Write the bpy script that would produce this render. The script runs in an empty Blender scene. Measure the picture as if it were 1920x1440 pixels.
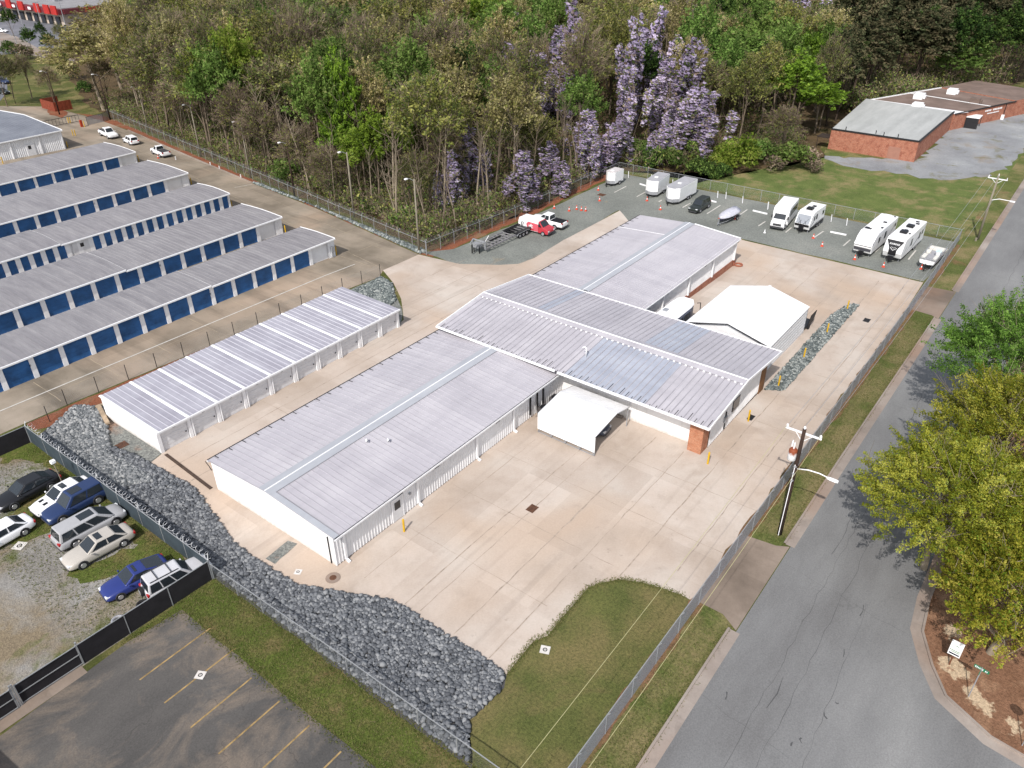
import bpy, bmesh, math, random
import numpy as np
from mathutils import Vector, Matrix
random.seed(7)
scene = bpy.context.scene
COL = scene.collection
# ---------------------------------------------------------------- camera
CH, FPX = 42.0, 1453.0
YAW, PITCH, ROLL = math.radians(37.36), math.radians(32.02), math.radians(.236)
def cam_axes():
    f = Vector((math.cos(YAW)*math.cos(PITCH), math.sin(YAW)*math.cos(PITCH), -math.sin(PITCH)))
    r = Vector((math.sin(YAW), -math.cos(YAW), 0)); d = f.cross(r)
    return math.cos(ROLL)*r+math.sin(ROLL)*d, -math.sin(ROLL)*r+math.cos(ROLL)*d, f
AR, AD, AF = cam_axes()
cam_data = bpy.data.cameras.new('camera'); cam = bpy.data.objects.new('camera', cam_data); COL.objects.link(cam)
cam.matrix_world = Matrix(((AR.x, -AD.x, -AF.x, 0), (AR.y, -AD.y, -AF.y, 0), (AR.z, -AD.z, -AF.z, CH), (0, 0, 0, 1)))
cam_data.sensor_width = 36; cam_data.lens = FPX/1920*36; cam_data.clip_start = .5; cam_data.clip_end = 3000
scene.camera = cam
# ---------------------------------------------------------------- sky, sun, exposure
SUN_EL, SHADOW_AZ = math.radians(45.5), math.radians(14.5)
sun_dir = Vector((-math.cos(SHADOW_AZ)*math.cos(SUN_EL), -math.sin(SHADOW_AZ)*math.cos(SUN_EL), math.sin(SUN_EL)))
w = bpy.data.worlds.new('World'); scene.world = w; w.use_nodes = True
nt = w.node_tree; bg = nt.nodes['Background']
sky = nt.nodes.new('ShaderNodeTexSky'); sky.sky_type = 'NISHITA'; sky.sun_disc = False
sky.sun_elevation = SUN_EL; sky.sun_rotation = math.atan2(sun_dir.x, sun_dir.y); sky.dust_density = 1.5
sky.ozone_density = .6; hsn = nt.nodes.new('ShaderNodeHueSaturation'); hsn.inputs['Saturation'].default_value = .5; nt.links.new(sky.outputs[0], hsn.inputs['Color']); nt.links.new(hsn.outputs[0], bg.inputs[0]); bg.inputs[1].default_value = .15
sd = bpy.data.lights.new('sun', 'SUN'); sd.energy = 3.35; sd.angle = math.radians(.5); sd.color = (1, .95, .895)
so = bpy.data.objects.new('sun', sd); COL.objects.link(so); so.rotation_euler = sun_dir.to_track_quat('Z', 'Y').to_euler()
so.location = sun_dir*200
vs = scene.view_settings; vs.view_transform = 'Standard'; vs.look = 'None'; vs.exposure = .42; vs.gamma = 1
scene.cycles.max_bounces = 6; scene.cycles.diffuse_bounces = 4; scene.cycles.transparent_max_bounces = 24
scene.cycles.use_denoising = True
# ---------------------------------------------------------------- ground maths
def gz(x): return -.9*min(1., max(0., (x-60)/33.))
def G(px, py, z=0.):
    d = AR*((px-960)/FPX)+AD*((py-720)/FPX)+AF
    t = (z-CH)/d.z
    return d.x*t, d.y*t
def Gt(px, py, dz=0.):
    q = 0.
    for _ in range(8):
        x, y = G(px, py, q+dz); q = gz(x)
    return x, y
def g3(px, py): x, y = Gt(px, py); return (x, y, gz(x))
def proj(x, y, z):
    v = Vector((x, y, z-CH)); c = v.dot(AF)
    if c < .1: return -9999, -9999, c
    return 960+FPX*v.dot(AR)/c, 720+FPX*v.dot(AD)/c, c
# ---------------------------------------------------------------- objects
def tag(o, label=None, cat=None, group=None, kind=None):
    if label: o['label'] = label
    if cat: o['category'] = cat
    if group: o['group'] = group
    if kind: o['kind'] = kind
    return o
def thing(name, label, cat, loc=(0, 0, 0), rz=0, group=None):
    o = bpy.data.objects.new(name, None); COL.objects.link(o); o.empty_display_size = .3
    o.location = loc; o.rotation_euler = (0, 0, rz)
    return tag(o, label, cat, group)
def copy_tree(o, parent=None):
    c = o.copy(); COL.objects.link(c)
    if parent is not None: c.parent = parent
    for ch in list(o.children): copy_tree(ch, c)
    return c
class MB:
    """collects faces, builds ONE mesh object"""
    def __init__(s): s.v = []; s.f = []; s.m = []
    def pts(s, ps):
        i = len(s.v); s.v += [tuple(p) for p in ps]; return i
    def face(s, ps, mi=0):
        i = s.pts(ps); s.f.append(tuple(range(i, i+len(ps)))); s.m.append(mi); return s
    def box(s, x0, x1, y0, y1, z0, z1, mi=0):
        i = s.pts([(x, y, z) for z in (z0, z1) for y in (y0, y1) for x in (x0, x1)])
        for q in ((0, 2, 3, 1), (4, 5, 7, 6), (0, 1, 5, 4), (2, 6, 7, 3), (0, 4, 6, 2), (1, 3, 7, 5)):
            s.f.append(tuple(i+k for k in q)); s.m.append(mi)
        return s
    def bar(s, p, q, wx, wy=None, mi=0):
        """rectangular bar from p to q"""
        p, q = Vector(p), Vector(q); d = (q-p).normalized(); wy = wy or wx
        a = d.cross(Vector((0, 0, 1)))
        a = Vector((1, 0, 0)) if a.length < 1e-3 else a.normalized()
        b = d.cross(a)
        i = s.pts([e+a*(sx*wx/2)+b*(sy*wy/2) for e in (p, q) for sx, sy in ((-1, -1), (1, -1), (1, 1), (-1, 1))])
        for q_ in ((3, 2, 1, 0), (4, 5, 6, 7), (0, 1, 5, 4), (1, 2, 6, 5), (2, 3, 7, 6), (3, 0, 4, 7)):
            s.f.append(tuple(i+k for k in q_)); s.m.append(mi)
        return s
    def tube(s, path, rad, n=8, mi=0, cap=True):
        path = [Vector(p) for p in path]
        if not hasattr(rad, '__len__'): rad = [rad]*len(path)
        rings = []
        for k, p in enumerate(path):
            d = (path[min(k+1, len(path)-1)]-path[max(k-1, 0)]).normalized()
            a = d.cross(Vector((0, 0, 1)))
            a = Vector((1, 0, 0)) if a.length < 1e-3 else a.normalized()
            b = d.cross(a)
            rings.append(s.pts([p+(a*math.cos(t)+b*math.sin(t))*rad[k] for t in (2*math.pi*j/n for j in range(n))]))
        for k in range(len(rings)-1):
            for j in range(n):
                s.f.append((rings[k]+j, rings[k]+(j+1) % n, rings[k+1]+(j+1) % n, rings[k+1]+j)); s.m.append(mi)
        if cap:
            s.f.append(tuple(rings[0]+j for j in reversed(range(n)))); s.m.append(mi)
            s.f.append(tuple(rings[-1]+j for j in range(n))); s.m.append(mi)
        return s
    def loft(s, rings, mi=0, cap=True, closed=True):
        ids = [s.pts(r) for r in rings]; n = len(rings[0])
        for k in range(len(ids)-1):
            for j in range(n if closed else n-1):
                s.f.append((ids[k]+j, ids[k]+(j+1) % n, ids[k+1]+(j+1) % n, ids[k+1]+j)); s.m.append(mi)
        if cap:
            s.f.append(tuple(ids[0]+j for j in reversed(range(n)))); s.m.append(mi)
            s.f.append(tuple(ids[-1]+j for j in range(n))); s.m.append(mi)
        return s
    def ribs(s, a, b, c, d, pitch, rw, rh, n, mi=0, mr=None, wide=None, mfun=None, mthin=None):
        """corrugated sheet a-b-c-d: ribs run from edge ab to edge dc, raised along n"""
        a, b, c, d, n = map(Vector, (a, b, c, d, n)); n = n.normalized()
        L = (b-a).length; k = max(1, round(L/pitch)); mr = mi if mr is None else mr
        us = []
        for i in range(k):
            u0 = i*L/k; w_ = rw
            if wide and i % wide[0] == 0: w_ = wide[1]
            mk_ = mr if (mthin is None or w_ != rw) else mthin
            us += [(u0, 0, mk_), (u0+w_*.22, rh, mk_), (u0+w_*.78, rh, mk_), (u0+w_, 0, mi)]
        us.append((L, 0, mi))
        lo = [a.lerp(b, u/L)+n*h for u, h, _ in us]; hi = [d.lerp(c, u/L)+n*h for u, h, _ in us]
        i0 = s.pts(lo); i1 = s.pts(hi)
        for j in range(len(us)-1):
            m = us[j][2]
            if mfun and m == mi: m = mfun(us[j][0]/L, m)
            s.f.append((i0+j, i0+j+1, i1+j+1, i1+j)); s.m.append(m)
        return s
    def build(s, name, mats, parent=None, smooth=False, world=True, bevel=0, subsurf=0, fix=True):
        me = bpy.data.meshes.new(name)
        off = parent.location if (parent is not None and world) else Vector((0, 0, 0))
        if parent is not None and world and parent.parent is not None: off = off+parent.parent.location
        me.from_pydata([(x-off.x, y-off.y, z-off.z) for x, y, z in s.v], [], s.f)
        if not isinstance(mats, (list, tuple)): mats = [mats]
        for m in mats: me.materials.append(m)
        me.polygons.foreach_set('material_index', s.m)
        if fix:
            bm = bmesh.new(); bm.from_mesh(me); bmesh.ops.recalc_face_normals(bm, faces=bm.faces); bm.to_mesh(me); bm.free()
        if smooth: me.polygons.foreach_set('use_smooth', [True]*len(me.polygons))
        me.update()
        o = bpy.data.objects.new(name, me); COL.objects.link(o)
        if parent is not None: o.parent = parent
        if bevel:
            m_ = o.modifiers.new('bevel', 'BEVEL'); m_.width = bevel; m_.segments = 2; m_.limit_method = 'ANGLE'; m_.angle_limit = math.radians(35)
        if subsurf:
            m_ = o.modifiers.new('sub', 'SUBSURF'); m_.levels = m_.render_levels = subsurf
        return o
def np_mesh(name, V, F, mats, mi=None, smooth=False, tone=None):
    """V (n,3), F (m,k) numpy arrays"""
    me = bpy.data.meshes.new(name); n, (m, k) = len(V), F.shape
    me.vertices.add(n); me.vertices.foreach_set('co', np.ascontiguousarray(V, dtype=np.float32).ravel())
    me.loops.add(m*k); me.loops.foreach_set('vertex_index', np.ascontiguousarray(F, dtype=np.int32).ravel())
    me.polygons.add(m); me.polygons.foreach_set('loop_start', np.arange(0, m*k, k, dtype=np.int32))
    me.polygons.foreach_set('loop_total', np.full(m, k, dtype=np.int32))
    if not isinstance(mats, (list, tuple)): mats = [mats]
    for x in mats: me.materials.append(x)
    if mi is not None: me.polygons.foreach_set('material_index', np.asarray(mi, dtype=np.int32))
    if smooth: me.polygons.foreach_set('use_smooth', np.ones(m, dtype=bool))
    if tone is not None:
        at_ = me.attributes.new('tone', 'FLOAT', 'FACE'); at_.data.foreach_set('value', np.asarray(tone, dtype=np.float32))
    me.update()
    return me
def mobj(name, me, parent=None):
    o = bpy.data.objects.new(name, me); COL.objects.link(o)
    if parent is not None: o.parent = parent
    return o
# ---------------------------------------------------------------- materials
def lin(r, g, b):
    f = lambda c: (c/255/12.92) if c/255 <= .04045 else ((c/255+.055)/1.055)**2.4
    return (f(r), f(g), f(b), 1)
class NT:
    def __init__(s, name):
        s.m = bpy.data.materials.new(name); s.m.use_nodes = True; s.t = s.m.node_tree
        s.b = s.t.nodes['Principled BSDF']; s.b.inputs['Specular IOR Level'].default_value = .3
        s.pos = s.t.nodes.new('ShaderNodeNewGeometry').outputs['Position']
    def n(s, kind, **kw):
        x = s.t.nodes.new('ShaderNode'+kind)
        for k, v in kw.items():
            if k.startswith('i_'): x.inputs[int(k[2:]) if k[2:].isdigit() else k[2:]].default_value = v
            else: setattr(x, k, v)
        return x
    def l(s, a, b): s.t.links.new(a, b)
    def noise(s, scale, detail=4, rough=.55, vec=None, stretch=None, dist=0):
        x = s.n('TexNoise'); x.inputs['Scale'].default_value = scale; x.inputs['Detail'].default_value = detail
        x.inputs['Roughness'].default_value = rough; x.inputs['Distortion'].default_value = dist
        v = vec or s.pos
        if stretch:
            mp = s.n('Mapping'); mp.inputs['Scale'].default_value = stretch; s.l(v, mp.inputs[0]); v = mp.outputs[0]
        s.l(v, x.inputs['Vector']); return x.outputs[0]
    def ramp(s, fac, stops, interp='LINEAR'):
        x = s.n('ValToRGB'); e = x.color_ramp.elements; x.color_ramp.interpolation = interp
        while len(e) < len(stops): e.new(.5)
        for k, (p, c) in enumerate(stops): e[k].position = p; e[k].color = c if len(c) == 4 else (*c, 1)
        s.l(fac, x.inputs[0]); return x.outputs[0]
    def mask(s, fac, a, b):
        x = s.n('MapRange'); x.inputs[1].default_value = a; x.inputs[2].default_value = b
        x.clamp = True; s.l(fac, x.inputs[0]); return x.outputs[0]
    def mix(s, fac, a, b, mode='MIX'):
        x = s.n('MixRGB', blend_type=mode)
        for k, v in ((0, fac), (1, a), (2, b)):
            if isinstance(v, (int, float)): x.inputs[k].default_value = v
            elif isinstance(v, tuple): x.inputs[k].default_value = v
            else: s.l(v, x.inputs[k])
        return x.outputs[0]
    def math(s, op, a, b=0.):
        x = s.n('Math', operation=op)
        for k, v in ((0, a), (1, b)):
            if isinstance(v, (int, float)): x.inputs[k].default_value = v
            else: s.l(v, x.inputs[k])
        return x.outputs[0]
    def bump(s, h, strength=.3, dist=.05):
        x = s.n('Bump'); x.inputs['Strength'].default_value = strength; x.inputs['Distance'].default_value = dist
        s.l(h, x.inputs['Height']); s.l(x.outputs[0], s.b.inputs['Normal'])
    def done(s, col=None, rough=.8, metal=0, spec=None):
        if col is not None:
            if isinstance(col, tuple): s.b.inputs['Base Color'].default_value = col
            else: s.l(col, s.b.inputs['Base Color'])
        s.b.inputs['Roughness'].default_value = rough; s.b.inputs['Metallic'].default_value = metal
        if spec is not None: s.b.inputs['Specular IOR Level'].default_value = spec
        return s.m
def plain(name, col, rough=.6, metal=0, var=.12, scale=1.2, spec=.3):
    """one paint with faint dirt"""
    t = NT(name); d = tuple(c*(1-var) for c in col[:3])+(1,); u = tuple(min(1, c*(1+var*.4)) for c in col[:3])+(1,)
    return t.done(t.ramp(t.noise(scale, 5, .6), [(.3, d), (.65, u)]), rough, metal, spec)
W = (1, 1, 1)
KALB = .70
def P(r, g, b): c = lin(r, g, b); return (c[0]*KALB, c[1]*KALB, c[2]*KALB, 1)
def mat_concrete(name, base, dark, light, warm, slab=(4.4, 6.1), stain=.5, streak=0, tyre=0):
    t = NT(name)
    c = t.ramp(t.noise(.11, 6, .6), [(.33, dark), (.5, base), (.68, light)])
    c = t.mix(t.mask(t.noise(.06, 3, .5, dist=.6), .5, .68), c, warm)
    # each slab poured a little lighter or darker
    sx = t.n('SeparateXYZ'); t.l(t.pos, sx.inputs[0])
    cb = t.n('CombineXYZ'); t.l(t.math('FLOOR', t.math('DIVIDE', sx.outputs[0], slab[1])), cb.inputs[0]); t.l(t.math('FLOOR', t.math('DIVIDE', sx.outputs[1], slab[0])), cb.inputs[1])
    wn = t.n('TexWhiteNoise'); t.l(cb.outputs[0], wn.inputs[0])
    c = t.mix(.55, c, t.mix(1., c, t.ramp(wn.outputs[0], [(0, (.84, .83, .82)), (.5, (.97, .96, .95)), (1, (1.08, 1.09, 1.1))]), 'MULTIPLY'))
    # blotches, tyre scuffs, fine grain
    c = t.mix(t.math('MULTIPLY', t.mask(t.noise(.5, 8, .68), .55, .8), stain), c, tuple(x*.62 for x in dark[:3])+(1,))
    if streak:
        c = t.mix(t.math('MULTIPLY', t.mask(t.noise(.35, 5, .6, stretch=(1, .12, 1)), .5, .72), streak), c, tuple(x*.45 for x in dark[:3])+(1,))
    if tyre:      # soft brown washes and long faint tyre tracks, driven along the slabs
        c = t.mix(t.math('MULTIPLY', t.mask(t.noise(.16, 7, .62, dist=1.2), .54, .74), tyre), c, tuple(x*.66 for x in warm[:3])+(1,))
        tr = t.math('MULTIPLY', t.mask(t.noise(.5, 3, .5, stretch=(.05, 2.2, 1)), .56, .7), t.mask(t.noise(.07, 3), .42, .6))
        c = t.mix(t.math('MULTIPLY', tr, tyre*.8), c, tuple(x*.6 for x in dark[:3])+(1,))
        c = t.mix(t.math('MULTIPLY', t.mask(t.noise(1.3, 5, .6), .66, .74), tyre*.8), c, tuple(x*.5 for x in dark[:3])+(1,))
    c = t.mix(.5, c, t.mix(1., c, t.ramp(t.noise(7, 3, .7), [(.25, (.86, .86, .86)), (.75, (1.1, 1.1, 1.1))]), 'MULTIPLY'))
    t.bump(t.noise(9, 3), .15, .02)
    return t.done(c, .88, 0, .2)
def mat_grass(name, g1, g2, tan, dirt, tanw=(.48, .62), dirtw=(.66, .76), scale=1.):
    t = NT(name)
    c = t.ramp(t.noise(.35*scale, 6, .62), [(.3, g1), (.7, g2)])
    c = t.mix(t.mask(t.noise(.16*scale, 7, .66), *tanw), c, tan)
    c = t.mix(t.mask(t.noise(.09*scale, 7, .6, dist=.4), *dirtw), c, dirt)
    sp = t.ramp(t.noise(5.5, 4, .75), [(.28, (.45, .47, .4)), (.5, (1, 1, 1)), (.74, (1.5, 1.45, 1.3))])
    c = t.mix(.85, c, t.mix(1., c, sp, 'MULTIPLY'))
    t.bump(t.noise(6, 5, .75), .9, .12)
    return t.done(c, .95, 0, .1)
def mat_gravel(name, a, b, c_, tan=None, grain=9., tw=(.6, .72), con=.8, weed=None, ww=(.5, .62)):
    t = NT(name)
    c = t.ramp(t.noise(.14, 6, .6), [(.32, a), (.55, b), (.72, c_)])
    if tan: c = t.mix(t.mask(t.noise(.12, 6, .62, dist=.5), *tw), c, tan)
    vo = t.n('TexVoronoi'); vo.inputs['Scale'].default_value = grain; t.l(t.pos, vo.inputs['Vector'])
    if weed: c = t.mix(t.mask(t.noise(.2, 9, .7, dist=.4), *ww), c, weed)
    c = t.mix(con, c, t.mix(1., c, t.ramp(vo.outputs['Color'], [(.15, (.6, .6, .62)), (.5, (1, 1, 1)), (.9, (1.4, 1.4, 1.38))]), 'MULTIPLY'))
    t.bump(vo.outputs['Distance'], .5, .05)
    return t.done(c, .93, 0, .15)
def mat_asphalt(name, a, b, c_, grain=1.1, crack=.35, patch=None):
    t = NT(name)
    c = t.ramp(t.noise(.13, 7, .62, stretch=(.35, 1, 1)), [(.32, a), (.52, b), (.7, c_)])
    if patch: c = t.mix(t.mask(t.noise(.17, 7, .66, dist=.7), .48, .66), c, patch)
    vo = t.n('TexVoronoi', feature='DISTANCE_TO_EDGE'); vo.inputs['Scale'].default_value = .3
    nv = t.n('TexNoise'); nv.inputs['Scale'].default_value = .8; t.l(t.pos, nv.inputs['Vector'])
    va = t.n('VectorMath', operation='MULTIPLY_ADD'); t.l(nv.outputs[1], va.inputs[0]); va.inputs[1].default_value = (2.6, 2.6, 0); t.l(t.pos, va.inputs[2])
    t.l(va.outputs[0], vo.inputs['Vector'])
    ck = t.math('MULTIPLY', t.math('SUBTRACT', 1., t.mask(vo.outputs[0], .0, .012)), t.mask(t.noise(.12, 3), .5, .62))
    c = t.mix(t.math('MULTIPLY', ck, crack), c, tuple(x*.35 for x in a[:3])+(1,))
    c = t.mix(.75, c, t.mix(1., c, t.ramp(t.noise(9*grain, 3, .8), [(.25, (.68, .68, .68)), (.75, (1.28, 1.28, 1.28))]), 'MULTIPLY'))
    t.bump(t.noise(14, 2), .25, .02)
    return t.done(c, .9, 0, .2)
M = {}
M['concrete'] = mat_concrete('pale_concrete', P(212, 197, 184), P(194, 178, 163), P(222, 211, 200), P(210, 188, 168), stain=.34, tyre=.4)
M['yard_concrete'] = mat_concrete('weathered_concrete', P(163, 151, 135), P(132, 122, 108), P(184, 170, 154), P(186, 166, 146), slab=(6.1, 6.1), stain=.45, streak=.55)
M['apron'] = mat_concrete('stained_concrete', P(158, 143, 130), P(128, 115, 104), P(178, 164, 152), P(150, 124, 106), stain=.6, streak=.4)
M['curb'] = mat_concrete('curb_concrete', P(168, 156, 147), P(142, 131, 122), P(188, 178, 169), P(170, 144, 126), slab=(40, 3.05), stain=.6)
M['grass'] = mat_grass('grass', P(86, 92, 52), P(108, 112, 62), P(142, 131, 90), P(150, 126, 100))
M['lawn'] = mat_grass('lawn_grass', P(92, 100, 56), P(116, 118, 70), P(132, 122, 82), P(138, 112, 88), (.42, .62), (.6, .76))
M['verge'] = mat_grass('verge_grass', P(90, 102, 54), P(112, 120, 68), P(146, 134, 96), P(142, 110, 84), (.45, .6), (.6, .7))
M['weedy'] = mat_grass('weedy_grass', P(84, 98, 44), P(110, 122, 60), P(130, 118, 80), P(140, 112, 88), (.47, .62), (.58, .7), 1.8)
M['field'] = mat_grass('field_grass', P(94, 110, 60), P(120, 132, 76), P(154, 142, 102), P(166, 138, 108), (.48, .66), (.66, .76), 1.5)
M['floor'] = mat_grass('leaf_litter', P(92, 78, 58), P(116, 98, 74), P(84, 86, 50), P(128, 104, 82), (.56, .68), (.6, .74))
M['lot_gravel'] = mat_gravel('blue_grey_gravel', P(128, 131, 126), P(144, 147, 141), P(156, 157, 150), P(166, 152, 126), 8., (.66, .76), .45)
M['car_gravel'] = mat_gravel('pale_gravel', P(142, 138, 132), P(164, 161, 156), P(180, 180, 180), P(142, 128, 106), 11., (.42, .58), .5, P(98, 106, 58), (.53, .64))
M['patch_gravel'] = mat_gravel('fine_gravel', P(126, 128, 124), P(142, 143, 138), P(150, 150, 146), P(158, 112, 84), 7., (.58, .7))
M['brick_gravel'] = mat_gravel('drive_gravel', P(142, 143, 146), P(162, 164, 166), P(176, 178, 178), P(156, 138, 114), 8., (.55, .72), .3, P(122, 118, 80), (.56, .68))
M['road'] = mat_asphalt('worn_asphalt', P(118, 117, 117), P(136, 136, 136), P(154, 154, 153), 1.1, .22)
M['dark_lot'] = mat_asphalt('dark_asphalt', P(80, 79, 78), P(104, 101, 98), P(124, 120, 114), 1, .5, P(146, 132, 118))
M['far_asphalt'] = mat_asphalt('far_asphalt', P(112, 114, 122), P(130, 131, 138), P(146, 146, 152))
M['mulch'] = mat_grass('pine_straw', P(132, 98, 76), P(154, 116, 92), P(180, 144, 116), P(132, 112, 78), (.5, .66), (.66, .78), 2)
def mat_straw():
    t = NT('pine_straw'); c = t.ramp(t.noise(.7, 6, .62), [(.3, P(132, 98, 76)), (.7, P(154, 116, 92))])
    c = t.mix(t.mask(t.noise(.32, 7, .66), .5, .66), c, P(180, 144, 116)); c = t.mix(t.mask(t.noise(.2, 6, .6), .66, .76), c, P(132, 112, 78))
    jit = t.math('MULTIPLY', t.math('SUBTRACT', t.noise(1.3, 6, .68), .5), 2.6)
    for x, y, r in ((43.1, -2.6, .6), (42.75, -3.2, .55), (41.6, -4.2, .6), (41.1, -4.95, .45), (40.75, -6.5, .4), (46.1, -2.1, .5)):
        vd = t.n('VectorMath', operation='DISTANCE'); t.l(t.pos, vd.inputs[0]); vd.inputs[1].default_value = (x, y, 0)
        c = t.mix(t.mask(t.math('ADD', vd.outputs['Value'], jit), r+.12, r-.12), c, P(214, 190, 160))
    c = t.mix(.85, c, t.mix(1., c, t.ramp(t.noise(5.5, 4, .75), [(.28, (.5, .48, .45)), (.5, (1, 1, 1)), (.74, (1.45, 1.42, 1.36))]), 'MULTIPLY'))
    t.bump(t.noise(6, 5, .75), .9, .1); return t.done(c, .95, 0, .1)
M['mulch'] = mat_straw()
M['sand'] = plain('bare_sand', P(216, 190, 158), .95, 0, .2, 3)
M['edge_dirt'] = mat_grass('edge_dirt', P(126, 98, 74), P(148, 116, 90), P(120, 110, 70), P(160, 120, 92), (.48, .62), (.6, .72), 2.5)
M['red_mulch'] = mat_grass('red_clay', P(140, 88, 66), P(160, 104, 80), P(150, 124, 98), P(176, 122, 92), (.54, .66), (.64, .76), 2)
M['joint'] = plain('joint_dirt', P(188, 172, 157), .95, 0, .4, 2)
M['white_line'] = plain('white_line_paint', P(226, 222, 214), .7, 0, .25, 2)
M['yellow_line'] = plain('faded_yellow_paint', P(176, 148, 100), .8, 0, .55, 2)
def sheet(name, pts, layer, mat, kind='structure', cuts=(60., 93.), dz=0.):
    bm = bmesh.new(); bm.faces.new([bm.verts.new((x, y, 0)) for x, y in pts])
    for c in cuts:
        bmesh.ops.bisect_plane(bm, geom=bm.verts[:]+bm.edges[:]+bm.faces[:], plane_co=(c, 0, 0), plane_no=(1, 0, 0))
    for v in bm.verts: v.co.z = gz(v.co.x)+.008*layer+dz
    bmesh.ops.recalc_face_normals(bm, faces=bm.faces)
    if bm.faces[0].normal.z < 0: bmesh.ops.reverse_faces(bm, faces=bm.faces)
    bmesh.ops.triangulate(bm, faces=bm.faces)
    for f in bm.faces:
        if f.normal.z < 0: f.normal_flip()
    me = bpy.data.meshes.new(name); bm.to_mesh(me); bm.free(); me.materials.append(mat)
    return tag(mobj(name, me), kind=kind)
def px(*ps): return [Gt(*p) for p in ps]
def rag(pts, step=1.2, amp=.18, seed=1, closed=True):
    """resample an outline with an uneven edge"""
    r = random.Random(seed); out = []
    for (x0, y0), (x1, y1) in zip(pts, pts[1:]+(pts[:1] if closed else [])):
        L = math.hypot(x1-x0, y1-y0); k = max(1, int(L/step))
        for i in range(k):
            a = amp if i else 0
            out.append((x0+(x1-x0)*i/k+r.uniform(-a, a), y0+(y1-y0)*i/k+r.uniform(-a, a)))
    return out if closed else out+[pts[-1]]
sheet('ground', [(-120, -160), (900, -160), (900, 900), (-120, 900)], 0, M['grass'])
sheet('forest_floor', rag([(75.5, 72.2), (120, 72), (127, 72.5), (128, 56), (158, 43), (163, 46), (196, 50), (230, 30), (300, 20), (520, 40), (460, 200), (330, 420), (215, 420), (120, 268), (96, 208), (92.5, 190)], 3, .8), 1, M['floor'])
# storage yard, front pad, lots
pad = px((950, 1265), (1000, 1203), (1027, 1192), (1050, 1163), (1070, 1140), (1102, 1103), (1120, 1095), (1160, 1086), (1207, 1093), (1280, 1117))
pad_far = px((1731, 530), (1480, 471), (1387, 449))+[(98.6, 50.5)]+px((1162, 395), (1057, 450), (1002, 484), (972, 495), (935, 497), (860, 495), (785, 477.5), (718, 507), (737, 530), (752, 560), (757, 600))
pad_left = [(55.6, 59.2), (25.2, 59.2)]+px((306, 849), (262, 885), (300, 909), (345, 945), (400, 988), (440, 1018))
sheet('concrete_pad', rag(pad, 1.1, .12, 3, False)+[(38, 12.6), (70, 12.6)]+rag(pad_far, 2, .04, 4, False)+pad_left+rag(px((500, 1062), (560, 1100), (620, 1112), (680, 1117), (740, 1130), (800, 1170), (850, 1200), (916, 1241)), 1., .14, 5, False), 3, M['concrete'])
sheet('storage_yard_pavement', [(-40, 73.9), (24, 73.4), (30, 73), (64.2, 70.9)]+px((718, 507), (785, 477.5), (593, 391), (473, 344), (368, 300), (240, 245), (190, 226), (150, 215), (95, 200))+[(76, 226), (40, 226), (-40, 226)], 2, M['yard_concrete'])
sheet('gravel_lot', rag(px((790, 473), (820, 482), (862, 497), (935, 500), (975, 497), (1005, 486), (1060, 452), (1160, 394))+[(98.6, 50.5)]+px((1387, 447), (1480, 469), (1731, 528), (1745, 515))+[(124.9, 13.6), (125.0, 69.6), (119, 69.3), (99, 69.5), (78, 70)], 2, .12, 6), 2, M['lot_gravel'])
sheet('red_clay_bank', rag([(73.9, 70.3), (100, 70), (119, 70), (125.3, 70), (125.3, 72), (100, 71.9), (74.2, 72.2), (77, 92), (91.6, 190), (88, 200), (86.5, 196)]+px((150, 214), (240, 244), (368, 299), (473, 343), (593, 390), (785, 476)), 1.4, .25, 8), 1, M['red_mulch'])
sheet('road', [(-80, -.6), (-80, -60), (38.4, -60), (38.4, -7.4), (38.62, -5.46), (40.1, -2.5), (42.1, -1.25), (44.8, -.1), (48, .25), (60, .3), (420, .3), (420, 9.55), (-80, 9.55)], 2, M['road'])
sheet('driveway_apron', [(38.2, 12.7), (38.2, 10.9), (37.4, 9.6), (47.4, 9.6), (46.9, 10.5), (46.6, 12.7)], 5, M['apron'])
sheet('driveway_apron', [(97.7, 12.9), (97.5, 10.5), (96.9, 9.6), (106.4, 9.6), (106, 12.8)], 5, M['apron'])
sheet('verge', [(-80, 10.15), (420, 10.15), (420, 12.9), (-80, 12.9)], 2, M['verge'])
sheet('lawn', rag(pad+[(38, 12.8), (19.3, 12.8), (19.3, 19)]+px((880, 1352), (918, 1330), (945, 1290)), 1.4, .1, 9), 2, M['lawn'])
sheet('red_dirt_edge', rag([(-80, 12.35), (97, 12.35), (124, 12.45), (124, 13.0), (106, 13.3), (-80, 12.95)], 1.1, .2, 10), 4, M['edge_dirt'])
sheet('field', rag([(126, 13.4), (126, 70), (132, 62), (135, 54), (158, 43.5), (163, 45), (163, 30), (172, 20), (188, 12.6), (126, 12.8)], 2.5, .4, 11), 1, M['field'])
sheet('brick_lot_gravel', rag(px((1546, 292), (1620, 296), (1723, 298), (1797, 220), (1920, 200))+[(250, 12.0), (192, 12.2)]+px((1860, 330), (1800, 336), (1760, 338), (1680, 326), (1610, 316), (1560, 302)), 1.6, 1.1, 12), 3, M['brick_gravel'])
sheet('car_lot', rag([(-60, 42.1), (18.9, 42.1), (18.9, 69.7), (-60, 69.7)], 3, .01), 1, M['car_gravel'])
for k, ps in enumerate([[(0, 830), (45, 815), (110, 850), (185, 905), (225, 945), (195, 950), (110, 880), (40, 860), (0, 870)],
                        [(40, 945), (105, 915), (220, 935), (330, 1035), (360, 1052), (300, 1050), (250, 1020), (180, 985), (90, 1000), (0, 1030), (0, 980)],
                        [(130, 1072), (215, 1040), (285, 1010), (320, 1040), (270, 1060), (200, 1085), (150, 1095)]]):
    sheet('weed_patch', rag(px(*ps), .5, .35, 20+k), 2+.3*k, M['weedy'])
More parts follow.
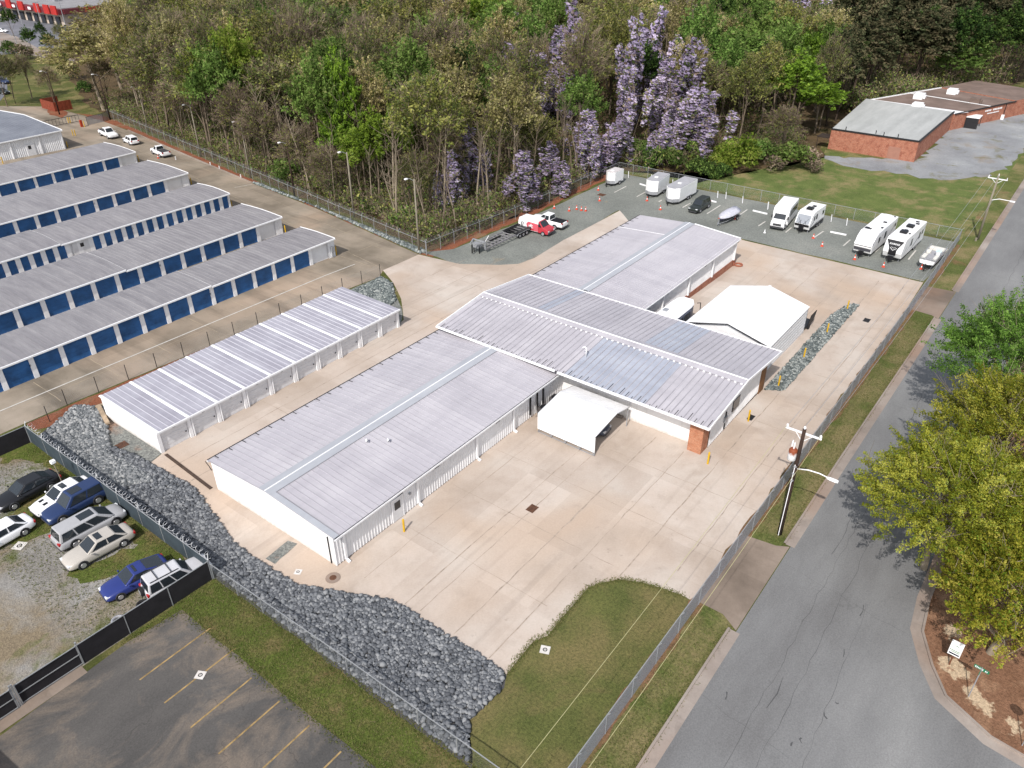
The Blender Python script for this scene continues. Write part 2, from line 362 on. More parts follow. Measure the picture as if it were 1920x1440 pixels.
sheet('dark_parking_lot', rag([(-60, 12), (15.8, 12), (15.8, 24), (15.85, 41.2), (12, 41.6), (4, 41.2), (-60, 41.2)], 2, .1, 13), 2, M['dark_lot'])
sheet('weedy_strip', rag([(15.8, 12), (19.2, 12), (19.2, 20), (18.9, 41.8), (12, 42.0), (15.85, 41.2), (15.8, 24)], 1.5, .12, 14), 1, M['weedy'])
sheet('gate_threshold', px((0, 1353), (145, 1195), (158, 1205), (186, 1228), (205, 1235), (60, 1335), (0, 1345)) if 0 else [(1, 43.6), (9.2, 43.3), (9.2, 41.4), (1, 41.4)], 3, M['apron'])
sheet('fine_gravel_patch', rag(px((196, 792), (212, 782), (303, 850), (262, 885), (240, 872), (205, 852)), 1, .1, 15), 4, M['patch_gravel'])
sheet('fine_gravel_strip', rag(px((498, 1048), (540, 1014), (558, 1020), (516, 1058)), .6, .05, 16), 4, M['patch_gravel'])
sheet('gravel_corner', rag([(54, 59.2), (55.8, 59.0), (57.1, 59.9), (58.6, 61.3), (63.6, 68.1), (64.2, 70.7), (54, 71)], 1, .05, 17), 4, M['patch_gravel'])
sheet('clay_strip', rag([(20, 73.2), (20, 71.6), (24.5, 69), (56, 69.2), (62, 70.6), (40, 72.4)], 1, .1, 18), 3, M['red_mulch'])
sheet('rock_bed', rag([(19.05, 17.5), (19.05, 70), (24.5, 72.5), (25, 66)]+px((205, 830), (205, 850), (240, 868), (300, 905), (345, 940), (400, 985), (500, 1060), (560, 1098), (640, 1113), (740, 1128), (800, 1168), (916, 1240), (950, 1265), (945, 1290), (880, 1352)), 1, .12, 19), 2, plain('dark_soil', P(92, 91, 92), .95))
sheet('mulch_bed', [(-20, -60), (38.0, -60), (38.0, -7.4), (38.25, -5.3), (39.8, -2.2), (42, -.95), (44.8, .2), (48, .0)] and [(38.9, -60), (38.9, -7.4), (39.1, -5.6), (40.5, -2.9), (42.4, -1.7), (44.9, -.5), (48, -.15), (130, -.15), (130, -60)], 3, M['mulch'])
# top left: shopping lot, pale road, grass
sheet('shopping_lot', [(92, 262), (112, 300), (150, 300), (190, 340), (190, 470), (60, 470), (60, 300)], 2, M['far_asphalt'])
sheet('pale_road', px((0, 60), (30, 68), (75, 92), (140, 112), (135, 124), (95, 112), (45, 100), (0, 92)), 4, M['curb'])
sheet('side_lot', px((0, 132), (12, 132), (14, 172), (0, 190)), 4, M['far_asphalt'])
sheet('mulch_island', rag(px((88, 207), (110, 203), (128, 212), (118, 221), (95, 216)), 1, .2, 40), 4, M['red_mulch'])
# pale joints and cracks of the pad, cut strips lying on the slabs
def strips(name, lines, width, mat, layer, seed=1, amp=.05):
    r = random.Random(seed); mb = MB()
    for (x0, y0), (x1, y1), wk in lines:
        L = math.hypot(x1-x0, y1-y0); k = max(2, int(L/1.)); nx, ny = -(y1-y0)/L, (x1-x0)/L
        xs = [x0+(x1-x0)*i/k for i in range(k+1)]+[c for c in (60., 93.) if min(x0, x1) < c < max(x0, x1)]
        ts = sorted((x-x0)/(x1-x0) for x in xs) if abs(x1-x0) > 1 else [i/k for i in range(k+1)]
        row = []
        for t in ts:
            o = r.uniform(-amp, amp); h = width*wk*r.uniform(.25, 1.)/2
            cx, cy = x0+(x1-x0)*t+nx*o, y0+(y1-y0)*t+ny*o
            row.append(((cx+nx*h, cy+ny*h), (cx-nx*h, cy-ny*h)))
        for a, b in zip(row, row[1:]):
            q = [a[0], a[1], b[1], b[0]]
            mb.face([(x, y, gz(x)+.008*layer) for x, y in q])
    return tag(mb.build(name, mat), kind='structure')
jl = []
for y, a, b, wk in ((33.2, 25.6, 47, .7), (29.1, 25.6, 53.5, 1), (27.8, 25.8, 53, .7), (24.6, 25.7, 54, 1.25), (21.5, 25.6, 53.5, .9), (18.4, 36.8, 104, 1.1), (15.3, 40, 104, .9), (26.2, 86, 103.5, .8), (31, 86, 102, .8), (22.4, 84, 104, .8)):
    jl.append(((a, y), (b, y), wk))
for y, a, b in ((53.2, 24.5, 97), (56.2, 24.5, 90), (62.2, 59, 80), (66, 62, 76), (59.2, 56, 84)): jl.append(((a, y), (b, y), .9))
for x, a, b in ((31.5, 21, 35), (37.6, 19.3, 35), (43.7, 13, 35), (49.8, 13, 27), (56, 13, 19), (62.1, 13, 19), (68.4, 13, 17), (74.5, 13, 17), (80.6, 13, 17), (86.9, 13, 35), (93, 13, 35), (99, 13, 34), (36, 51, 58.4), (48, 51, 58.4), (60, 52, 62), (70, 52, 65)): jl.append(((x, a), (x, b), .5))
strips('concrete_joints', jl, .11, M['joint'], 4, 3)
yl = [((x, 74.5), (x, 80.4), .6) for x in range(-6, 72, 6)]+[((-20, 77.2), (66, 76), .5)]+[((66.5, 73), (86, 196), .7), ((70.8, 73), (87, 180), .5)]
for y in range(80, 196, 7): yl.append(((68+(y-72)*.125, y), (73.5+(y-72)*.125, y), .6))
strips('yard_joints', yl, .12, plain('pale_joint', P(192, 176, 152), .9), 4, 5)
rj = [((-40+k*7., .4), (-38.6+k*7., 9.3), .3) for k in range(60)]
strips('road_cracks', [((20, 4.6), (60, 4.9), .6), ((60, 4.9), (150, 4.7), .6), ((22, 6.1), (58, 6.3), .5), ((30, 2.6), (45, 3.2), .4)]+rj[8:40:2]+[(Gt(a, b), Gt(a+c, b+d), w_) for a, b, c, d, w_ in ((1360, 1312, 4, -14, 2), (1579, 1232, 5, -14, 1.8), (1614, 1156, 8, -20, 1.8), (1543, 1336, 9, 12, 1.8), (1566, 1316, 6, 4, 2.2), (1480, 1398, 3, -8, 2), (1500, 1392, 4, -7, 1.8), (1440, 1330, 30, -60, 1.2), (1560, 1040, 40, -70, 1.2), (1700, 800, 30, -60, 1.2))], .06, plain('crack_tar', P(92, 92, 94), .9), 3, 7, .12)
# painted markings
mk = MB()
def strip_box(mb, a, b, wd, layer):
    (x0, y0), (x1, y1) = a, b; L = math.hypot(x1-x0, y1-y0); nx, ny = -(y1-y0)/L*wd/2, (x1-x0)/L*wd/2
    cs = [0]+sorted((c-x0)/(x1-x0) for c in (60., 93.) if min(x0, x1) < c < max(x0, x1))+[1]
    for t0, t1 in zip(cs, cs[1:]):
        p = (x0+(x1-x0)*t0, y0+(y1-y0)*t0); q = (x0+(x1-x0)*t1, y0+(y1-y0)*t1)
        mb.face([(x, y, gz(x)+.008*layer) for x, y in ((p[0]+nx, p[1]+ny), (p[0]-nx, p[1]-ny), (q[0]-nx, q[1]-ny), (q[0]+nx, q[1]+ny))])
strip_box(mk, (-30, 78.4), (65.2, 76.65), .16, 5)
strip_box(mk, Gt(440, 352), Gt(472, 346), .14, 5)
tag(mk.build('yard_edge_line', M['white_line']), kind='structure')
for a, b in (((1152, 361), (1174, 349.6)), ((1194, 369), (1210, 360.4)), ((1235.3, 378.5), (1241, 375.3)), ((1279.7, 389.4), (1294.4, 381.3)), ((1325.7, 401), (1350.6, 385.2)), ((1373.5, 412.8), (1401.2, 393.1)), ((1421.9, 424), (1435, 415.6)), ((1473, 436), (1484, 427)), ((1524, 447.3), (1544, 433.7)), ((1581, 461.3), (1594, 450)), ((1640.6, 473.3), (1651, 463)), ((1703, 487), (1717, 470))):
    mk = MB(); strip_box(mk, Gt(*a), Gt(*b), .2, 4); tag(mk.build('parking_line', M['white_line']), kind='structure')
for k, y in enumerate((38.2, 35.42, 32.64, 29.86, 27.08, 24.3, 21.5)):
    mk = MB(); strip_box(mk, (10.9, y), (16.1 if k < 2 else 15.3, y), .11, 3); tag(mk.build('stall_line', M['yellow_line']), kind='structure')
# kerbs and gutters
def kerb(name, path, side, mat):
    mb = MB(); prof = [(0, .0), (0, .13), (.16, .14), (.16, .035), (.85, .0235)]
    rings = []
    for i, (x, y) in enumerate(path):
        x0, y0 = path[max(0, i-1)]; x1, y1 = path[min(len(path)-1, i+1)]; L = math.hypot(x1-x0, y1-y0)
        nx, ny = -(y1-y0)/L*side, (x1-x0)/L*side
        rings.append([(x+nx*u, y+ny*u, gz(x)+z) for u, z in prof])
    mb.loft(rings, 0, False, False)
    return tag(mb.build(name, mat), kind='structure')
for a, b in ((-80, 37.3), (47.5, 60), (60, 93), (93, 97), (106.5, 420)): kerb('kerb', [(a, 10.12), (b, 10.12)], -1, M['curb'])
kerb('corner_kerb', [(38.9, -60), (38.9, -7.4), (39.1, -5.6), (40.5, -2.9), (42.4, -1.7), (44.9, -.55), (48, -.25), (60, -.25), (93, -.25), (420, -.25)], 1, M['curb'])
# ---------------------------------------------------------------- building materials
M['white'] = plain('white_siding', (.72, .72, .73, 1), .5, 0, .1, .8)
def white_wall():
    t = NT('white_wall_paint'); sx = t.n('SeparateXYZ'); t.l(t.pos, sx.inputs[0])
    k = t.ramp(t.noise(.6, 5, .6), [(.3, (.76, .755, .745)), (.65, (.84, .835, .83))])
    dirt = t.math('MULTIPLY', t.mask(t.math('ADD', sx.outputs[2], t.math('MULTIPLY', t.noise(2.5, 5, .7), .9)), .95, .45), .55)
    k = t.mix(dirt, k, P(176, 160, 142)); k = t.mix(t.math('MULTIPLY', t.mask(t.noise(1.5, 4, .6, stretch=(1, 2.4, .1)), .56, .7), .2), k, P(170, 160, 150))
    return t.done(k, .55)
M['white_end'] = white_wall()
M['white_trim'] = plain('white_trim', (.78, .78, .79, 1), .45, 0, .06, 2)
M['door_white'] = plain('white_door', (.66, .66, .67, 1), .5, 0, .08, 2)
def mat_roof(name, a, b, c, rough=.45, metal=.0, sc=.25, st=(1, 1, 1), k2=.35, pan=None):
    t = NT(name); k = t.ramp(t.noise(sc, 6, .65, stretch=st), [(.3, a), (.52, b), (.7, c)])
    k = t.mix(k2, k, t.mix(1., k, t.ramp(t.noise(2.2, 5, .7, stretch=st), [(.3, (.8, .8, .8)), (.7, (1.12, 1.12, 1.12))]), 'MULTIPLY'))
    if pan:       # every sheet weathers a little differently, with run-off streaks down the slope
        sx = t.n('SeparateXYZ'); t.l(t.pos, sx.inputs[0]); wn = t.n('TexWhiteNoise', noise_dimensions='1D'); t.l(t.math('FLOOR', t.math('DIVIDE', sx.outputs[pan[0]], pan[1])), wn.inputs['W'])
        k = t.mix(.8, k, t.mix(1., k, t.ramp(wn.outputs[0], [(0, (.9, .9, .91)), (.5, (1, 1, 1)), (1, (1.06, 1.06, 1.05))]), 'MULTIPLY'))
        k = t.mix(t.math('MULTIPLY', t.mask(t.noise(1.1, 6, .65, stretch=(1.6, .12, 1) if pan[0] == 0 else (.12, 1.6, 1)), .52, .7), .35), k, tuple(x*.72 for x in a[:3])+(1,))
    return t.done(k, rough, metal, .4)
M['roof'] = mat_roof('galvanised_roof', P(196, 192, 199), P(206, 202, 208), P(214, 210, 215), st=(.5, 2, 1), k2=.2, pan=(0, 1.12))
M['roof_x'] = mat_roof('galvanised_ribbed_roof', P(188, 184, 190), P(200, 196, 202), P(208, 204, 210), st=(2, .6, 1), k2=.15, pan=(1, .93))
M['roof_blue'] = mat_roof('bluish_roof_panel', P(172, 177, 190), P(184, 189, 202), P(194, 199, 210), st=(2, .6, 1), k2=.2, pan=(1, .93))
M['rib'] = mat_roof('rib_metal', P(164, 161, 168), P(182, 179, 186), P(198, 195, 202))
M['ridge'] = mat_roof('ridge_flashing', P(180, 183, 190), P(190, 193, 200), P(200, 203, 208), .65, st=(.4, 1, 1))
M['storage_roof'] = mat_roof('weathered_roof', P(140, 137, 141), P(154, 151, 154), P(166, 163, 165), .6, sc=.6, st=(2, .4, 1), pan=(0, .6))
M['slate_roof'] = mat_roof('blue_grey_roof', P(118, 122, 132), P(132, 136, 146), P(146, 150, 158), .6)
M['garage_pan'] = mat_roof('grey_roof_pan', P(170, 167, 178), P(184, 182, 193), P(197, 196, 205), .5, sc=.35, k2=.2, pan=(0, .608))
M['garage_rib'] = mat_roof('pale_roof_rib', P(196, 194, 204), P(206, 205, 214), P(216, 215, 222), .5)
M['blue_door'] = plain('blue_roll_door', P(54, 108, 168), .45, 0, .38, .7)
M['dark'] = plain('dark_metal', (.02, .02, .022, 1), .5, 0, .2)
M['black'] = plain('black_plastic', (.012, .012, .014, 1), .45, 0, .2)
M['glass'] = plain('dark_window_glass', (.018, .022, .028, 1), .08, 0, .2, 1, .6)
M['base_strip'] = plain('brown_base_strip', P(92, 72, 60), .95, 0, .3, 3)  # brown strip along the foot of the warehouse walls
M['steel'] = plain('galvanised_steel', (.34, .35, .37, 1), .4, .3, .15, 3)
M['bollard'] = plain('yellow_bollard_paint', P(232, 186, 40), .55, 0, .15, 4)
M['clearglass'] = M['glass']
def mat_brick(name, a, b, c, mortar, scale=4.):
    t = NT(name)
    sx = t.n('SeparateXYZ'); t.l(t.pos, sx.inputs[0]); cb = t.n('CombineXYZ')
    t.l(t.math('ADD', sx.outputs[0], sx.outputs[1]), cb.inputs[0]); t.l(sx.outputs[2], cb.inputs[1])
    br = t.n('TexBrick'); br.inputs['Scale'].default_value = scale; t.l(cb.outputs[0], br.inputs[0])
    br.inputs['Color1'].default_value = a; br.inputs['Color2'].default_value = b; br.inputs['Mortar'].default_value = mortar
    br.inputs['Mortar Size'].default_value = .02; br.inputs['Brick Width'].default_value = .8; br.inputs['Row Height'].default_value = .28
    k = t.mix(t.mask(t.noise(1.2, 6, .7), .45, .7), br.outputs[0], c)
    k = t.mix(.7, k, t.mix(1., k, t.ramp(t.noise(5, 4, .7), [(.3, (.7, .7, .7)), (.7, (1.25, 1.25, 1.25))]), 'MULTIPLY'))
    return t.done(k, .9)
M['brick'] = mat_brick('red_brick', P(172, 104, 82), P(196, 128, 100), P(150, 88, 70), P(196, 168, 148))
M['pier_brick'] = mat_brick('orange_brick', P(190, 120, 86), P(206, 142, 108), P(176, 108, 78), P(206, 180, 156))
# ---------------------------------------------------------------- the T-shaped warehouse
wh = thing('warehouse', 'long white metal warehouse with grey ribbed roofs and a taller cross wing', 'building', (55, 43, 0))
E, RG = 3.02, 3.52            # eave and ridge height of both long wings
X0, X1, YR, YL, YM = 25.2, 97.7, 35.68, 50.4, 43.1
m = MB()                      # front wing walls
m.face([(X0, YR, 0), (X0, YL, 0), (X0, YL, E), (X0, YM, RG-.02), (X0, YR, E)], 1)
m.ribs((X0, YR, .06), (55, YR, .06), (55, YR, E), (X0, YR, E), .3, .075, .04, (0, -1, 0))
m.box(X0+.01, 55, YR, YR+.05, -.1, .07, 2)
m.face([(X0, YL, 0), (55, YL, 0), (55, YL, E), (X0, YL, E)])
m.build('front_wing_wall', [M['white'], M['white_end'], M['base_strip']], wh)
m = MB()
def bluepan(u, mi): return mi
o1, o2 = .38, .3
m.ribs((X0-.12, YR-o1, E-.03), (55.4, YR-o1, E-.03), (55.4, YM, RG), (X0-.12, YM, RG), .56, .07, .035, (0, 0, 1), 0, 1)
m.ribs((X0-.12, YM, RG), (55.4, YM, RG), (55.4, YL+o2, E-.02), (X0-.12, YL+o2, E-.02), .56, .07, .035, (0, 0, 1), 0, 1)
m.build('front_wing_roof', [M['roof'], M['rib']], wh)
for y in (YR-o1, YL+o2): MB().box(X0-.12, 55, y-.09, y+.09, E-.2, E-.06).build('gutter', M['white_trim'], wh)
m = MB(); m.box(X0-.16, X0-.1, YR-.3, YM, 0, .01) if 0 else None
m.loft([[(x, YM-.75, RG-.0+.015), (x, YM-.12, RG+.075), (x, YM+.12, RG+.075), (x, YM+.75, RG+.015)] for x in (X0-.13, 53.6)], 0, False, False)
m.loft([[(x, YM-.05, RG+.07), (x, YM-.03, RG+.12), (x, YM+.03, RG+.12), (x, YM+.05, RG+.07)] for x in (X0-.13, 53.6)], 1, False, False)
m.build('ridge_cap', [M['ridge'], M['white_trim']], wh)
m = MB(); m.face([(X0-.125, YR-o1, E+.055), (X0-.125, YM-.75, RG+.04), (X0+.36, YM-.75, RG+.05), (X0+.36, YR-o1, E+.058)]); m.box(X0-.15, X0-.11, YR-o1, YR-o1+.05, E-.15, E+.05)
m.build('rake_flashing', M['ridge'], wh)
m = MB(); r = random.Random(3)
for k in range(22):           # dark lap ends along the hidden-side eave
    x = X0+.6+k*1.35; m.bar((x, YL+o2+.02, E+.035), (x, YL+o2-.55, E+.07), .05, .04)
for k in range(20):
    x = 70.2+k*1.36; m.bar((x, YL+.62, E+.035), (x, YL+.0, E+.075), .05, .04)
m.bar((X0-.1, YL+o2+.02, E+.02), (55, YL+o2+.02, E+.02), .05); m.bar((70, YL+.64, E+.02), (X1, YL+.64, E+.02), .05)
m.bar((X0-.1, YR-o1-.01, E-.0), (55, YR-o1-.01, E-.0), .03)
m.build('eave_trim', M['dark'], wh)
for x in (26.07, 33.98, 41.5, 46.85): m = MB(); m.box(x-.09, x+.09, YR-.2, YR-.045, .1, E-.15); m.bar((x, YR-.12, .16), (x, YR-.5, .06), .18); m.build('downspout', M['white_trim'], wh)
m = MB(); m.bar((X0-.06, YR+.5, .1), (X0-.06, YR+.5, E-.3), .07); m.build('conduit', M['dark'], wh)
m = MB(); m.bar((X0-.3, YL+.25, E+.02), (X0-.12, YL+.2, E-.6), .06); m.bar((X0-.12, YL+.2, E-.6), (X0-.2, YL-.2, E-.75), .06); m.build('downspout', M['dark'], wh)
d = MB().box(31.15, 32.25, YR-.085, YR-.02, .08, 2.15).build('door', M['door_white'], wh)
MB().box(31.35, 31.98, YR-.1, YR-.086, 1.15, 1.9).build('window', M['glass'], d, world=True)
m = MB(); m.box(31.05, 31.15, YR-.1, YR-.02, .05, 2.27); m.box(32.25, 32.35, YR-.1, YR-.02, .05, 2.27); m.box(31.15, 32.25, YR-.1, YR-.02, 2.15, 2.27); m.build('door_frame', M['white_trim'], wh)
for x in (31.9, 36.2, 44.3): MB().box(x-.28, x+.28, YR-.3, YR-.02, E-.48, E-.3).build('wall_light', M['black'], wh)
for x, z in ((30.6, 2.55), (33.1, 1.75)): MB().box(x-.09, x+.09, YR-.16, YR-.02, z-.09, z+.09).build('junction_box', M['steel'], wh)
for x, y in ((34.4, 41.6), (35.6, 40.3)):
    z = RG-(YM-y)*.067; p = [(x, y, z), (x, y, z+.32), (x-.1, y-.1, z+.42), (x-.28, y-.28, z+.36)]
    MB().tube(p, .07, 8).build('vent_pipe', M['white_trim'], wh, smooth=True)
# far wing, set over a brick base where the ground drops
Y2R, Y2L, Y2M = 35.9, 51.0, 43.15
m = MB()
m.ribs((67, Y2R, .08), (97.4, Y2R, .08), (97.4, Y2R, E+.05), (67, Y2R, E+.05), .3, .075, .04, (0, -1, 0))
m.face([(97.4, Y2R, 0), (97.4, Y2L-.2, 0), (97.4, Y2L-.2, E), (97.4, Y2M, RG), (97.4, Y2R, E)], 1)
m.face([(67, Y2L-.25, -.2), (97.4, Y2L-.25, -.2), (97.4, Y2L-.25, E), (67, Y2L-.25, E)], 1)
m.build('far_wing_wall', [M['white'], M['white_end']], wh)
MB().box(67, 97.35, Y2R-.06, Y2R+.1, -1.1, .1).build('brick_base', M['brick'], wh)
MB().box(97.1, 97.45, Y2R-.2, Y2R+.5, -1.1, .1).build('brick_base', M['brick'], wh)
m = MB(); ya, yb = Y2R-.35, Y2L+.05
m.ribs((68.2, ya, E-.02), (X1, ya, E-.02), (X1, Y2M, RG), (68.2, Y2M, RG), .42, .06, .03, (0, 0, 1), 0, 1)
m.ribs((68.2, Y2M, RG), (X1, Y2M, RG), (X1, yb, E-.02), (68.2, yb, E-.02), .42, .06, .03, (0, 0, 1), 0, 1)
m.build('far_wing_roof', [M['roof'], M['rib']], wh)
m = MB(); m.loft([[(x, Y2M-.75, RG+.015), (x, Y2M-.12, RG+.075), (x, Y2M+.12, RG+.075), (x, Y2M+.75, RG+.015)] for x in (69.5, X1+.02)], 0, False, False)
m.loft([[(x, Y2M-.05, RG+.07), (x, Y2M-.03, RG+.12), (x, Y2M+.03, RG+.12), (x, Y2M+.05, RG+.07)] for x in (69.5, X1+.02)], 1, False, False)
m.build('ridge_cap', [M['ridge'], M['white_trim']], wh)
m = MB(); m.box(69, X1, ya-.08, ya+.08, E-.18, E-.05); m.build('gutter', M['white_trim'], wh)
MB().bar((X1-.02, ya, E+.04), (X1-.02, Y2M-.75, RG+.05), .3, .05).build('rake_flashing', M['white_trim'], wh); MB().bar((91.6, Y2M+.75, RG), (91.6, yb, E+.03), .1, .04).build('lap_flashing', M['white_trim'], wh)
for x in (76.1, 83, 89.9, 96.9): MB().box(x-.11, x+.11, Y2R-.24, Y2R-.04, .1, E-.12).build('downspout', M['white_trim'], wh)
for x in (76.9, 87.1, 97.2): MB().box(x-.25, x+.25, Y2R-.3, Y2R-.03, E-.42, E-.24).build('wall_light', M['black'], wh)
# cross wing
XA, XB, XM, YA, YB = 53.2, 69.75, 61.1, 19.4, 50.55
CE, CR = 3.62, 4.5; WX0, WX1, WY = 55.0, 67.3, 20.1
m = MB()
m.face([(WX0, 21.4, 0), (WX0, 50.1, 0), (WX0, 50.1, CE+.05), (WX0, 21.4, CE+.05)], 1)
for xa, za, xb, zb in ((55.35, CE+.1, XM, CR-.05), (XM, CR-.05, WX1, CE+.1)): m.ribs((xa, WY, .1), (xb, WY, .1), (xb, WY, zb), (xa, WY, za), .3, .07, .04, (0, -1, 0))
m.face([(WX0+.3, 50.1, 0), (WX1, 50.1, 0), (WX1, 50.1, CE), (XM, 50.1, CR-.05), (WX0+.3, 50.1, CE)])
m.face([(WX1, WY, 0), (WX1, 50, 0), (WX1, 50, CE), (WX1, WY, CE)])
m.box(55.35, WX1, WY+.0, WY+.04, -.4, .1, 2)
m.build('cross_wing_wall', [M['white'], M['white_end'], M['base_strip']], wh)
m = MB()
def pan(u, mi):
    y = YA+(YB-YA)*u
    return 2 if 25.7 < y < 34.0 else mi
def pan2(u, mi):
    y = YA+(YB-YA)*u
    return 2 if 26.8 < y < 30.4 or 42 < y < 43.4 else mi
m.ribs((XA, YA, CE), (XA, YB, CE), (XM, YB, CR), (XM, YA, CR), .62, .1, .055, (0, 0, 1), 0, 1, None, pan)
m.ribs((XB, YA, CE), (XB, YB, CE), (XM, YB, CR), (XM, YA, CR), .62, .1, .055, (0, 0, 1), 0, 1, None, pan2)
m.build('cross_wing_roof', [M['roof_x'], M['rib'], M['roof_blue']], wh)
m = MB(); m.loft([[(XM-.75, y, CR-.02), (XM-.2, y, CR+.1), (XM+.2, y, CR+.1), (XM+.75, y, CR-.02)] for y in (YA-.05, YB+.05)], 0, False, False)
m.loft([[(XM-.06, y, CR+.09), (XM-.04, y, CR+.16), (XM+.04, y, CR+.16), (XM+.06, y, CR+.09)] for y in (YA-.05, YB+.05)], 1, False, False)
m.build('ridge_cap', [M['roof_x'], M['white_trim']], wh)
m = MB()
for k in range(50): m.box(XM-.82, XM-.72, YA+.2+k*.62, YA+.4+k*.62, CR-.09, CR-.01)
m.build('closure_trim', M['white_trim'], wh)
for y in (YA-.04, YB+.04):
    m = MB(); m.bar((XA, y, CE+.02), (XM, y, CR+.05), .1, .22); m.bar((XB, y, CE+.02), (XM, y, CR+.05), .1, .22); m.build('rake_trim', M['white_trim'], wh)
MB().bar((XB+.03, YA, CE+.05), (XB+.03, YB, CE+.05), .08).build('eave_trim', M['white_trim'], wh)
MB().box(XA-.16, XA+.04, YA-.05, 35.1, CE-.16, CE+.01).build('gutter', M['white_trim'], wh); MB().box(XA-.16, XA+.04, 35.4, YB+.1, CE-.1, CE+.06).build('gutter', M['white_trim'], wh)
m = MB(); r = random.Random(5)
for k in range(50):
    y = YA+.35+k*.623; L = r.choice((.2, .35, .6, .8, 1.1)); m.bar((XA+.03, y-.11, CE+.02), (XA+.03+L, y-.11, CE+.02+L*.111), .05, .03)
m.build('rust_streak', M['dark'], wh)  # dark rust streaks of uneven length running up from the front eave
m = MB(); m.box(53.95, 55.3, 20.15, 21.45, 0, CE-.06); m.build('brick_pier', M['pier_brick'], wh)
m = MB(); m.box(66.9, 68.1, 20.0, 20.5, -.3, CE-.2); m.build('brick_pier', plain('brown_pier', P(140, 100, 66), .8), wh)
wn = MB().box(60.1, 61.6, WY-.09, WY-.02, 1.3, 2.5).build('window', M['glass'], wh)
MB().box(58.5, 58.62, WY-.12, WY-.03, .3, 2.2).build('meter_pipe', M['dark'], wh); MB().box(58.3, 58.8, WY-.22, WY-.03, 1.1, 1.7).build('meter_box', M['steel'], wh)
for y in (21.75, 27.9, 31.6): MB().bar((WX0-.08, y, .1), (WX0-.08, y, CE-.1), .09).build('downspout', M['white_trim'], wh)
MB().tube([(56.6, 34.1, 3.9), (56.6, 34.1, 5.0), (56.55, 34.25, 5.1), (56.5, 34.5, 4.95)], .07, 8).build('vent_pipe', M['white_trim'], wh, smooth=True)
MB().box(53.9, 54.2, 42.6, 43.0, 3.45, 3.6).build('ridge_notch', M['black'], wh); MB().box(69.9, 70.2, 42.5, 43.3, 3.5, 3.62).build('ridge_notch', M['black'], wh)  # black block on each wing's ridge where it meets the cross wing eave
MB().box(54.6, 55.02, 28.6, 34.9, 0, .18).build('concrete_kerb', M['curb'], wh)
# ---------------------------------------------------------------- row of white garages
ga = thing('garage_row', 'row of white drive-up garages under a flat roof striped with broad white ribs', 'building', (40, 63, 0))
GX0, GX1, GYF, GYB, GH = 25.2, 55.45, 58.75, 68.0, 2.35
m = MB(); m.face([(GX0, GYF, 0), (GX0, GYB, 0), (GX0, GYB, GH+.1), (GX0, GYF, GH)], 1); m.face([(GX1, GYF, 0), (GX1, GYB, 0), (GX1, GYB, GH+.1), (GX1, GYF, GH)]); m.face([(GX0, GYB, 0), (GX1, GYB, 0), (GX1, GYB, GH+.1), (GX0, GYB, GH+.1)])
m.box(GX0, GX1, GYF+.18, GYF+.24, 0, GH-.02); m.box(GX0, GX1, GYF-.02, GYF+.18, GH-.5, GH-.05)
m.build('wall', [M['white'], M['white_end']], ga)
m = MB(); m.ribs((GX0-.1, GYF-.25, GH), (GX1+.1, GYF-.25, GH), (GX1+.1, GYB+.15, GH+.14), (GX0-.1, GYB+.15, GH+.14), .608, .075, .04, (0, 0, 1), 0, 1, (5, .34), None, 2); m.build('roof', [M['garage_pan'], M['white_trim'], M['garage_rib']], ga)
MB().box(GX0-.1, GX1+.1, GYF-.34, GYF-.22, GH-.16, GH+.02).build('gutter', M['white_trim'], ga)
for k in range(11):
    x = GX0+.12+k*(GX1-GX0-.24)/10; MB().box(x-.16, x+.16, GYF-.06, GYF+.2, 0, GH-.1).build('pilaster', M['white_trim'], ga)
    if k < 10:
        xc = x+(GX1-GX0)/20
        dm = MB()
        for j in range(9): dm.box(xc-1.26, xc+1.26, GYF+.09+.012*(j % 2), GYF+.17, .03+j*.2, .225+j*.2)
        dd = dm.build('door', M['door_white'], ga); MB().box(xc+1.0, xc+1.12, GYF+.02, GYF+.09, .85, .95).build('latch', M['dark'], dd)
        MB().box(xc-.12, xc+.12, GYF-.16, GYF-.02, GH-.36, GH-.2).build('light', M['steel'], ga)
        MB().bar((x+.26, GYF-.12, .05), (x+.26, GYF-.12, GH-.15), .08).build('downspout', M['white_trim'], ga) if k else None
M['canopy'] = plain('white_canopy_sheet', (.74, .74, .745, 1), .5, 0, .12, .5)
# ---------------------------------------------------------------- carports
cp = thing('carport', 'big enclosed white gable carport behind the cross wing', 'carport', (77.5, 26, gz(77)))
ca, cb2, cyr, cyl, cym, ce, cr = 71.5, 83.3, 21.2, 30.55, 25.95, 2.75, 4.0
m = MB(); m.ribs((ca, cyr-.12, ce), (cb2, cyr-.12, ce), (cb2, cym, cr), (ca, cym, cr), .9, .06, .02, (0, 0, 1)); m.ribs((ca, cym, cr), (cb2, cym, cr), (cb2, cyl+.12, ce), (ca, cyl+.12, ce), .9, .06, .02, (0, 0, 1)); m.build('roof', M['canopy'], cp)
MB().bar((ca, cym, cr+.03), (cb2, cym, cr+.03), .3, .04).build('ridge_cap', M['white_trim'], cp)
m = MB()
for k in range(14): z0 = -.55+k*.228; m.box(ca+.3, cb2-.2, cyr-.02*(k % 2), cyr+.05, z0, z0+.22)
m.build('side_wall', M['white'], cp)
m = MB(); m.face([(ca+.25, cyr, -.4), (ca+.25, cyl, -.4), (ca+.25, cyl, ce-.02), (ca+.25, cym, cr-.05), (ca+.25, cyr, ce-.02)]); m.face([(ca+.2, cyl, -.5), (cb2-.2, cyl, -.6), (cb2-.2, cyl, ce-.02), (ca+.2, cyl, ce-.02)]); m.build('gable_wall', M['white'], cp)
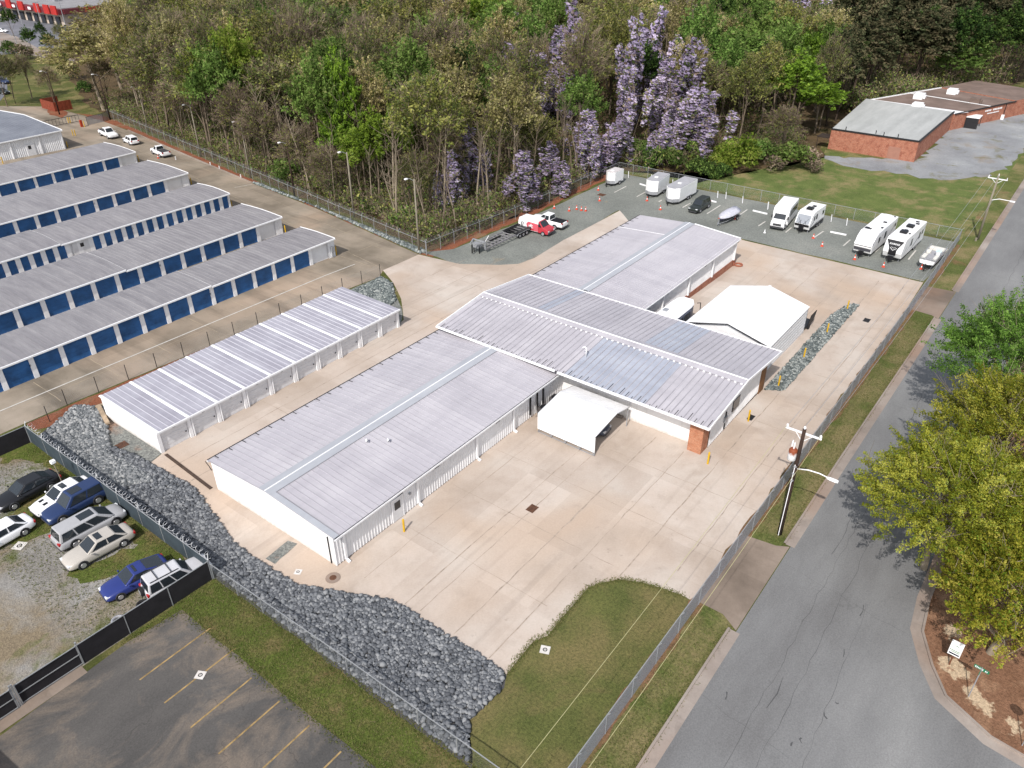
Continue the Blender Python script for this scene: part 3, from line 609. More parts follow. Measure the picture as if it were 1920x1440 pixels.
m = MB(); m.bar((ca-.02, cyr-.12, ce-.05), (ca-.02, cym, cr-.05), .05, .1); m.bar((ca-.02, cym, cr-.05), (ca-.02, cyl+.12, ce-.05), .05, .1); m.build('gable_trim', M['dark'], cp)
for y in (21.2, 24, 28, 30.5): MB().bar((cb2-.15, y, gz(83)-.02), (cb2-.15, y, ce if abs(y-26) > 4 else ce+.6), .08).build('post', M['steel'], cp)
cs = thing('carport', 'small white carport with one skirted side in front of the white cross wing wall', 'carport', (51, 30.7, 0))
sa, sb, sm, y0_, y1_, se, sr = 48.05, 54.0, 51.65, 27.55, 33.75, 2.15, 2.68
m = MB(); m.ribs((sa, y0_, se), (sa, y1_, se), (sm, y1_, sr), (sm, y0_, sr), .3, .05, .02, (0, 0, 1)); m.ribs((sm, y0_, sr), (sm, y1_, sr), (sb, y1_, se), (sb, y0_, se), .3, .05, .02, (0, 0, 1)); m.build('roof', M['canopy'], cs)
MB().ribs((sa+.02, y0_, .42), (sa+.02, y1_, .42), (sa+.02, y1_, se), (sa+.02, y0_, se), .3, .06, .02, (-1, 0, 0)).build('side_panel', M['canopy'], cs)
m = MB()
for y in (27.6, 29.1, 30.65, 32.2, 33.7): m.bar((sa+.1, y, 0), (sa+.1, y, se), .07); m.bar((sa+.1, y, .08), (sa+.1, y+.3*(1 if y < 33 else -1), .42), .05)
m.bar((sa+.1, y0_, .05), (sa+.1, y1_, .05), .07); m.build('frame', M['steel'], cs)
for y in (27.62, 33.7): MB().bar((sb-.15, y, 0), (sb-.15, y, se), .08).build('post', M['steel'], cs)
for y in (27.56, 33.74): m = MB(); m.bar((sa, y, se-.03), (sm, y, sr-.03), .04, .08); m.bar((sm, y, sr-.03), (sb, y, se-.03), .04, .08); m.build('gable_trim', M['steel'], cs)
# ---------------------------------------------------------------- blue-door storage rows
rows = [(80.95, 87.7, 65.6, 2.55, 2.66, 3.05, 2.55, 1.2, 20, 'nearest the white garages, with a meter box at its end'),
        (93.75, 103.0, 66.8, 2.5, 2.66, 3.05, 2.5, 1.25, 19, 'second from the white garages'),
        (109.3, 117.6, 68.85, 2.42, 2.66, 1.63, 1.0, .1, 33, 'of narrow doors with one white door among them'),
        (124.4, 136.6, 71.3, 2.42, 2.66, 3.05, 2.5, 1.3, 20, 'fourth from the white garages'),
        (143.8, 154.6, 73.0, 2.45, 2.66, 3.05, 2.6, .1, 12, 'farthest from the white garages, before the slate roofed building')]
ROWX = []
for ri, (yf, yb_, xe, eh, rh, pitch, dw, endw, nd, txt) in enumerate(rows):
    b = thing('storage_row', 'blue door storage row '+txt, 'building', (40, yf, 0), 0, 'blue door storage rows')
    ym = (yf+yb_)/2; xs = xe-62 if ri < 4 else xe-45
    steps = [xs, xe-(19.6, 24.4, 27, 31, 60)[ri] if ri < 4 else xs+.1, xe]
    rf = MB(); gt = MB(); tr = MB(); wl = MB()
    for k, (p, q) in enumerate(zip(steps, steps[1:])):
        dz = .14*(1-k) if ri < 4 else 0
        prof = [(yf-.3, eh), (yf+(ym-yf)*.5, eh+(rh-eh)*.68), (ym, rh), (ym+(yb_-ym)*.5, eh+(rh-eh)*.68), (yb_+.2, eh)]
        for (ya_, za_), (yc_, zc_) in zip(prof, prof[1:]):
            rf.ribs((p, ya_, za_+dz), (q, ya_, za_+dz), (q, yc_, zc_+dz), (p, yc_, zc_+dz), .6, .06, .035, (0, 0, 1))
            if k == len(steps)-2: tr.bar((q, ya_, za_+dz-.02), (q, yc_, zc_+dz-.02), .07, .2)
        if k < len(steps)-2: tr.face([(q, y, z+h) for y, z, h in [(y, z, 0) for y, z in prof]+[(y, z, .16) for y, z in reversed(prof)]])
        gt.box(p, q-.02, yf-.42, yf-.28, eh+dz-.16, eh+dz+.02)
    wl.box(xs, xe, yf+.16, yf+.22, -.3, eh-.02); wl.box(xs, xe, yf-.0, yf+.16, eh-.2, eh-.03)
    wl.face([(xe, yf, -.4), (xe, yb_, -.4), (xe, yb_, eh), (xe, ym, rh-.03), (xe, yf, eh)]); wl.face([(xs, yb_, -.1), (xe, yb_, -.1), (xe, yb_, eh), (xs, yb_, eh)])
    if endw > .2: wl.ribs((xe-endw, yf, -.3), (xe, yf, -.3), (xe, yf, eh-.03), (xe-endw, yf, eh-.03), .22, .06, .035, (0, -1, 0))
    rf.build('roof', M['storage_roof'], b); gt.build('gutter', M['white_trim'], b); tr.build('rake_trim', M['white_trim'], b); wl.build('wall', M['white'], b)
    white_at = 14 if ri == 2 else -1
    for k in range(nd):
        x = xe-endw-.25-dw/2-k*pitch
        if proj(x, yf, 1)[0] < -60: break
        if k in (white_at, white_at+1):
            if k == white_at:
                wd = MB().box(x-pitch-.2, x+dw/2+.1, yf-.02, yf+.12, -.05, eh-.2).build('door', M['door_white'], b)
                MB().box(x-.75, x-.25, yf-.035, yf-.02, 1.2, 1.75).build('window', M['glass'], wd)
        else:
            dm = MB()
            hd = (eh-.1)/10
            for j in range(10): dm.box(x-dw/2, x+dw/2, yf+.08+.014*(j % 2), yf+.16, -.1+j*hd, -.1+(j+1)*hd-.005)
            dd = dm.build('door', M['blue_door'], b)
        pw = (pitch-dw)/2
        MB().box(x-pitch/2-pw, x-pitch/2+pw, yf-.03, yf+.16, -.35, eh-.17).build('pilaster', M['white_trim'], b)
    if endw <= .2: MB().box(xe-.3, xe, yf-.03, yf+.16, -.4, eh-.3).build('pilaster', M['white_trim'], b)
    ROWX.append((b, xe, yf, eh))
b, xe, yf, eh = ROWX[0]
MB().box(xe-.75, xe-.3, yf-.28, yf-.03, .7, 1.5).build('meter_box', M['steel'], b); MB().box(xe-.62, xe-.5, yf-.2, yf-.03, -.1, .7).build('conduit', M['steel'], b)
def letter(ch, loc, size, mat, parent, rot=(math.pi/2, 0, 0), name='lettering', depth=.005, off=(0, 0, 0), spacing=1.0, shear=0.):
    cu = bpy.data.curves.new('t', 'FONT'); cu.body = ch; cu.size = size; cu.extrude = depth; cu.align_x = 'CENTER'; cu.align_y = 'CENTER'; cu.space_character = spacing; cu.shear = shear; cu.offset = .012*size
    t = bpy.data.objects.new('t', cu); COL.objects.link(t); dg = bpy.context.evaluated_depsgraph_get()
    me = bpy.data.meshes.new_from_object(t.evaluated_get(dg)); bpy.data.objects.remove(t); me.materials.clear(); me.materials.append(mat)
    o = mobj(name, me, parent); o.rotation_euler = rot
    o.location = Vector(loc)-(parent.location if parent is not None and not off[0] == 'local' else Vector((0, 0, 0))); return o
for (b, xe, yf, eh), ch, ks in ((ROWX[0], 'F', (6, 13)), (ROWX[1], 'E', (6, 14, 16)), (ROWX[2], 'D', (10,)), (ROWX[3], 'C', (5, 11))):
    for k in ks: letter(ch, (xe-1.45-3.05*k if ch != 'D' else xe-.35-1.63*k, yf-.045, 1.55), .34, M['dark'], b)
# ---------------------------------------------------------------- slate roofed building at the frame edge
sl = thing('storage_building', 'white metal building with a slate blue roof at the left edge of the photo', 'building', (55, 180, gz(60)))
sx0, sx1, sy0, sy1, sh, sr_ = 30., 70.9, 166.8, 196., 3.45, 4.3; sy_m = 182
m = MB(); m.ribs((sx0, sy0-.3, sh), (sx1+.15, sy0-.3, sh), (sx1+.15, sy_m, sr_), (sx0, sy_m, sr_), .6, .05, .03, (0, 0, 1)); m.ribs((sx0, sy_m, sr_), (sx1+.15, sy_m, sr_), (sx1+.15, sy1, sh), (sx0, sy1, sh), .6, .05, .03, (0, 0, 1)); m.build('roof', M['slate_roof'], sl)
m = MB(); m.ribs((sx0, sy0, -.4), (sx1, sy0, -.4), (sx1, sy0, sh-.03), (sx0, sy0, sh-.03), .35, .09, .05, (0, -1, 0)); m.face([(sx1, sy0, -.5), (sx1, sy1, -.5), (sx1, sy1, sh), (sx1, sy_m, sr_), (sx1, sy0, sh)]); m.build('wall', M['white'], sl)
m = MB(); m.box(sx0, sx1+.15, sy0-.45, sy0-.3, sh-.18, sh+.02); m.bar((sx1+.15, sy0-.3, sh), (sx1+.15, sy_m, sr_), .1, .25); m.bar((sx1+.15, sy_m, sr_), (sx1+.15, sy1, sh), .1, .25); m.build('gutter', M['white_trim'], sl)
dd = MB().box(63.6, 65.2, sy0-.1, sy0-.03, -.2, 2.1).build('door', M['door_white'], sl); MB().box(63.95, 64.5, sy0-.12, sy0-.101, 1.15, 1.8).build('window', M['glass'], dd)
for x in (60.9, 66.3, 70.6): MB().box(x-.12, x+.12, sy0-.2, sy0-.04, -.2, sh-.1).build('downspout', M['white_trim'], sl)
# ---------------------------------------------------------------- brick building with flat roofs
bb = thing('brick_building', 'low red brick building with a pale flat roof and a brown roofed wing behind', 'building', (180, 38, -.9))
q = [(164.3, 28.6), (164.1, 44.9), (196.6, 47.6), (194.2, 28.6)]; H_ = 3.0
def prism(q, z0, z1, side=0, top=1):
    m = MB()
    for a, b in zip(q, q[1:]+q[:1]): m.face([(*a, z0), (*b, z0), (*b, z1), (*a, z1)], side)
    m.face([(*p, z1) for p in q], top); return m
M['flat_roof'] = mat_roof('membrane_roof', P(176, 178, 176), P(192, 194, 192), P(204, 205, 203), .85, sc=.2, st=(.4, 2, 1))
M['brown_roof'] = mat_roof('brown_gravel_roof', P(112, 98, 90), P(136, 116, 106), P(150, 132, 122), .95, sc=.2)
prism(q, -1.2, H_).build('main_block', [M['brick'], M['flat_roof']], bb)
m = MB()
for a, b in ((q[0], q[1]), (q[0], q[3])): m.bar((*a, H_+.03), (*b, H_+.03), .3, .24)
m.build('roof_edge', M['dark'], bb)
q2 = [(194.4, 28.4), (196.7, 47.6), (222, 37), (216, 20.0)]
prism(q2, -1.2, 2.5).build('rear_wing', [M['brick'], M['brown_roof']], bb)
m = MB(); m.face([(194.4, 28.5, 2.53), (196.6, 47.5, 2.53), (199, 46.4, 2.53), (198.2, 26.3, 2.53)]); m.bar((207, 23.6, 2.6), (211, 42, 2.6), .25, .1); m.bar((196.6, 47.5, 2.6), (222, 37, 2.6), .25, .2); m.build('roof_flashing', M['white_trim'], bb)
q3 = [(216, 20.0), (222, 37), (236, 32), (231, 14)]
prism(q3, -1.2, 2.7).build('rear_wing', [M['brick'], M['brown_roof']], bb)
m = MB(); m.bar((194.4, 28.3, 2.55), (216, 19.9, 2.55), .25, .2); m.build('roof_edge', M['dark'], bb)
MB().box(164.2, 164.32, 31.4, 33.6, -.9, 1.4).build('door', plain('faded_pink_door', P(176, 128, 110), .7), bb)
m = MB(); m.box(163.2, 164.2, 44.9, 47.2, 1.3, 1.5); m.bar((163.3, 47, -.9), (163.3, 47, 1.3), .1); m.box(163.3, 166, 45.0, 47.1, 1.5, 1.52); m.build('lean_to', plain('dark_lean_to', P(64, 54, 48), .9), bb)
m = MB(); m.box(198.6, 202.2, 24.0, 26.6, 1.35, 1.5); m.build('canopy', M['white_trim'], bb)
for x, y in ((198.7, 24.1), (202.1, 24.1)): MB().bar((x, y, -.9), (x, y, 1.35), .12).build('post', M['dark'], bb)
MB().box(198.6, 198.8, 24.2, 26.6, -.9, 1.35).build('side_wall', M['dark'], bb)
for x, y, z, sx_, c in ((196, 36.4, 2.5, 1.2, 'white_trim'), (206.5, 38.5, 2.5, 1.6, 'white_trim'), (209, 27.2, 2.5, 1.0, 'brown_roof'), (216.5, 33.5, 2.5, 1.4, 'white_trim')):
    m = MB(); m.box(x-sx_, x+sx_, y-1.0, y+1.0, z, z+1.1); m.box(x-sx_*.5, x+sx_*.5, y-1.4, y-1.0, z+.1, z+.8); m.build('roof_unit', M[c], bb, bevel=.06)
for x, y in ((164.9, 42.4), (165.4, 36.8), (164.9, 35.2), (165, 32.6)): MB().tube([(x, y, 3), (x, y, 3.55), (x-.15, y, 3.65)], .09, 6).build('vent_pipe', M['dark'], bb)
m = MB(); r = random.Random(11)      # worn, unreadable painted lettering on the brick
for k in range(11):
    u = k/11; x, y = 205.2+u*6.2, 24.15-u*2.42
    if k != 4: m.bar((x, y-.03, 1.75+.05*r.random()), (x+.32, y-.16, 1.75), .06, .36)
for k in range(9):
    u = k/9; x, y = 206.2+u*4.3, 23.76-u*1.68
    m.bar((x, y-.03, 1.1), (x+.3, y-.15, 1.1), .06, .22)
m.build('faded_lettering', M['white_trim'], bb)
MB().bar((212.6, 21.2, -.9), (212.6, 21.2, 2.4), .12).build('downspout', M['dark'], bb); MB().box(211.7, 212.4, 20.9, 21.5, -.9, .1).build('meter_box', M['white_trim'], bb)
for x, y, c in ((163.6, 38.0, 'white_trim'), (163.4, 34.6, 'white_trim')): pass
# ---------------------------------------------------------------- shopping strip far away
sm_ = thing('shopping_strip', 'distant shopping strip with red fascia and grey flat roof', 'building', (180, 400, -.9))
M['red'] = plain('red_fascia', P(200, 52, 46), .5, 0, .2, .3); M['cream'] = plain('cream_wall', P(212, 196, 180), .8, 0, .12, .4)
MB().box(163.5, 215, 351, 470, -1.2, 4.4).build('wall', M['cream'], sm_)
MB().box(163.5, 215, 351, 470, 4.42, 5.6).build('roof', mat_roof('far_roof', P(140, 138, 140), P(156, 154, 156), P(170, 168, 170), .9), sm_)
MB().box(161.2, 163.4, 349.5, 472, 3.6, 5.4).build('fascia', plain('dark_red_fascia', P(128, 50, 58), .6, 0, .25, .2), sm_); MB().box(163.4, 200, 349.2, 350.9, 3.6, 5.4).build('fascia', plain('maroon_fascia', P(116, 54, 60), .6), sm_)
for y in (352, 358, 366, 380, 391, 404, 418): MB().box(160.6, 161.1, y-2.2, y+2.2, 3.5, 6.8).build('red_sign_panel', M['red'], sm_)
MB().box(172, 178, 348.8, 349.1, 3.7, 5.5).build('red_sign_panel', M['red'], sm_)
for k in range(18): MB().box(162.9, 163.45, 354+k*6.2, 357.2+k*6.2, -.8, 2.4).build('window', M['glass'], sm_)
for y in (372, 386, 399): MB().box(160.4, 160.58, y-1.2, y+1.2, 4.2, 5.2).build('white_sign_panel', M['white_trim'], sm_)
for x, y in ((176, 380), (190, 372), (200, 360)): MB().box(x-1.5, x+1.5, y-1.5, y+1.5, 5.6, 6.6).build('roof_unit', M['steel'], sm_)
yc = thing('canopy', 'yellow fuel canopy cut off by the left edge of the photo', 'canopy', (140, 402, -.9))
MB().box(136, 147, 396, 425, 3.6, 5.0).build('roof', plain('yellow_canopy', P(236, 176, 40), .5), yc)
for x, y in ((138, 398), (145, 398), (138, 410), (145, 410)): MB().bar((x, y, -.95), (x, y, 3.6), .35).build('post', M['steel'], yc)
wb = thing('white_building', 'white walled building half hidden behind pale trees at the upper left', 'building', (190, 290, -.9))
MB().box(150, 176, 272, 300, -1, 6).build('wall', M['cream'], wb); MB().box(149.6, 176.4, 271.6, 300.4, 6, 6.5).build('roof', M['white_trim'], wb)
for k in range(4): MB().box(149.8, 149.99, 274+k*6.5, 278+k*6.5, 0, 2.8).build('window', M['glass'], wb)
en = thing('trash_enclosure', 'rust red boarded enclosure beside the yard entrance', 'enclosure', (*Gt(95, 205), -.8))
ex, ey = Gt(92, 206)
m = MB()
for k in range(14): m.box(ex-.06-.02*(k % 2), ex, ey-3.2+k*.46, ey-2.76+k*.46, -.9, 1.4)
for k in range(9): m.box(ex+k*.46, ex+.44+k*.46, ey-3.28-.02*(k % 2), ey-3.2, -.9, 1.4)
m.box(ex, ex+4.1, ey+3.2, ey+3.3, -.9, 1.4); m.build('boarding', plain('rust_boards', P(150, 74, 52), .85, 0, .3, 2), en)
MB().box(ex+.3, ex+3.6, ey-2.8, ey+2.8, -.9, .3).build('bin', M['dark'], en)
# off the frame's lower left corner: the block whose shadow falls in
ob = thing('office_block', 'flat roofed block past the lower left frame corner whose shadow falls on the asphalt', 'building', (-14, 30, 0))
prism([(-22, 8), (-22, 40.0), (-3.2, 40.0), (-2.9, 36.0), (-2.4, 8)], 0, 6.8).build('wall', [M['brick'], M['brown_roof']], ob)
# ---------------------------------------------------------------- vehicles (local: x forward, y left, z up)
def paint(name, c, rough=.28): return plain(name, c, rough, 0, .06, 1.5, .5)
M['tyre'] = plain('tyre_rubber', (.018, .018, .02, 1), .85, 0, .3, 6)
M['rim'] = plain('alloy_rim', (.42, .42, .44, 1), .35, .4, .15, 8)
M['lamp'] = plain('headlamp_glass', (.62, .64, .66, 1), .15, 0, .1, 3, .6)
M['tail'] = plain('tail_lamp', (.36, .02, .02, 1), .25, 0, .1, 3, .5)
M['autoglass'] = plain('tinted_car_glass', (.02, .025, .03, 1), .06, 0, .1, 1, .7)
M['plastic'] = plain('grey_trim_plastic', (.05, .05, .055, 1), .6, 0, .2, 3)
def wheel(par, x, y, r, wd, rim=None):
    s = 1 if y > 0 else -1
    w_ = MB().tube([(0, -wd/2*s, 0), (0, -wd/2*s+.01*s, 0), (0, wd/2*s, 0)], [r*.92, r, r], 18).build('wheel', M['tyre'], par, world=False, smooth=False)
    w_.location = (x, y, r)
    m = MB(); m.tube([(0, wd/2*s-.02*s, 0), (0, wd/2*s+.012*s, 0)], [r*.66, r*.6], 16)
    m.build('rim', rim or M['rim'], w_, world=False)
def iq(a, b, c, d, u0, u1, v0, v1, off=.012):
    a, b, c, d = map(Vector, (a, b, c, d))
    pt = lambda u, v: a.lerp(b, u).lerp(d.lerp(c, u), v)
    n = (b-a).cross(d-a).normalized()
    return [pt(u, v)+n*off for u, v in ((u0, v0), (u1, v0), (u1, v1), (u0, v1))]
BODY = {
 'sedan': [(-.5, .80, .36, .55, .74), (-.487, .9, .28, .55, .9), (-.42, .96, .2, .55, .96), (-.25, 1, .18, .56, .95), (.2, 1, .18, .56, .93), (.3, .99, .18, .55, .88), (.42, .95, .2, .52, .78), (.48, .85, .25, .48, .66), (.5, .72, .34, .44, .56)],
 'suv': [(-.5, .88, .38, .6, .95), (-.49, .95, .3, .6, 1.02), (-.42, .98, .24, .6, 1.04), (.2, 1, .24, .62, 1.02), (.28, .99, .24, .62, 1.0), (.42, .96, .25, .6, .93), (.485, .88, .3, .55, .8), (.5, .8, .38, .52, .68)],
 'pickup': [(-.5, .93, .45, .65, 1.0), (-.495, .96, .4, .65, 1.06), (-.42, 1, .35, .65, 1.07), (.2, 1, .3, .68, 1.06), (.26, 1, .3, .68, 1.08), (.44, .97, .32, .66, 1.02), (.488, .93, .36, .62, .93), (.5, .88, .42, .58, .8)]}
GH = {'sedan': (-.40, -.23, .03, .21), 'coupe': (-.47, -.13, .02, .2), 'wagon': (-.475, -.43, .12, .33), 'suv': (-.478, -.44, .05, .21), 'crew': (-.12, -.105, .1, .225), 'single': (-.03, -.015, .1, .225)}
def car(name, label, cat, x, y, rz, body, gh, L, Wd, H, col, sunroof=False, rack=False, bed=None, lowz=0., group=None, win=2, simple=False, hoodmat=None, roofglass=None):
    c = thing(name, label, cat, (x, y, gz(x)+lowz+.03), math.radians(rz), group)
    hw = Wd/2; b = BODY['sedan' if body == 'coupe' else body]; m = MB(); k = H/(1.47 if body in ('sedan', 'coupe') else 1.78)
    for fx, fw, zl, zm, zt in b:
        w_ = hw*fw; zl, zm, zt = zl*k, zm*k, zt*k; X = fx*L
        half = [(w_*.9, zl), (w_, zl+.1), (w_*1.0, zm), (w_*.955, zt-.05), (w_*.72, zt+.02)]

        ring = [(X, -yy, zz) for yy, zz in half]+[(X, 0, zt+.045)]+[(X, yy, zz) for yy, zz in reversed(half)]
        m.__dict__.setdefault('rg', []).append(ring)
    m.loft(m.rg); bo = m.build('body', col, c, smooth=True, world=False, subsurf=1)
    x0, xr0, xr1, x1 = (f*L for f in GH[gh]); zb = b[3][4]*k-.03; wb, wr = hw*.9, hw*.7
    bl, br_, fl, fr = (x0, wb, zb), (x0, -wb, zb), (x1, wb*.97, zb), (x1, -wb*.97, zb)
    tl, tr_, ul, ur = (xr0, wr, H-.03), (xr0, -wr, H-.03), (xr1, wr, H), (xr1, -wr, H)
    g = MB(); g.face([tl, tr_, ur, ul]); g.face([fl, ul, ur, fr]); g.face([br_, tr_, tl, bl]); g.face([bl, tl, ul, fl]); g.face([fr, ur, tr_, br_]); g.face([bl, fl, fr, br_])
    me_v = {}; gm = MB(); 
    for f in g.f:            # weld corners so the bevel runs round the roof
        ids = []
        for i in f:
            kx = tuple(round(t, 4) for t in g.v[i])
            if kx not in me_v: me_v[kx] = len(gm.v); gm.v.append(g.v[i])
            ids.append(me_v[kx])
        gm.f.append(tuple(ids)); gm.m.append(0)
    gm.build('cabin', roofglass or col, c, world=False, bevel=.07, smooth=False)
    MB().face(iq(fr, fl, ul, ur, .07, .93, .08, .9)).build('windshield', M['autoglass'], c, world=False)
    MB().face(iq(bl, br_, tr_, tl, .08, .92, .14, .9)).build('rear_window', M['autoglass'], c, world=False)
    seg = {1: [(.12, .9)], 2: [(.07, .47), (.51, .9)], 3: [(.05, .3), (.33, .6), (.63, .92)]}[win]
    for u0, u1 in seg:
        MB().face(iq(fl, bl, tl, ul, 1-u1, 1-u0, .1, .88)).build('side_window', M['autoglass'], c, world=False)
        MB().face(iq(br_, fr, ur, tr_, u0, u1, .1, .88)).build('side_window', M['autoglass'], c, world=False)
    if sunroof:
        xs = xr1-(xr1-xr0)*.42; MB().box(xs, xr1-.12, -wr*.62, wr*.62, H-.02, H+.012).build('sunroof', M['autoglass'], c, world=False)
    if rack:
        for yy in (-wr*.92, wr*.92): MB().bar((xr0+.15, yy, H+.05), (xr1-.15, yy, H+.06), .05).build('roof_rail', M['plastic'], c, world=False)
        for fx in rack: MB().bar((xr0+(xr1-xr0)*fx, -wr*.92, H+.07), (xr0+(xr1-xr0)*fx, wr*.92, H+.07), .06, .03).build('crossbar', M['plastic'], c, world=False)
    if bed:
        xb = x0-.08; MB().box(-L*.485, xb, -hw*.78, hw*.78, b[2][4]*k-.02, b[2][4]*k+.055).build('bed_cover', bed, c, world=False)
    r = .335*(H/1.5 if body in ('sedan', 'coupe') else 1.12); xw = L*.295
    for fx in (-xw, xw*1.03):
        for s in (-1, 1):
            MB().tube([(fx, s*(hw-.12), r*1.02), (fx, s*(hw+.004), r*1.02)], r*1.17, 18).build('wheel_arch', M['plastic'], c, world=False)
            wheel(c, fx, s*(hw-.085), r, .2)
    zt = b[-2][4]*k
    for s in (-1, 1):
        MB().box(L*.43, L*.492, s*hw*.62-.17, s*hw*.62+.17, zt-.12, zt+.02).build('headlight', M['lamp'], c, world=False, bevel=.03)
        MB().box(-L*.502, -L*.47, s*hw*.72-.16, s*hw*.72+.16, b[0][4]*k-.14, b[0][4]*k+.06).build('taillight', M['tail'], c, world=False, bevel=.02)
        MB().box(x1-.3, x1-.18, s*(hw+.0)-.02, s*(hw+.17)-.02*s, zb+.02, zb+.15).build('mirror', col, c, world=False, bevel=.03)
    MB().box(L*.46, L*.502, -hw*.7, hw*.7, .24*k, .40*k).build('bumper', M['plastic'], c, world=False, bevel=.03); MB().box(-L*.503, -L*.46, -hw*.8, hw*.8, .26*k, .40*k).build('bumper', M['plastic'], c, world=False, bevel=.03)
    MB().box(-L*.47, L*.47, -hw*.75, hw*.75, .16, .3).build('underbody', M['black'], c, world=False)
    return c
col_tan = paint('tan_metallic', (.42, .39, .35, 1)); col_sil = paint('silver_metallic', (.36, .36, .37, 1)); col_sil2 = paint('pale_silver', (.5, .5, .52, 1)); col_navy = paint('navy_blue', (.018, .035, .10, 1)); col_blue = paint('deep_blue', (.022, .036, .17, 1)); col_black = paint('black_paint', (.012, .012, .014, 1)); col_white = paint('white_car_paint', (.78, .78, .79, 1)); col_blk2 = paint('dark_green_black', (.02, .025, .022, 1))
GL = 'cars parked on the gravel by the screened fence'
def at(px_, py_, z=.7): return G(px_, py_, z)
x, y = at(49, 917); car('parked_car', 'black sedan with a long arched roof, farthest up the gravel lot', 'car', x, y, 183, 'sedan', 'sedan', 5.1, 1.92, 1.5, col_black, group=GL)
x, y = at(118, 927); c_ = car('parked_car', 'white sedan with a black sunroof and two dark hood scoops', 'car', x, y, 182, 'sedan', 'sedan', 5.0, 1.86, 1.47, col_white, True, group=GL)
for s in (-1, 1): MB().box(1.35, 1.75, s*.32-.13, s*.32+.13, .9, .94).build('hood_scoop', M['black'], c_, world=False, bevel=.02)
x, y = at(139, 942); car('parked_suv', 'navy blue SUV with a red tail lamp beside the fence', 'SUV', x, y, 181, 'suv', 'suv', 4.9, 1.9, 1.75, col_navy, True, (), group=GL)
x, y = at(167, 984); car('parked_van', 'silver minivan with roof rails parked tail outwards', 'minivan', x, y, -2, 'suv', 'wagon', 5.3, 2.0, 1.72, col_sil, True, (), group=GL, win=3)
x, y = at(183, 1022); car('parked_car', 'tan metallic sedan with a dark sunroof', 'car', x, y, 176, 'sedan', 'sedan', 5.1, 1.9, 1.47, col_tan, True, group=GL)
x, y = at(252, 1080); car('parked_car', 'bright blue coupe with a dark rear hatch and a blue sticker', 'car', x, y, 172, 'coupe', 'coupe', 4.7, 1.86, 1.36, col_blue, True, group=GL, win=1)
x, y = at(332, 1080); c_ = car('parked_suv', 'silver SUV with roof bars and a spare wheel on its tailgate', 'SUV', x, y, -9, 'suv', 'suv', 4.75, 1.86, 1.75, col_sil2, False, (.3, .72), group=GL, win=3)
MB().tube([(-2.36, .1, .85), (-2.6, .1, .85)], .36, 16).build('spare_wheel', M['tyre'], c_, world=False)
MB().tube([(-2.6, .1, .85), (-2.62, .1, .85)], .22, 12).build('spare_rim', M['rim'], c_, world=False)
x, y = at(57, 975); car('parked_car', 'white sedan cut off by the left edge of the photo', 'car', x-2.3, y+.2, 183, 'sedan', 'sedan', 4.9, 1.86, 1.47, col_white, group=GL)
# yard entrance
x, y = at(201, 243, .9); car('pickup_truck', 'white pickup facing the camera, nearest the yard gate', 'pickup', x, y, -97, 'pickup', 'crew', 6.2, 2.05, 1.95, col_white, bed=M['plastic'])
x, y = at(243, 256, .8); car('parked_suv', 'white SUV with a black roof between two white pickups', 'SUV', x, y, 82, 'suv', 'suv', 4.7, 1.9, 1.65, col_white, roofglass=None)
x, y = at(299, 277, .9); car('pickup_truck', 'white pickup seen from behind, next to two orange cones', 'pickup', x, y, 82, 'pickup', 'single', 5.6, 1.95, 1.85, col_white, bed=M['plastic'], win=1)
x, y = at(1029, 402, .9); car('pickup_truck', 'white crew cab pickup with a black bed cover behind the red van', 'pickup', x, y, 91, 'pickup', 'crew', 6.0, 2.05, 1.95, col_white, bed=M['black'])
x, y = at(1313, 374, .8); car('parked_suv', 'black SUV parked between a white trailer and a covered boat', 'SUV', x, y, 180, 'suv', 'suv', 5.0, 1.95, 1.8, col_blk2, rack=(), win=3)
car('parked_car', 'dark car half hidden under the small white carport', 'car', 51.4, 30.6, -84, 'sedan', 'sedan', 4.7, 1.8, 1.42, paint('dark_blue_grey', (.05, .06, .09, 1)))
def extr(prof, wd, tw=1., zc=None):
    """side outline (x, z) given thickness wd across y; upper points narrowed by tw"""
    zs = [z for _, z in prof]; z0, z1 = min(zs), max(zs)
    f = lambda z: wd/2*(1-(1-tw)*max(0, (z-z0)/(z1-z0)))
    m = MB(); n = len(prof); i = m.pts([(x, -f(z), z) for x, z in prof]+[(x, f(z), z) for x, z in prof])
    m.f.append(tuple(range(i+n-1, i-1, -1))); m.f.append(tuple(range(i+n, i+2*n))); m.m += [0, 0]
    for k in range(n): m.f.append((i+k, i+(k+1) % n, i+n+(k+1) % n, i+n+k)); m.m.append(0)
    return m
def lab(o, s): o['label'] = s; return o
# white and red delivery van
x, y = at(1006, 414, .9); v = thing('delivery_van', 'white and red lettered delivery van beside the white pickup', 'van', (x, y, gz(x)+.02), math.radians(-89))
vw, vr = paint('van_white', (.8, .8, .8, 1)), paint('van_red', (.42, .035, .05, 1))
extr([(-2.75, .4), (-2.75, 1.5), (-2.6, 2.05), (-2.3, 2.15), (.75, 2.15), (.95, 2.08), (.95, .4)], 2.0, .86).build('cargo_body', vw, v, world=False, bevel=.09)
extr([(.9, .35), (.9, 2.05), (1.05, 2.0), (1.75, 1.28), (2.55, 1.08), (2.72, .9), (2.72, .35)], 1.98, .88).build('cab', vr, v, world=False, bevel=.1)
MB().face([(1.09, .66, 1.98), (1.09, -.66, 1.98), (1.76, -.82, 1.3), (1.76, .82, 1.3)]).build('windshield', M['autoglass'], v, world=False)
for s in (-1, 1): MB().face([(.98, s*.985, 1.3), (1.6, s*.985, 1.3), (1.08, s*.93, 1.9), (.98, s*.93, 1.9)]).build('side_window', M['autoglass'], v, world=False)
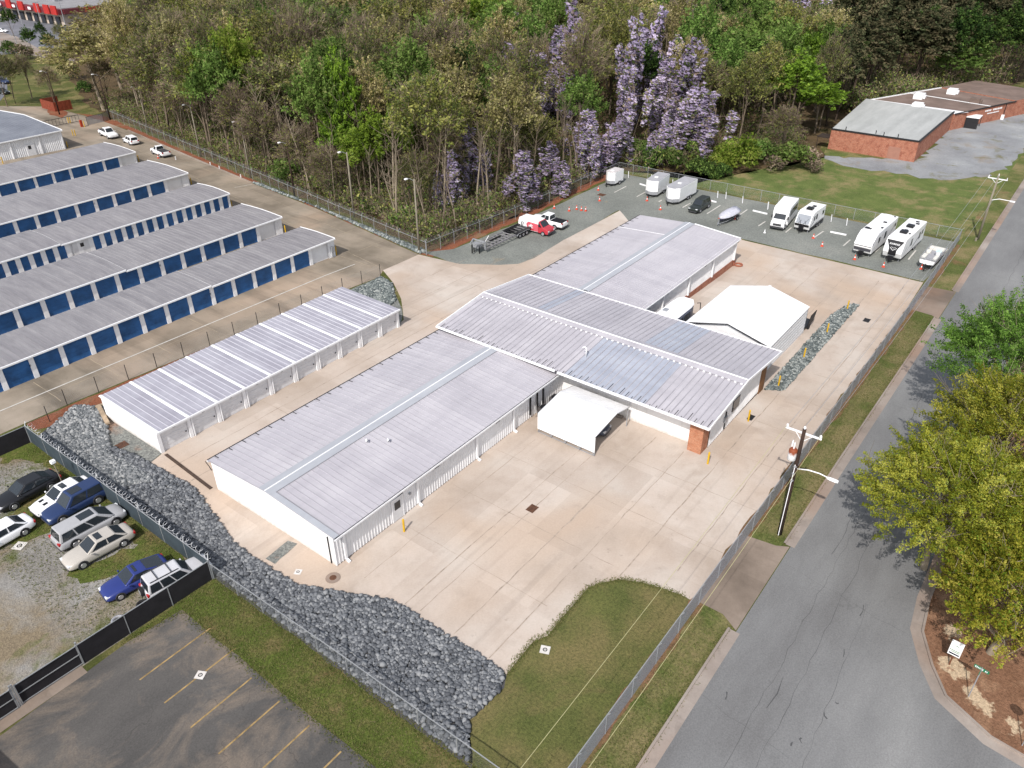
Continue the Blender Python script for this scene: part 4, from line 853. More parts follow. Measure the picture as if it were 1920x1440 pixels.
m = MB(); m.face([(-.35, -1.006, .5), (.95, -1.006, .5), (.95, -.925, 1.62), (-.9, -.925, 1.72), (-1.25, -.95, 1.3), (-1.05, -.97, .9)]); m.build('red_panel', paint('van_pink_red', (.55, .10, .13, 1)), v, world=False)
m = MB(); m.face([(-.5, -1.012, .5), (.2, -1.012, .5), (.2, -1.0, .75), (-.5, -1.0, .75)]); m.build('red_block', vr, v, world=False)
lo = letter('afc', (-.35, -1.02, 1.15), .85, vw, v, (math.radians(86), 0, 0), 'lettering', .012, ('local',), .85)
lo = letter('(', (-2.05, -1.01, 1.2), 1.0, M['dark'], v, (math.radians(86), 0, math.radians(0)), 'emblem', .012, ('local',)); lo = letter('I', (-1.8, -1.01, 1.15), .8, M['dark'], v, (math.radians(86), math.radians(14), 0), 'emblem', .012, ('local',))
for fx in (-1.75, 1.85):
    for s in (-1, 1): wheel(v, fx, s*.93, .37, .22)
for s in (-1, 1): MB().box(2.66, 2.76, s*.72-.16, s*.72+.16, .72, .9).build('headlight', M['lamp'], v, world=False)
MB().box(2.64, 2.82, -.95, .95, .38, .62).build('bumper', M['plastic'], v, world=False, bevel=.04); MB().box(-2.86, -2.7, -.95, .95, .4, .6).build('bumper', M['steel'], v, world=False)
# enclosed trailers: plan outline with a V nose
def place(fp, rp, wd, lift=0.):
    A, B = Vector(Gt(*fp)), Vector(Gt(*rp)); mid = (A+B)/2; d = A-B
    return mid.x, mid.y+wd/2, math.atan2(d.y, d.x), d.length
def trailer(label, fp, rp, wd, ht, side, roof, vn=.5, axles=1, group='enclosed trailers in the gravel lot', guard=None, L=None):
    x, y, rz, L0 = place(fp, rp, wd); L = L or L0
    t = thing('enclosed_trailer', label, 'trailer', (x, y, gz(x)+.02), rz, group)
    plan = [(-L/2, -wd/2), (L/2-vn, -wd/2), (L/2, -wd*.18), (L/2, wd*.18), (L/2-vn, wd/2), (-L/2, wd/2)]
    m = MB(); m.loft([[(a, b, z) for a, b in plan] for z in (.45, .45+ht)], 0, True); m.build('body', side, t, world=False, bevel=.06)
    m = MB(); m.loft([[(a*.99, b*.985, z) for a, b in plan] for z in (.45+ht, .45+ht+.05)], 0, True); m.build('roof', roof, t, world=False)
    m = MB(); m.loft([[(a*1.004, b*1.01, z) for a, b in plan[1:5]] for z in (.47, 1.0)], 0, False, False); m.build('stone_guard', M['steel'], t, world=False)
    m = MB(); m.bar((L/2-.6, -wd*.4, .42), (L/2+.9, 0, .42), .09); m.bar((L/2-.6, wd*.4, .42), (L/2+.9, 0, .42), .09); m.box(L/2+.75, L/2+1.05, -.06, .06, .38, .52); m.bar((L/2+.7, 0, 0), (L/2+.7, 0, .75), .07); m.build('tongue', M['black'], t, world=False)
    for a in range(axles):
        for s in (-1, 1):
            wheel(t, -.35-a*.85, s*(wd/2+.02), .35, .2)
    for s in (-1, 1): MB().box(-.35-(axles-1)*.85-.5, .15, s*(wd/2+.05)-.12, s*(wd/2+.05)+.12, .72, .78).build('fender', M['steel'], t, world=False)
    MB().box(-L/2+.1, L/2-vn, -wd*.45, wd*.45, .34, .46).build('chassis', M['black'], t, world=False)
    MB().box(.3, .8, -.3, .3, .45+ht+.05, .45+ht+.17).build('roof_vent', M['white_trim'], t, world=False, bevel=.03)
    if L > 5: MB().box(L/2-vn-1.2, L/2-vn-.35, -wd/2-.015, -wd/2-.003, .6, .3+ht).build('side_door', M['door_white'], t, world=False)
    return t
tw = paint('trailer_white', (.8, .8, .8, 1)); tg = plain('trailer_roof_grey', (.36, .36, .38, 1), .5)
trailer('small white single axle trailer alone at the far corner of the gravel lot', (1150, 351), (1168, 343), 1.9, 2.0, tw, plain('pale_roof', (.55, .52, .52, 1), .5), .5, 1, L=3.3)
trailer('white enclosed trailer with a grey roof, beside the longer twin axle trailer', (1226, 375), (1256, 354), 2.2, 2.35, tw, tg, .45, 1, L=5.4)
trailer('long white twin axle enclosed trailer next to the black SUV', (1268, 387), (1305, 365.5), 2.5, 2.3, tw, tg, .9, 2)
# shuttle bus
x, y, rz, L = place((1469, 437), (1493, 406.5), 2.5); L = 7.6
b = thing('shuttle_bus', 'white shuttle bus with dark side windows among the parked trailers', 'bus', (x, y, gz(x)+.02), rz)
extr([(-L/2, .45), (-L/2, 2.95), (-L/2+.15, 3.1), (L/2-2.4, 3.15), (L/2-1.75, 2.95), (L/2-1.5, 2.4), (L/2-1.6, .45)], 2.45, .97).build('coach_body', tw, b, world=False, bevel=.12)
extr([(L/2-1.9, .4), (L/2-1.9, 2.3), (L/2-1.5, 2.25), (L/2-.95, 1.5), (L/2-.1, 1.3), (L/2, 1.15), (L/2, .4)], 2.1, .9).build('cab', tw, b, world=False, bevel=.08)
MB().face([(L/2-1.46, .82, 2.2), (L/2-1.46, -.82, 2.2), (L/2-.93, -.9, 1.52), (L/2-.93, .9, 1.52)]).build('windshield', M['autoglass'], b, world=False)
for k in range(5):
    for s in (-1, 1): MB().box(-L/2+.6+k*.95, -L/2+1.45+k*.95, s*1.22-.012, s*1.22+.012, 1.65, 2.6).build('side_window', M['autoglass'], b, world=False)
for s in (-1, 1):
    for fx in (-L/2+1.9, L/2-1.15): wheel(b, fx, s*1.02, .4, .24)
    MB().box(L/2-1.3, L/2-1.15, s*1.2-.08, s*1.2+.08, 1.5, 1.95).build('mirror', M['black'], b, world=False); MB().box(L/2-.06, L/2+.02, s*.75-.18, s*.75+.18, .85, 1.05).build('headlight', M['lamp'], b, world=False)
MB().box(L/2-.03, L/2+.03, -.6, .6, .75, 1.1).build('grille', M['plastic'], b, world=False); MB().box(L/2-.05, L/2+.14, -1.0, 1.0, .42, .66).build('bumper', M['plastic'], b, world=False)
MB().box(-L/2+3.2, -L/2+3.8, -.3, .3, 3.1, 3.24).build('roof_hatch', M['white_trim'], b, world=False)
# travel trailers
def rv(name, label, fp, rp, wd, ht, prof, caps, roofbits, L=None, axx=-.6):
    x, y, rz, L0 = place(fp, rp, wd); L = L or L0
    t = thing(name, label, 'camper', (x, y, gz(x)+.02), rz, 'campers in the gravel lot')
    extr([(a*L, z) for a, z in prof], wd, .99).build('body', tw, t, world=False, bevel=.1)
    for nm, x0, x1, y0, y1, c in roofbits:
        MB().box(x0*L, x1*L, y0*wd, y1*wd, ht-.02, ht+(.3 if nm == 'air_conditioner' else .12 if nm != 'solar_panel' else .05)).build(nm, M[c], t, world=False, bevel=.05 if nm != 'solar_panel' else 0)
    for s in (-1, 1):
        for a in (0, .9): wheel(t, axx-a, s*(wd/2-.12), .36, .2)
    for s in (-1, 1): MB().bar((L*.42, s*.9, .0), (L*.42, s*.9, .6), .07).build('stand', M['steel'], t, world=False)
    m = MB(); m.bar((L*.44, -.7, .5), (L*.5+.75, 0, .5), .1); m.bar((L*.44, .7, .5), (L*.5+.75, 0, .5), .1); m.bar((L*.5+.6, 0, 0), (L*.5+.6, 0, .8), .08); m.box(L*.5+.02, L*.5+.35, -.35, .35, .5, .95); m.build('tongue', M['black'], t, world=False)
    return t, L
gt = plain('grey_swoosh', (.16, .16, .18, 1), .4); cg = plain('camper_grey_cap', (.26, .28, .31, 1), .35, 0, .1)
t, L = rv('travel_trailer', 'short white camper with a grey sloping nose next to the shuttle bus', (1513, 440), (1544, 417), 2.3, 2.95, [(-.5, .45), (-.5, 2.9), (-.49, 2.95), (.26, 2.95), (.38, 2.6), (.5, 1.35), (.5, .9), (.47, .5)], 0,
          [('air_conditioner', .02, .18, -.2, .2, 'black'), ('roof_vent', -.22, -.13, -.1, .14, 'black')], 6.0)
MB().face([(L*.385+.02, 1.0, 2.58), (L*.385+.02, -1.0, 2.58), (L*.5+.02, -1.0, 1.36), (L*.5+.02, 1.0, 1.36)]).build('nose_cap', cg, t, world=False)
MB().face([(L*.5+.015, 1.1, 1.3), (L*.5+.015, -1.1, 1.3), (L*.5+.01, -1.1, .92), (L*.5+.01, 1.1, .92)]).build('lower_cap', M['black'], t, world=False)
m = MB()
for s in (-1, 1): m.bar((L*.5+.03, s*.2, 1.35), (L*.43, s*.75, 2.1), .05); m.bar((L*.5+.03, s*.55, 1.35), (L*.46, s*.25, 1.8), .05)
m.build('nose_stripe', M['dark'], t, world=False)
def side_bits(t, L, wd, wins, stripes):
    for s in (-1, 1):
        for a, b2, z0, z1 in wins: MB().box(a*L, b2*L, s*wd/2-.02, s*wd/2+.02, z0, z1).build('side_window', M['autoglass'], t, world=False)
        m = MB()
        for a, za, b2, zb in stripes: m.face([(a*L, s*(wd/2+.006), za), (b2*L, s*(wd/2+.006), zb), (b2*L-.2, s*(wd/2+.006), zb+.35), (a*L-.2, s*(wd/2+.006), za+.2)])
        m.build('side_stripe', gt, t, world=False)
side_bits(t, L, 2.3, [(.18, .26, 1.6, 2.3), (.02, .12, 1.6, 2.4), (-.42, -.3, 1.7, 2.3)], [(.45, .8, .25, 1.3), (.3, .6, -.05, .75), (-.1, .8, -.45, .7)])
MB().box(-L*.5, L*.45, -1.16, 1.16, .42, .8).build('skirt', M['dark'], t, world=False)
t, L = rv('travel_trailer', 'long white camper with a plain white nose over a grey band', (1634, 482), (1671, 449), 2.5, 3.25, [(-.5, .5), (-.5, 3.2), (-.49, 3.25), (.33, 3.25), (.42, 2.8), (.5, 1.9), (.5, 1.5), (.47, .6)], 0,
          [('air_conditioner', .12, .2, -.2, .2, 'white_trim'), ('solar_panel', .18, .25, -.42, -.05, 'black'), ('roof_vent', .08, .12, .3, .42, 'black'), ('roof_vent', -.16, -.12, .1, .3, 'black'), ('air_conditioner', -.42, -.34, -.2, .2, 'white_trim'), ('roof_vent', -.45, -.43, .3, .4, 'black')], 10.6, -1.4)
MB().face([(L*.5+.02, 1.2, 1.72), (L*.5+.02, -1.2, 1.72), (L*.487+.02, -1.15, .95), (L*.487+.02, 1.15, .95)]).build('lower_cap', plain('graphite_cap', (.07, .07, .08, 1), .4), t, world=False)
for s in (-1, 1): MB().face([(L*.5+.015, s*1.24, 1.85), (L*.47, s*1.262, 1.9), (L*.40, s*1.262, 2.75), (L*.43, s*1.1, 2.72)]).build('cap_wing', gt, t, world=False)
side_bits(t, L, 2.5, [(.2, .26, 1.6, 2.4), (-.05, .02, 1.5, 2.5), (-.45, -.4, 2.0, 2.5)], [(.4, .8, .32, 1.9), (.3, .8, .12, 2.3), (.05, .8, -.1, 2.2), (-.15, .9, -.4, 2.4)])
t, L = rv('travel_trailer', 'long white camper with a black lettered nose panel and two black roof units', (1687, 494), (1726, 456.5), 2.5, 3.25, [(-.5, .5), (-.5, 3.2), (-.49, 3.25), (.40, 3.25), (.44, 3.1), (.5, 1.75), (.5, 1.4), (.46, .6)], 0,
          [('air_conditioner', .1, .2, -.18, .2, 'black'), ('roof_vent', .03, .06, -.1, .1, 'black'), ('roof_vent', .14, .17, .28, .38, 'dark'), ('air_conditioner', -.18, -.08, -.18, .2, 'black'), ('roof_vent', -.32, -.28, .1, .3, 'black'), ('roof_vent', -.4, -.37, .0, .2, 'black')], 10.4, -1.4)
X_ = lambda z: L*.44+(3.1-z)/(3.1-1.75)*(L*.06)+.03 if z > 1.75 else L*.5+.03
m = MB(); m.face([(X_(3.02), 1.15, 3.02), (X_(3.02), -1.15, 3.02), (X_(2.1), -.62, 2.1), (X_(2.1), .62, 2.1)]); m.face([(X_(2.1), .62, 2.1), (X_(2.1), -.62, 2.1), (X_(1.75), -.52, 1.75), (X_(1.75), .52, 1.75)]); m.face([(L*.5+.03, .52, 1.75), (L*.5+.03, -.52, 1.75), (L*.5+.01, -.5, 1.05), (L*.5+.01, .5, 1.05)])
m.build('nose_panel', M['black'], t, world=False)
sl_ = math.atan2(3.1-1.75, -L*.06)
letter('ELKRIDGE', (X_(2.55)+.02, 0, 2.55), .3, M['white_trim'], t, (math.pi/2-math.atan2(L*.06, 1.35), 0, math.pi/2), 'lettering', .006, ('local',), 1.0, .2)
m = MB()
for s in (-1, 1): m.bar((X_(2.0)+.02, s*.45, 2.1), (X_(1.8)+.02, 0, 1.75), .03, .05); m.bar((X_(2.1)+.02, s*.3, 2.18), (X_(2.0)+.02, 0, 2.05), .03, .03)
m.build('emblem', M['white_trim'], t, world=False)
side_bits(t, L, 2.5, [(.08, .14, 1.5, 2.5), (-.28, -.22, 1.5, 2.4), (-.4, -.34, 1.8, 2.4)], [(.42, .8, .3, 1.8), (.3, .8, .1, 2.2), (.05, .8, -.2, 1.6), (-.2, .9, -.45, 2.4)])
# covered boat on its trailer
x, y = at(1367, 392, 1.0); bo = thing('covered_boat', 'boat under a pale grey cover on a trailer', 'boat', (x, y, gz(x)+.02), math.radians(178))
prof = [(-2.6, .95), (-1.5, 1.05), (.2, 1.05), (1.6, .8), (2.4, .38), (2.75, .05)]
m = MB(); m.loft([[(a, -h*.95, 1.15), (a, -h*.7, .75), (a, 0, .6+.14*(a > 1)), (a, h*.7, .75), (a, h*.95, 1.15)] for a, h in prof], 0, True, False); m.build('hull', plain('dark_hull', (.05, .05, .08, 1), .35), bo, world=False, smooth=True)
m = MB(); m.loft([[(a, -h, 1.08), (a, -h*.97, 1.25), (a, -h*.45, 1.5+.1*math.sin(a*2)), (a, 0, 1.55+.16*math.sin(a*1.7+.6)), (a, h*.45, 1.5), (a, h*.97, 1.25), (a, h, 1.08)] for a, h in prof], 0, True, False); m.build('cover', plain('pale_boat_cover', (.5, .5, .56, 1), .8, 0, .2, 2), bo, world=False, smooth=True)
m = MB(); m.bar((-2.3, -.7, .45), (1.6, -.6, .5), .08); m.bar((-2.3, .7, .45), (1.6, .6, .5), .08); m.bar((1.6, -.6, .5), (3.6, 0, .45), .08); m.bar((1.6, .6, .5), (3.6, 0, .45), .08); m.bar((3.1, 0, 0), (3.1, 0, 1.1), .08); m.build('boat_trailer', M['steel'], bo, world=False)
for s in (-1, 1): wheel(bo, -1.1, s*1.08, .32, .2); MB().box(-1.55, -.65, s*1.08-.13, s*1.08+.13, .68, .74).build('fender', M['black'], bo, world=False)
MB().box(-2.95, -2.6, -.2, .2, .5, 1.3).build('outboard_motor', M['black'], bo, world=False, bevel=.05)
# open deck boat
x, y = at(1752, 470, 1.0); bo = thing('deck_boat', 'open white deck boat with grey seats on a trailer by the corner of the fence', 'boat', (x, y, gz(x)+.02), math.radians(178))
prof = [(-3.0, 1.1), (-1, 1.15), (1.2, 1.12), (2.6, 1.05), (3.0, .98)]
m = MB(); m.loft([[(a, -h, 1.45), (a, -h*.9, .95), (a, -h*.3, .75+.1*(a > 2)), (a, h*.3, .75+.1*(a > 2)), (a, h*.9, .95), (a, h, 1.45)] for a, h in prof], 0, True, False); m.build('hull', tw, bo, world=False, smooth=False)
MB().box(-2.8, 2.8, -.98, .98, 1.2, 1.25).build('deck', plain('grey_deck', (.3, .3, .32, 1), .8), bo, world=False)
M['seat'] = plain('cream_seat', (.62, .6, .55, 1), .7)
for x0, x1, y0, y1 in ((.9, 2.5, .45, .98), (.9, 2.5, -.98, -.45), (-2.6, -1.7, -.95, .95), (-.9, -.1, -.95, -.4)): MB().box(x0, x1, y0, y1, 1.25, 1.65).build('seat', M['seat'], bo, world=False, bevel=.06)
MB().box(-.6, .5, .35, .9, 1.25, 1.95).build('console', M['door_white'], bo, world=False, bevel=.08); MB().face([(.5, .3, 1.95), (.5, .95, 1.95), (.2, .95, 2.3), (.2, .3, 2.3)]).build('windscreen', plain('pale_screen', (.4, .5, .6, 1), .1), bo, world=False)
m = MB()
for s in (-1, 1): m.bar((-2.9, s*1.06, 1.75), (2.9, s*1.0, 1.75), .04); [m.bar((a, s*1.03, 1.42), (a, s*1.03, 1.75), .04) for a in (-2.8, -1.4, 0, 1.4, 2.8)]
m.bar((2.9, -1, 1.75), (2.9, 1, 1.75), .04); m.bar((2.9, -1, 1.58), (2.9, 1, 1.58), .1); m.build('rail', M['steel'], bo, world=False)
m = MB(); m.bar((-2.6, -.7, .5), (2.2, -.6, .5), .09); m.bar((-2.6, .7, .5), (2.2, .6, .5), .09); m.bar((2.2, -.6, .5), (4.0, 0, .45), .09); m.bar((2.2, .6, .5), (4.0, 0, .45), .09); m.bar((3.4, 0, 0), (3.4, 0, 1.1), .09); m.build('boat_trailer', M['dark'], bo, world=False)
for s in (-1, 1):
    for a in (-1.2, -.4): wheel(bo, a, s*1.08, .33, .2)
# gooseneck car hauler
gx0, gx1, gy0, gy1 = 79.6, 91.5, 65.3, 67.7
gn = thing('flatbed_trailer', 'long empty gooseneck trailer frame beside the wood fence', 'trailer', ((gx0+gx1)/2, 66.5, gz(86)))
z0 = gz(86); m = MB(); zd = z0+.75
for yy in (gy0+.1, gy1-.1): m.bar((gx0, yy, zd), (gx1, yy, zd), .14, .2)
for k in range(15): m.bar((gx0+.4+k*.8, gy0+.1, zd-.02), (gx0+.4+k*.8, gy1-.1, zd-.02), .1)
for yy in (66.2, 66.8): m.bar((gx0, yy, zd-.05), (gx0+6.4, yy, zd-.05), .1)
m.build('frame', plain('rusty_steel', (.26, .25, .26, 1), .6, .2, .4, 2), gn)
m = MB()
for yy in (gy0+.15, gy1-.15): m.box(gx0+7.0, gx1-.2, yy-.26, yy+.26, zd+.1, zd+.15)
for k in range(5): m.box(gx0+7.4+k*.9, gx0+7.65+k*.9, gy0+.4, gy1-.4, zd+.02, zd+.1)
m.box(gx0+2.8, gx0+5.4, 66.7, 67.0, zd+.02, zd+.12); m.build('ramp', M['black'], gn)
m = MB()
for yy in (gy0+.12, gy1-.12): m.bar((gx0, yy, zd), (gx0, yy, zd+1.1), .16); m.bar((gx0, yy, zd+1.1), (gx0-1.6, 66.5+(yy-66.5)*.3, zd+1.0), .16)
m.bar((gx0, gy0+.1, zd+1.1), (gx0, gy1-.1, zd+1.1), .16); m.box(gx0-.9, gx0-.1, 66.0, 67.0, zd+.3, zd+.9); m.build('gooseneck', M['steel'], gn)
MB().bar((gx0-1.6, 66.5, zd+1.0), (gx0-1.6, 66.5, z0+.45), .14).build('coupler', M['black'], gn)
for yy in (66.0, 67.0): m = MB(); m.bar((gx0-.6, yy, zd+.5), (gx0-.6, yy, z0+.12), .12); m.box(gx0-.75, gx0-.45, yy-.15, yy+.15, z0+.08, z0+.12); m.build('jack_leg', M['black'], gn)
MB().bar((gx0+1.6, 66.9, zd+.1), (gx0+1.9, 66.3, zd+1.3), .08).build('spare_post', M['white_trim'], gn)
for a in range(3):
    for yy, s in ((gy0-.02, -1), (gy1+.02, 1)):
        xx = gx0+7.9+a*.85
        w_ = MB().tube([(xx, yy-.12, z0+.36), (xx, yy+.12, z0+.36)], .36, 16).build('wheel', M['tyre'], gn); MB().tube([(xx, yy+s*.1, z0+.36), (xx, yy+s*.135, z0+.36)], .2, 12).build('rim', M['rim'], w_)
for yy in (gy0-.05, gy1+.05): m = MB(); m.bar((gx0+7.2, yy, z0+.55), (gx0+7.5, yy, z0+.82), .26, .03); m.bar((gx0+7.5, yy, z0+.82), (gx0+10, yy, z0+.82), .26, .03); m.build('fender', M['steel'], gn)
# coach beside the far wing
cz = gz(72); ch_ = thing('coach', 'motor coach with a white roof squeezed between the far wing and the big carport', 'bus', (71.5, 33.0, cz))
m = MB(); m.loft([[(a, 33-h, cz+.5), (a, 33-h, cz+2.7), (a, 33-h*.85, cz+3.15), (a, 33+h*.85, cz+3.15), (a, 33+h, cz+2.7), (a, 33+h, cz+.5)] for a, h in ((66.5, 1.22), (75.2, 1.22), (76.2, 1.05), (76.7, .7))], 0); m.build('body', plain('coach_side', (.14, .15, .2, 1), .35), ch_)
m = MB(); m.loft([[(a, 33-h, cz+3.0), (a, 33-h*.9, cz+3.2), (a, 33+h*.9, cz+3.2), (a, 33+h, cz+3.0)] for a, h in ((66.4, 1.25), (75.2, 1.25), (76.2, 1.12), (76.9, .7))], 0); m.build('roof', tw, ch_)
for k in range(3): MB().box(70.2+k*1.7, 71.6+k*1.7, 31.74, 31.79, cz+1.4, cz+2.6).build('side_window', M['autoglass'], ch_)
for xx in (68.6, 74.6): MB().tube([(xx, 31.7, cz+.5), (xx, 31.95, cz+.5)], .5, 16).build('wheel', M['tyre'], ch_)
m = MB(); m.tube([(76.3, 31.6, cz+3.2), (76.8, 31.4, cz+3.1), (76.9, 31.4, cz+2.0)], .05, 6); m.build('mirror_arm', M['black'], ch_); MB().box(72.2, 72.9, 33.4, 33.9, cz+3.2, cz+3.3).build('roof_vent', M['steel'], ch_)
# dark trailer ramp seen past the carport
ut = thing('utility_trailer', 'small black ramp trailer parked behind the big carport', 'trailer', (84.6, 21.9, gz(84.6)))
zu = gz(84.6); m = MB(); m.box(83.7, 86.2, 21.2, 22.8, zu+.45, zu+.55); m.build('deck', M['black'], ut); m = MB(); m.face([(84.0, 21.1, zu+.5), (86.0, 21.1, zu+.5), (86.1, 20.95, zu+2.0), (84.1, 20.95, zu+2.0)]); m.face([(84.0, 21.05, zu+.5), (84.1, 20.9, zu+2.0), (86.1, 20.9, zu+2.0), (86.0, 21.05, zu+.5)]); m.build('ramp_gate', M['dark'], ut)
for yy in (21.1, 22.9): MB().tube([(84.6, yy-.1, zu+.33), (84.6, yy+.1, zu+.33)], .33, 14).build('wheel', M['tyre'], ut)
# specks of cars on the shopping lot
for k, (pxp, pyp, hd, c, lb) in enumerate(((120, 58, -60, col_black, 'black car at the far shopping lot, nearest the corner of the red strip'), (44, 29, -20, col_black, 'dark car before the red shopping strip, right of two others'), (30, 26, -20, col_navy, 'dark blue car before the red shopping strip, between two others'), (12, 22, -20, col_white, 'white car before the red shopping strip, left of two dark ones'), (143, 41, -60, paint('teal', (.02, .09, .09, 1)), 'dark green car by the end wall of the red strip'), (3, 56, -60, col_white, 'white car by the yellow canopy at the far upper left'), (4, 150, -80, col_navy, 'dark car on the side lot at the left edge, farther one'), (3, 170, -80, col_blk2, 'dark car on the side lot at the left edge, nearer one'))):
    x, y = G(pxp, pyp, 0); car('distant_car', lb, 'car', x, y, hd, 'sedan', 'sedan', 4.7, 1.85, 1.47, c)
# ---------------------------------------------------------------- fences
def mat_mesh(name, col, wire, cell=.055):
    t = NT(name)
    sx = t.n('SeparateXYZ'); t.l(t.pos, sx.inputs[0])
    h = t.math('ADD', sx.outputs[0], sx.outputs[1]); z = sx.outputs[2]
    def band(s):
        a = t.math('FRACT', t.math('DIVIDE', s, cell)); return t.math('LESS_THAN', a, wire)
    k = t.math('MAXIMUM', band(t.math('ADD', h, z)), band(t.math('SUBTRACT', h, z)))
    tr = t.n('BsdfTransparent'); mx = t.n('MixShader'); out = t.t.nodes['Material Output']
    t.l(k, mx.inputs[0]); t.l(tr.outputs[0], mx.inputs[1]); t.l(t.b.outputs[0], mx.inputs[2]); t.l(mx.outputs[0], out.inputs[0])
    return t.done(col, .5, .2)
M['chain'] = mat_mesh('chain_link_wire', (.3, .32, .33, 1), .05)
M['chain2'] = mat_mesh('dense_chain_link', (.36, .38, .43, 1), .5)
M['chain3'] = mat_mesh('weathered_chain_link', (.2, .21, .2, 1), .075)
M['rail'] = plain('fence_rail', (.3, .31, .32, 1), .5, .2)
M['greyscreen'] = plain('slate_privacy_screen', P(66, 78, 86), .8, 0, .25, 1.2)
M['blackscreen'] = plain('black_privacy_screen', P(44, 42, 46), .85, 0, .3, 1.5)
def fence(name, label, path, h, mesh, step=3.05, post=.055, arm=None, wires=False, group=None, screen=None, rail=True, postmat=None, base=0., coil=False, hp=0.):
    x0, y0 = path[0]; f = thing(name, label, 'fence', (x0, y0, gz(x0)), 0, group)
    full = []
    for (a, b), (c, d) in zip(path, path[1:]):
        ts = [0]+sorted((k-a)/(c-a) for k in (60., 93.) if min(a, c)+.01 < k < max(a, c)-.01)
        full += [(a+(c-a)*t, b+(d-b)*t) for t in ts]
    full.append(path[-1])
    m = MB()
    for (a, b), (c, d) in zip(full, full[1:]): m.face([(a, b, gz(a)+base+.03), (c, d, gz(c)+base+.03), (c, d, gz(c)+base+h), (a, b, gz(a)+base+h)])
    m.build('screen' if screen else 'mesh', mesh, f, fix=False)
    pm = postmat or M['rail']; pts = []
    for (a, b), (c, d) in zip(path, path[1:]):
        L = math.hypot(c-a, d-b); n = max(1, round(L/step)); pts += [(a+(c-a)*i/n, b+(d-b)*i/n) for i in range(n)]
    pts.append(path[-1])
    for i, (a, b) in enumerate(pts):
        m = MB(); z = gz(a)+base; m.bar((a, b, z-.05), (a, b, z+h+.04+hp), post)
        if arm: m.bar((a, b, z+h), (a+arm[0], b+arm[1], z+h+.34), post*.8)
        m.build('post', pm, f)
    if rail:
        m = MB()
        for (a, b), (c, d) in zip(full, full[1:]): m.bar((a, b, gz(a)+base+h), (c, d, gz(c)+base+h), .05)
        m.build('top_rail', pm, f)
    if wires:
        m = MB()
        for k in (.3, .65, 1):
            ax, ay = (arm or (0, 0))
            for (a, b), (c, d) in zip(full, full[1:]): m.bar((a+ax*k, b+ay*k, gz(a)+base+h+.34*k), (c+ax*k, d+ay*k, gz(c)+base+h+.34*k), .012)
        m.build('barbed_wire', M['steel'], f)
    if coil:
        p = []
        for (a, b), (c, d) in zip(path, path[1:]):
            L = math.hypot(c-a, d-b); n = int(L/.58*10); dx, dy = (c-a)/L, (d-b)/L
            for i in range(n):
                t = i/10*2*math.pi; s = L*i/n; rr = .2+.06*math.sin(i*.137)+.03*math.sin(i*.61)
                p.append((a+dx*s-dy*(rr*math.cos(t)+coil[0])+dx*rr*.3*math.sin(t*.5), b+dy*s+dx*(rr*math.cos(t)+coil[0]), gz(a)+h+.22+rr*math.sin(t)))
        MB().tube(p, .009, 3, cap=False).build('razor_wire', plain('razor_wire_steel', (.85, .86, .88, 1), .6, 0), f)
    return f
fence('chain_link_fence', 'tall chain link fence between the storage yard and the wood', [(90.95, 187), (73.9, 71.5)], 1.9, M['chain3'], 3.05, arm=(.25, 0), wires=True)
fence('chain_link_fence', 'chain link fence along the wood side of the gravel lot, with slanted barbed wire arms', [(73.9, 71.4), (97, 71), (119, 70.7)], 1.85, M['chain3'], 3.05, arm=(0, .25), wires=True)
fence('chain_link_fence', 'thin chain link fence between the parked campers and the grass field', [(119, 70.7), (125.4, 70.7), (125.6, 13.05)], 1.8, M['chain'], 3.05)
fence('chain_link_fence', 'dense grey chain link fence along the road verge', [(19.3, 12.65), (38, 12.62), (60, 12.6), (106, 12.85), (125.6, 13.05)], 1.8, M['chain2'], 3.05, arm=(0, -.2))
fence('chain_link_fence', 'low sagging chain link fence between the rock bed and the weedy strip', [(18.95, 41.9), (19.25, 28), (19.35, 12.7)], 1.5, M['chain3'], 3.05)
fence('chain_link_fence', 'thin dark chain link fence behind the white garages', [(19.1, 70.2), (24, 73.3), (30.2, 72.9), (64.3, 70.8)], 1.75, M['chain'], 3.05, postmat=M['dark'], rail=False, hp=.05)
fence('screened_fence', 'slate grey screened fence topped with razor wire beside the rock bed', [(18.92, 69.8), (18.92, 42.0)], 1.82, M['greyscreen'], 3.05, screen=True, arm=(.22, .22), coil=(.2,))
fence('screened_fence', 'dark screened fence at the upper end of the gravel car lot', [(18.9, 69.85), (-6, 70.6)], 1.82, M['blackscreen'], 3.05, screen=True)
fence('screened_fence', 'black screened fence between the gravel car lot and the asphalt', [(18.85, 41.95), (9.4, 42.2)], 1.8, M['blackscreen'], 3.1, screen=True)
fence('screened_fence', 'black screened fence left of the double gate', [(1.4, 42.6), (-12, 42.8)], 1.8, M['blackscreen'], 3.1, screen=True)
gt_ = thing('double_gate', 'black screened double gate on a concrete threshold', 'gate', (5.4, 42.3, 0))
for a, b in ((9.35, 5.6), (5.3, 1.45)):
    m = MB(); m.face([(a, 42.25, .12), (b, 42.35, .12), (b, 42.35, 1.75), (a, 42.25, 1.75)]); lf = m.build('gate_leaf', M['blackscreen'], gt_)
    m = MB()
    for z in (.12, .95, 1.75): m.bar((a, 42.23, z), (b, 42.33, z), .05)
    for q in (a, b): m.bar((q, 42.28, .1), (q, 42.28, 1.78), .06)
    m.build('frame', M['rail'], lf)
for q in (9.42, 5.5, 5.38, 1.38): MB().bar((q, 42.3, 0), (q, 42.3, 2.0), .09).build('post', M['rail'], gt_)
sgn = thing('notice_board', 'small pale notice on the black fence at the left edge', 'sign', (.2, 42.55, 1.0)); MB().box(-.4, .75, 42.54, 42.58, 1.05, 1.4).build('panel', M['white_trim'], sgn)
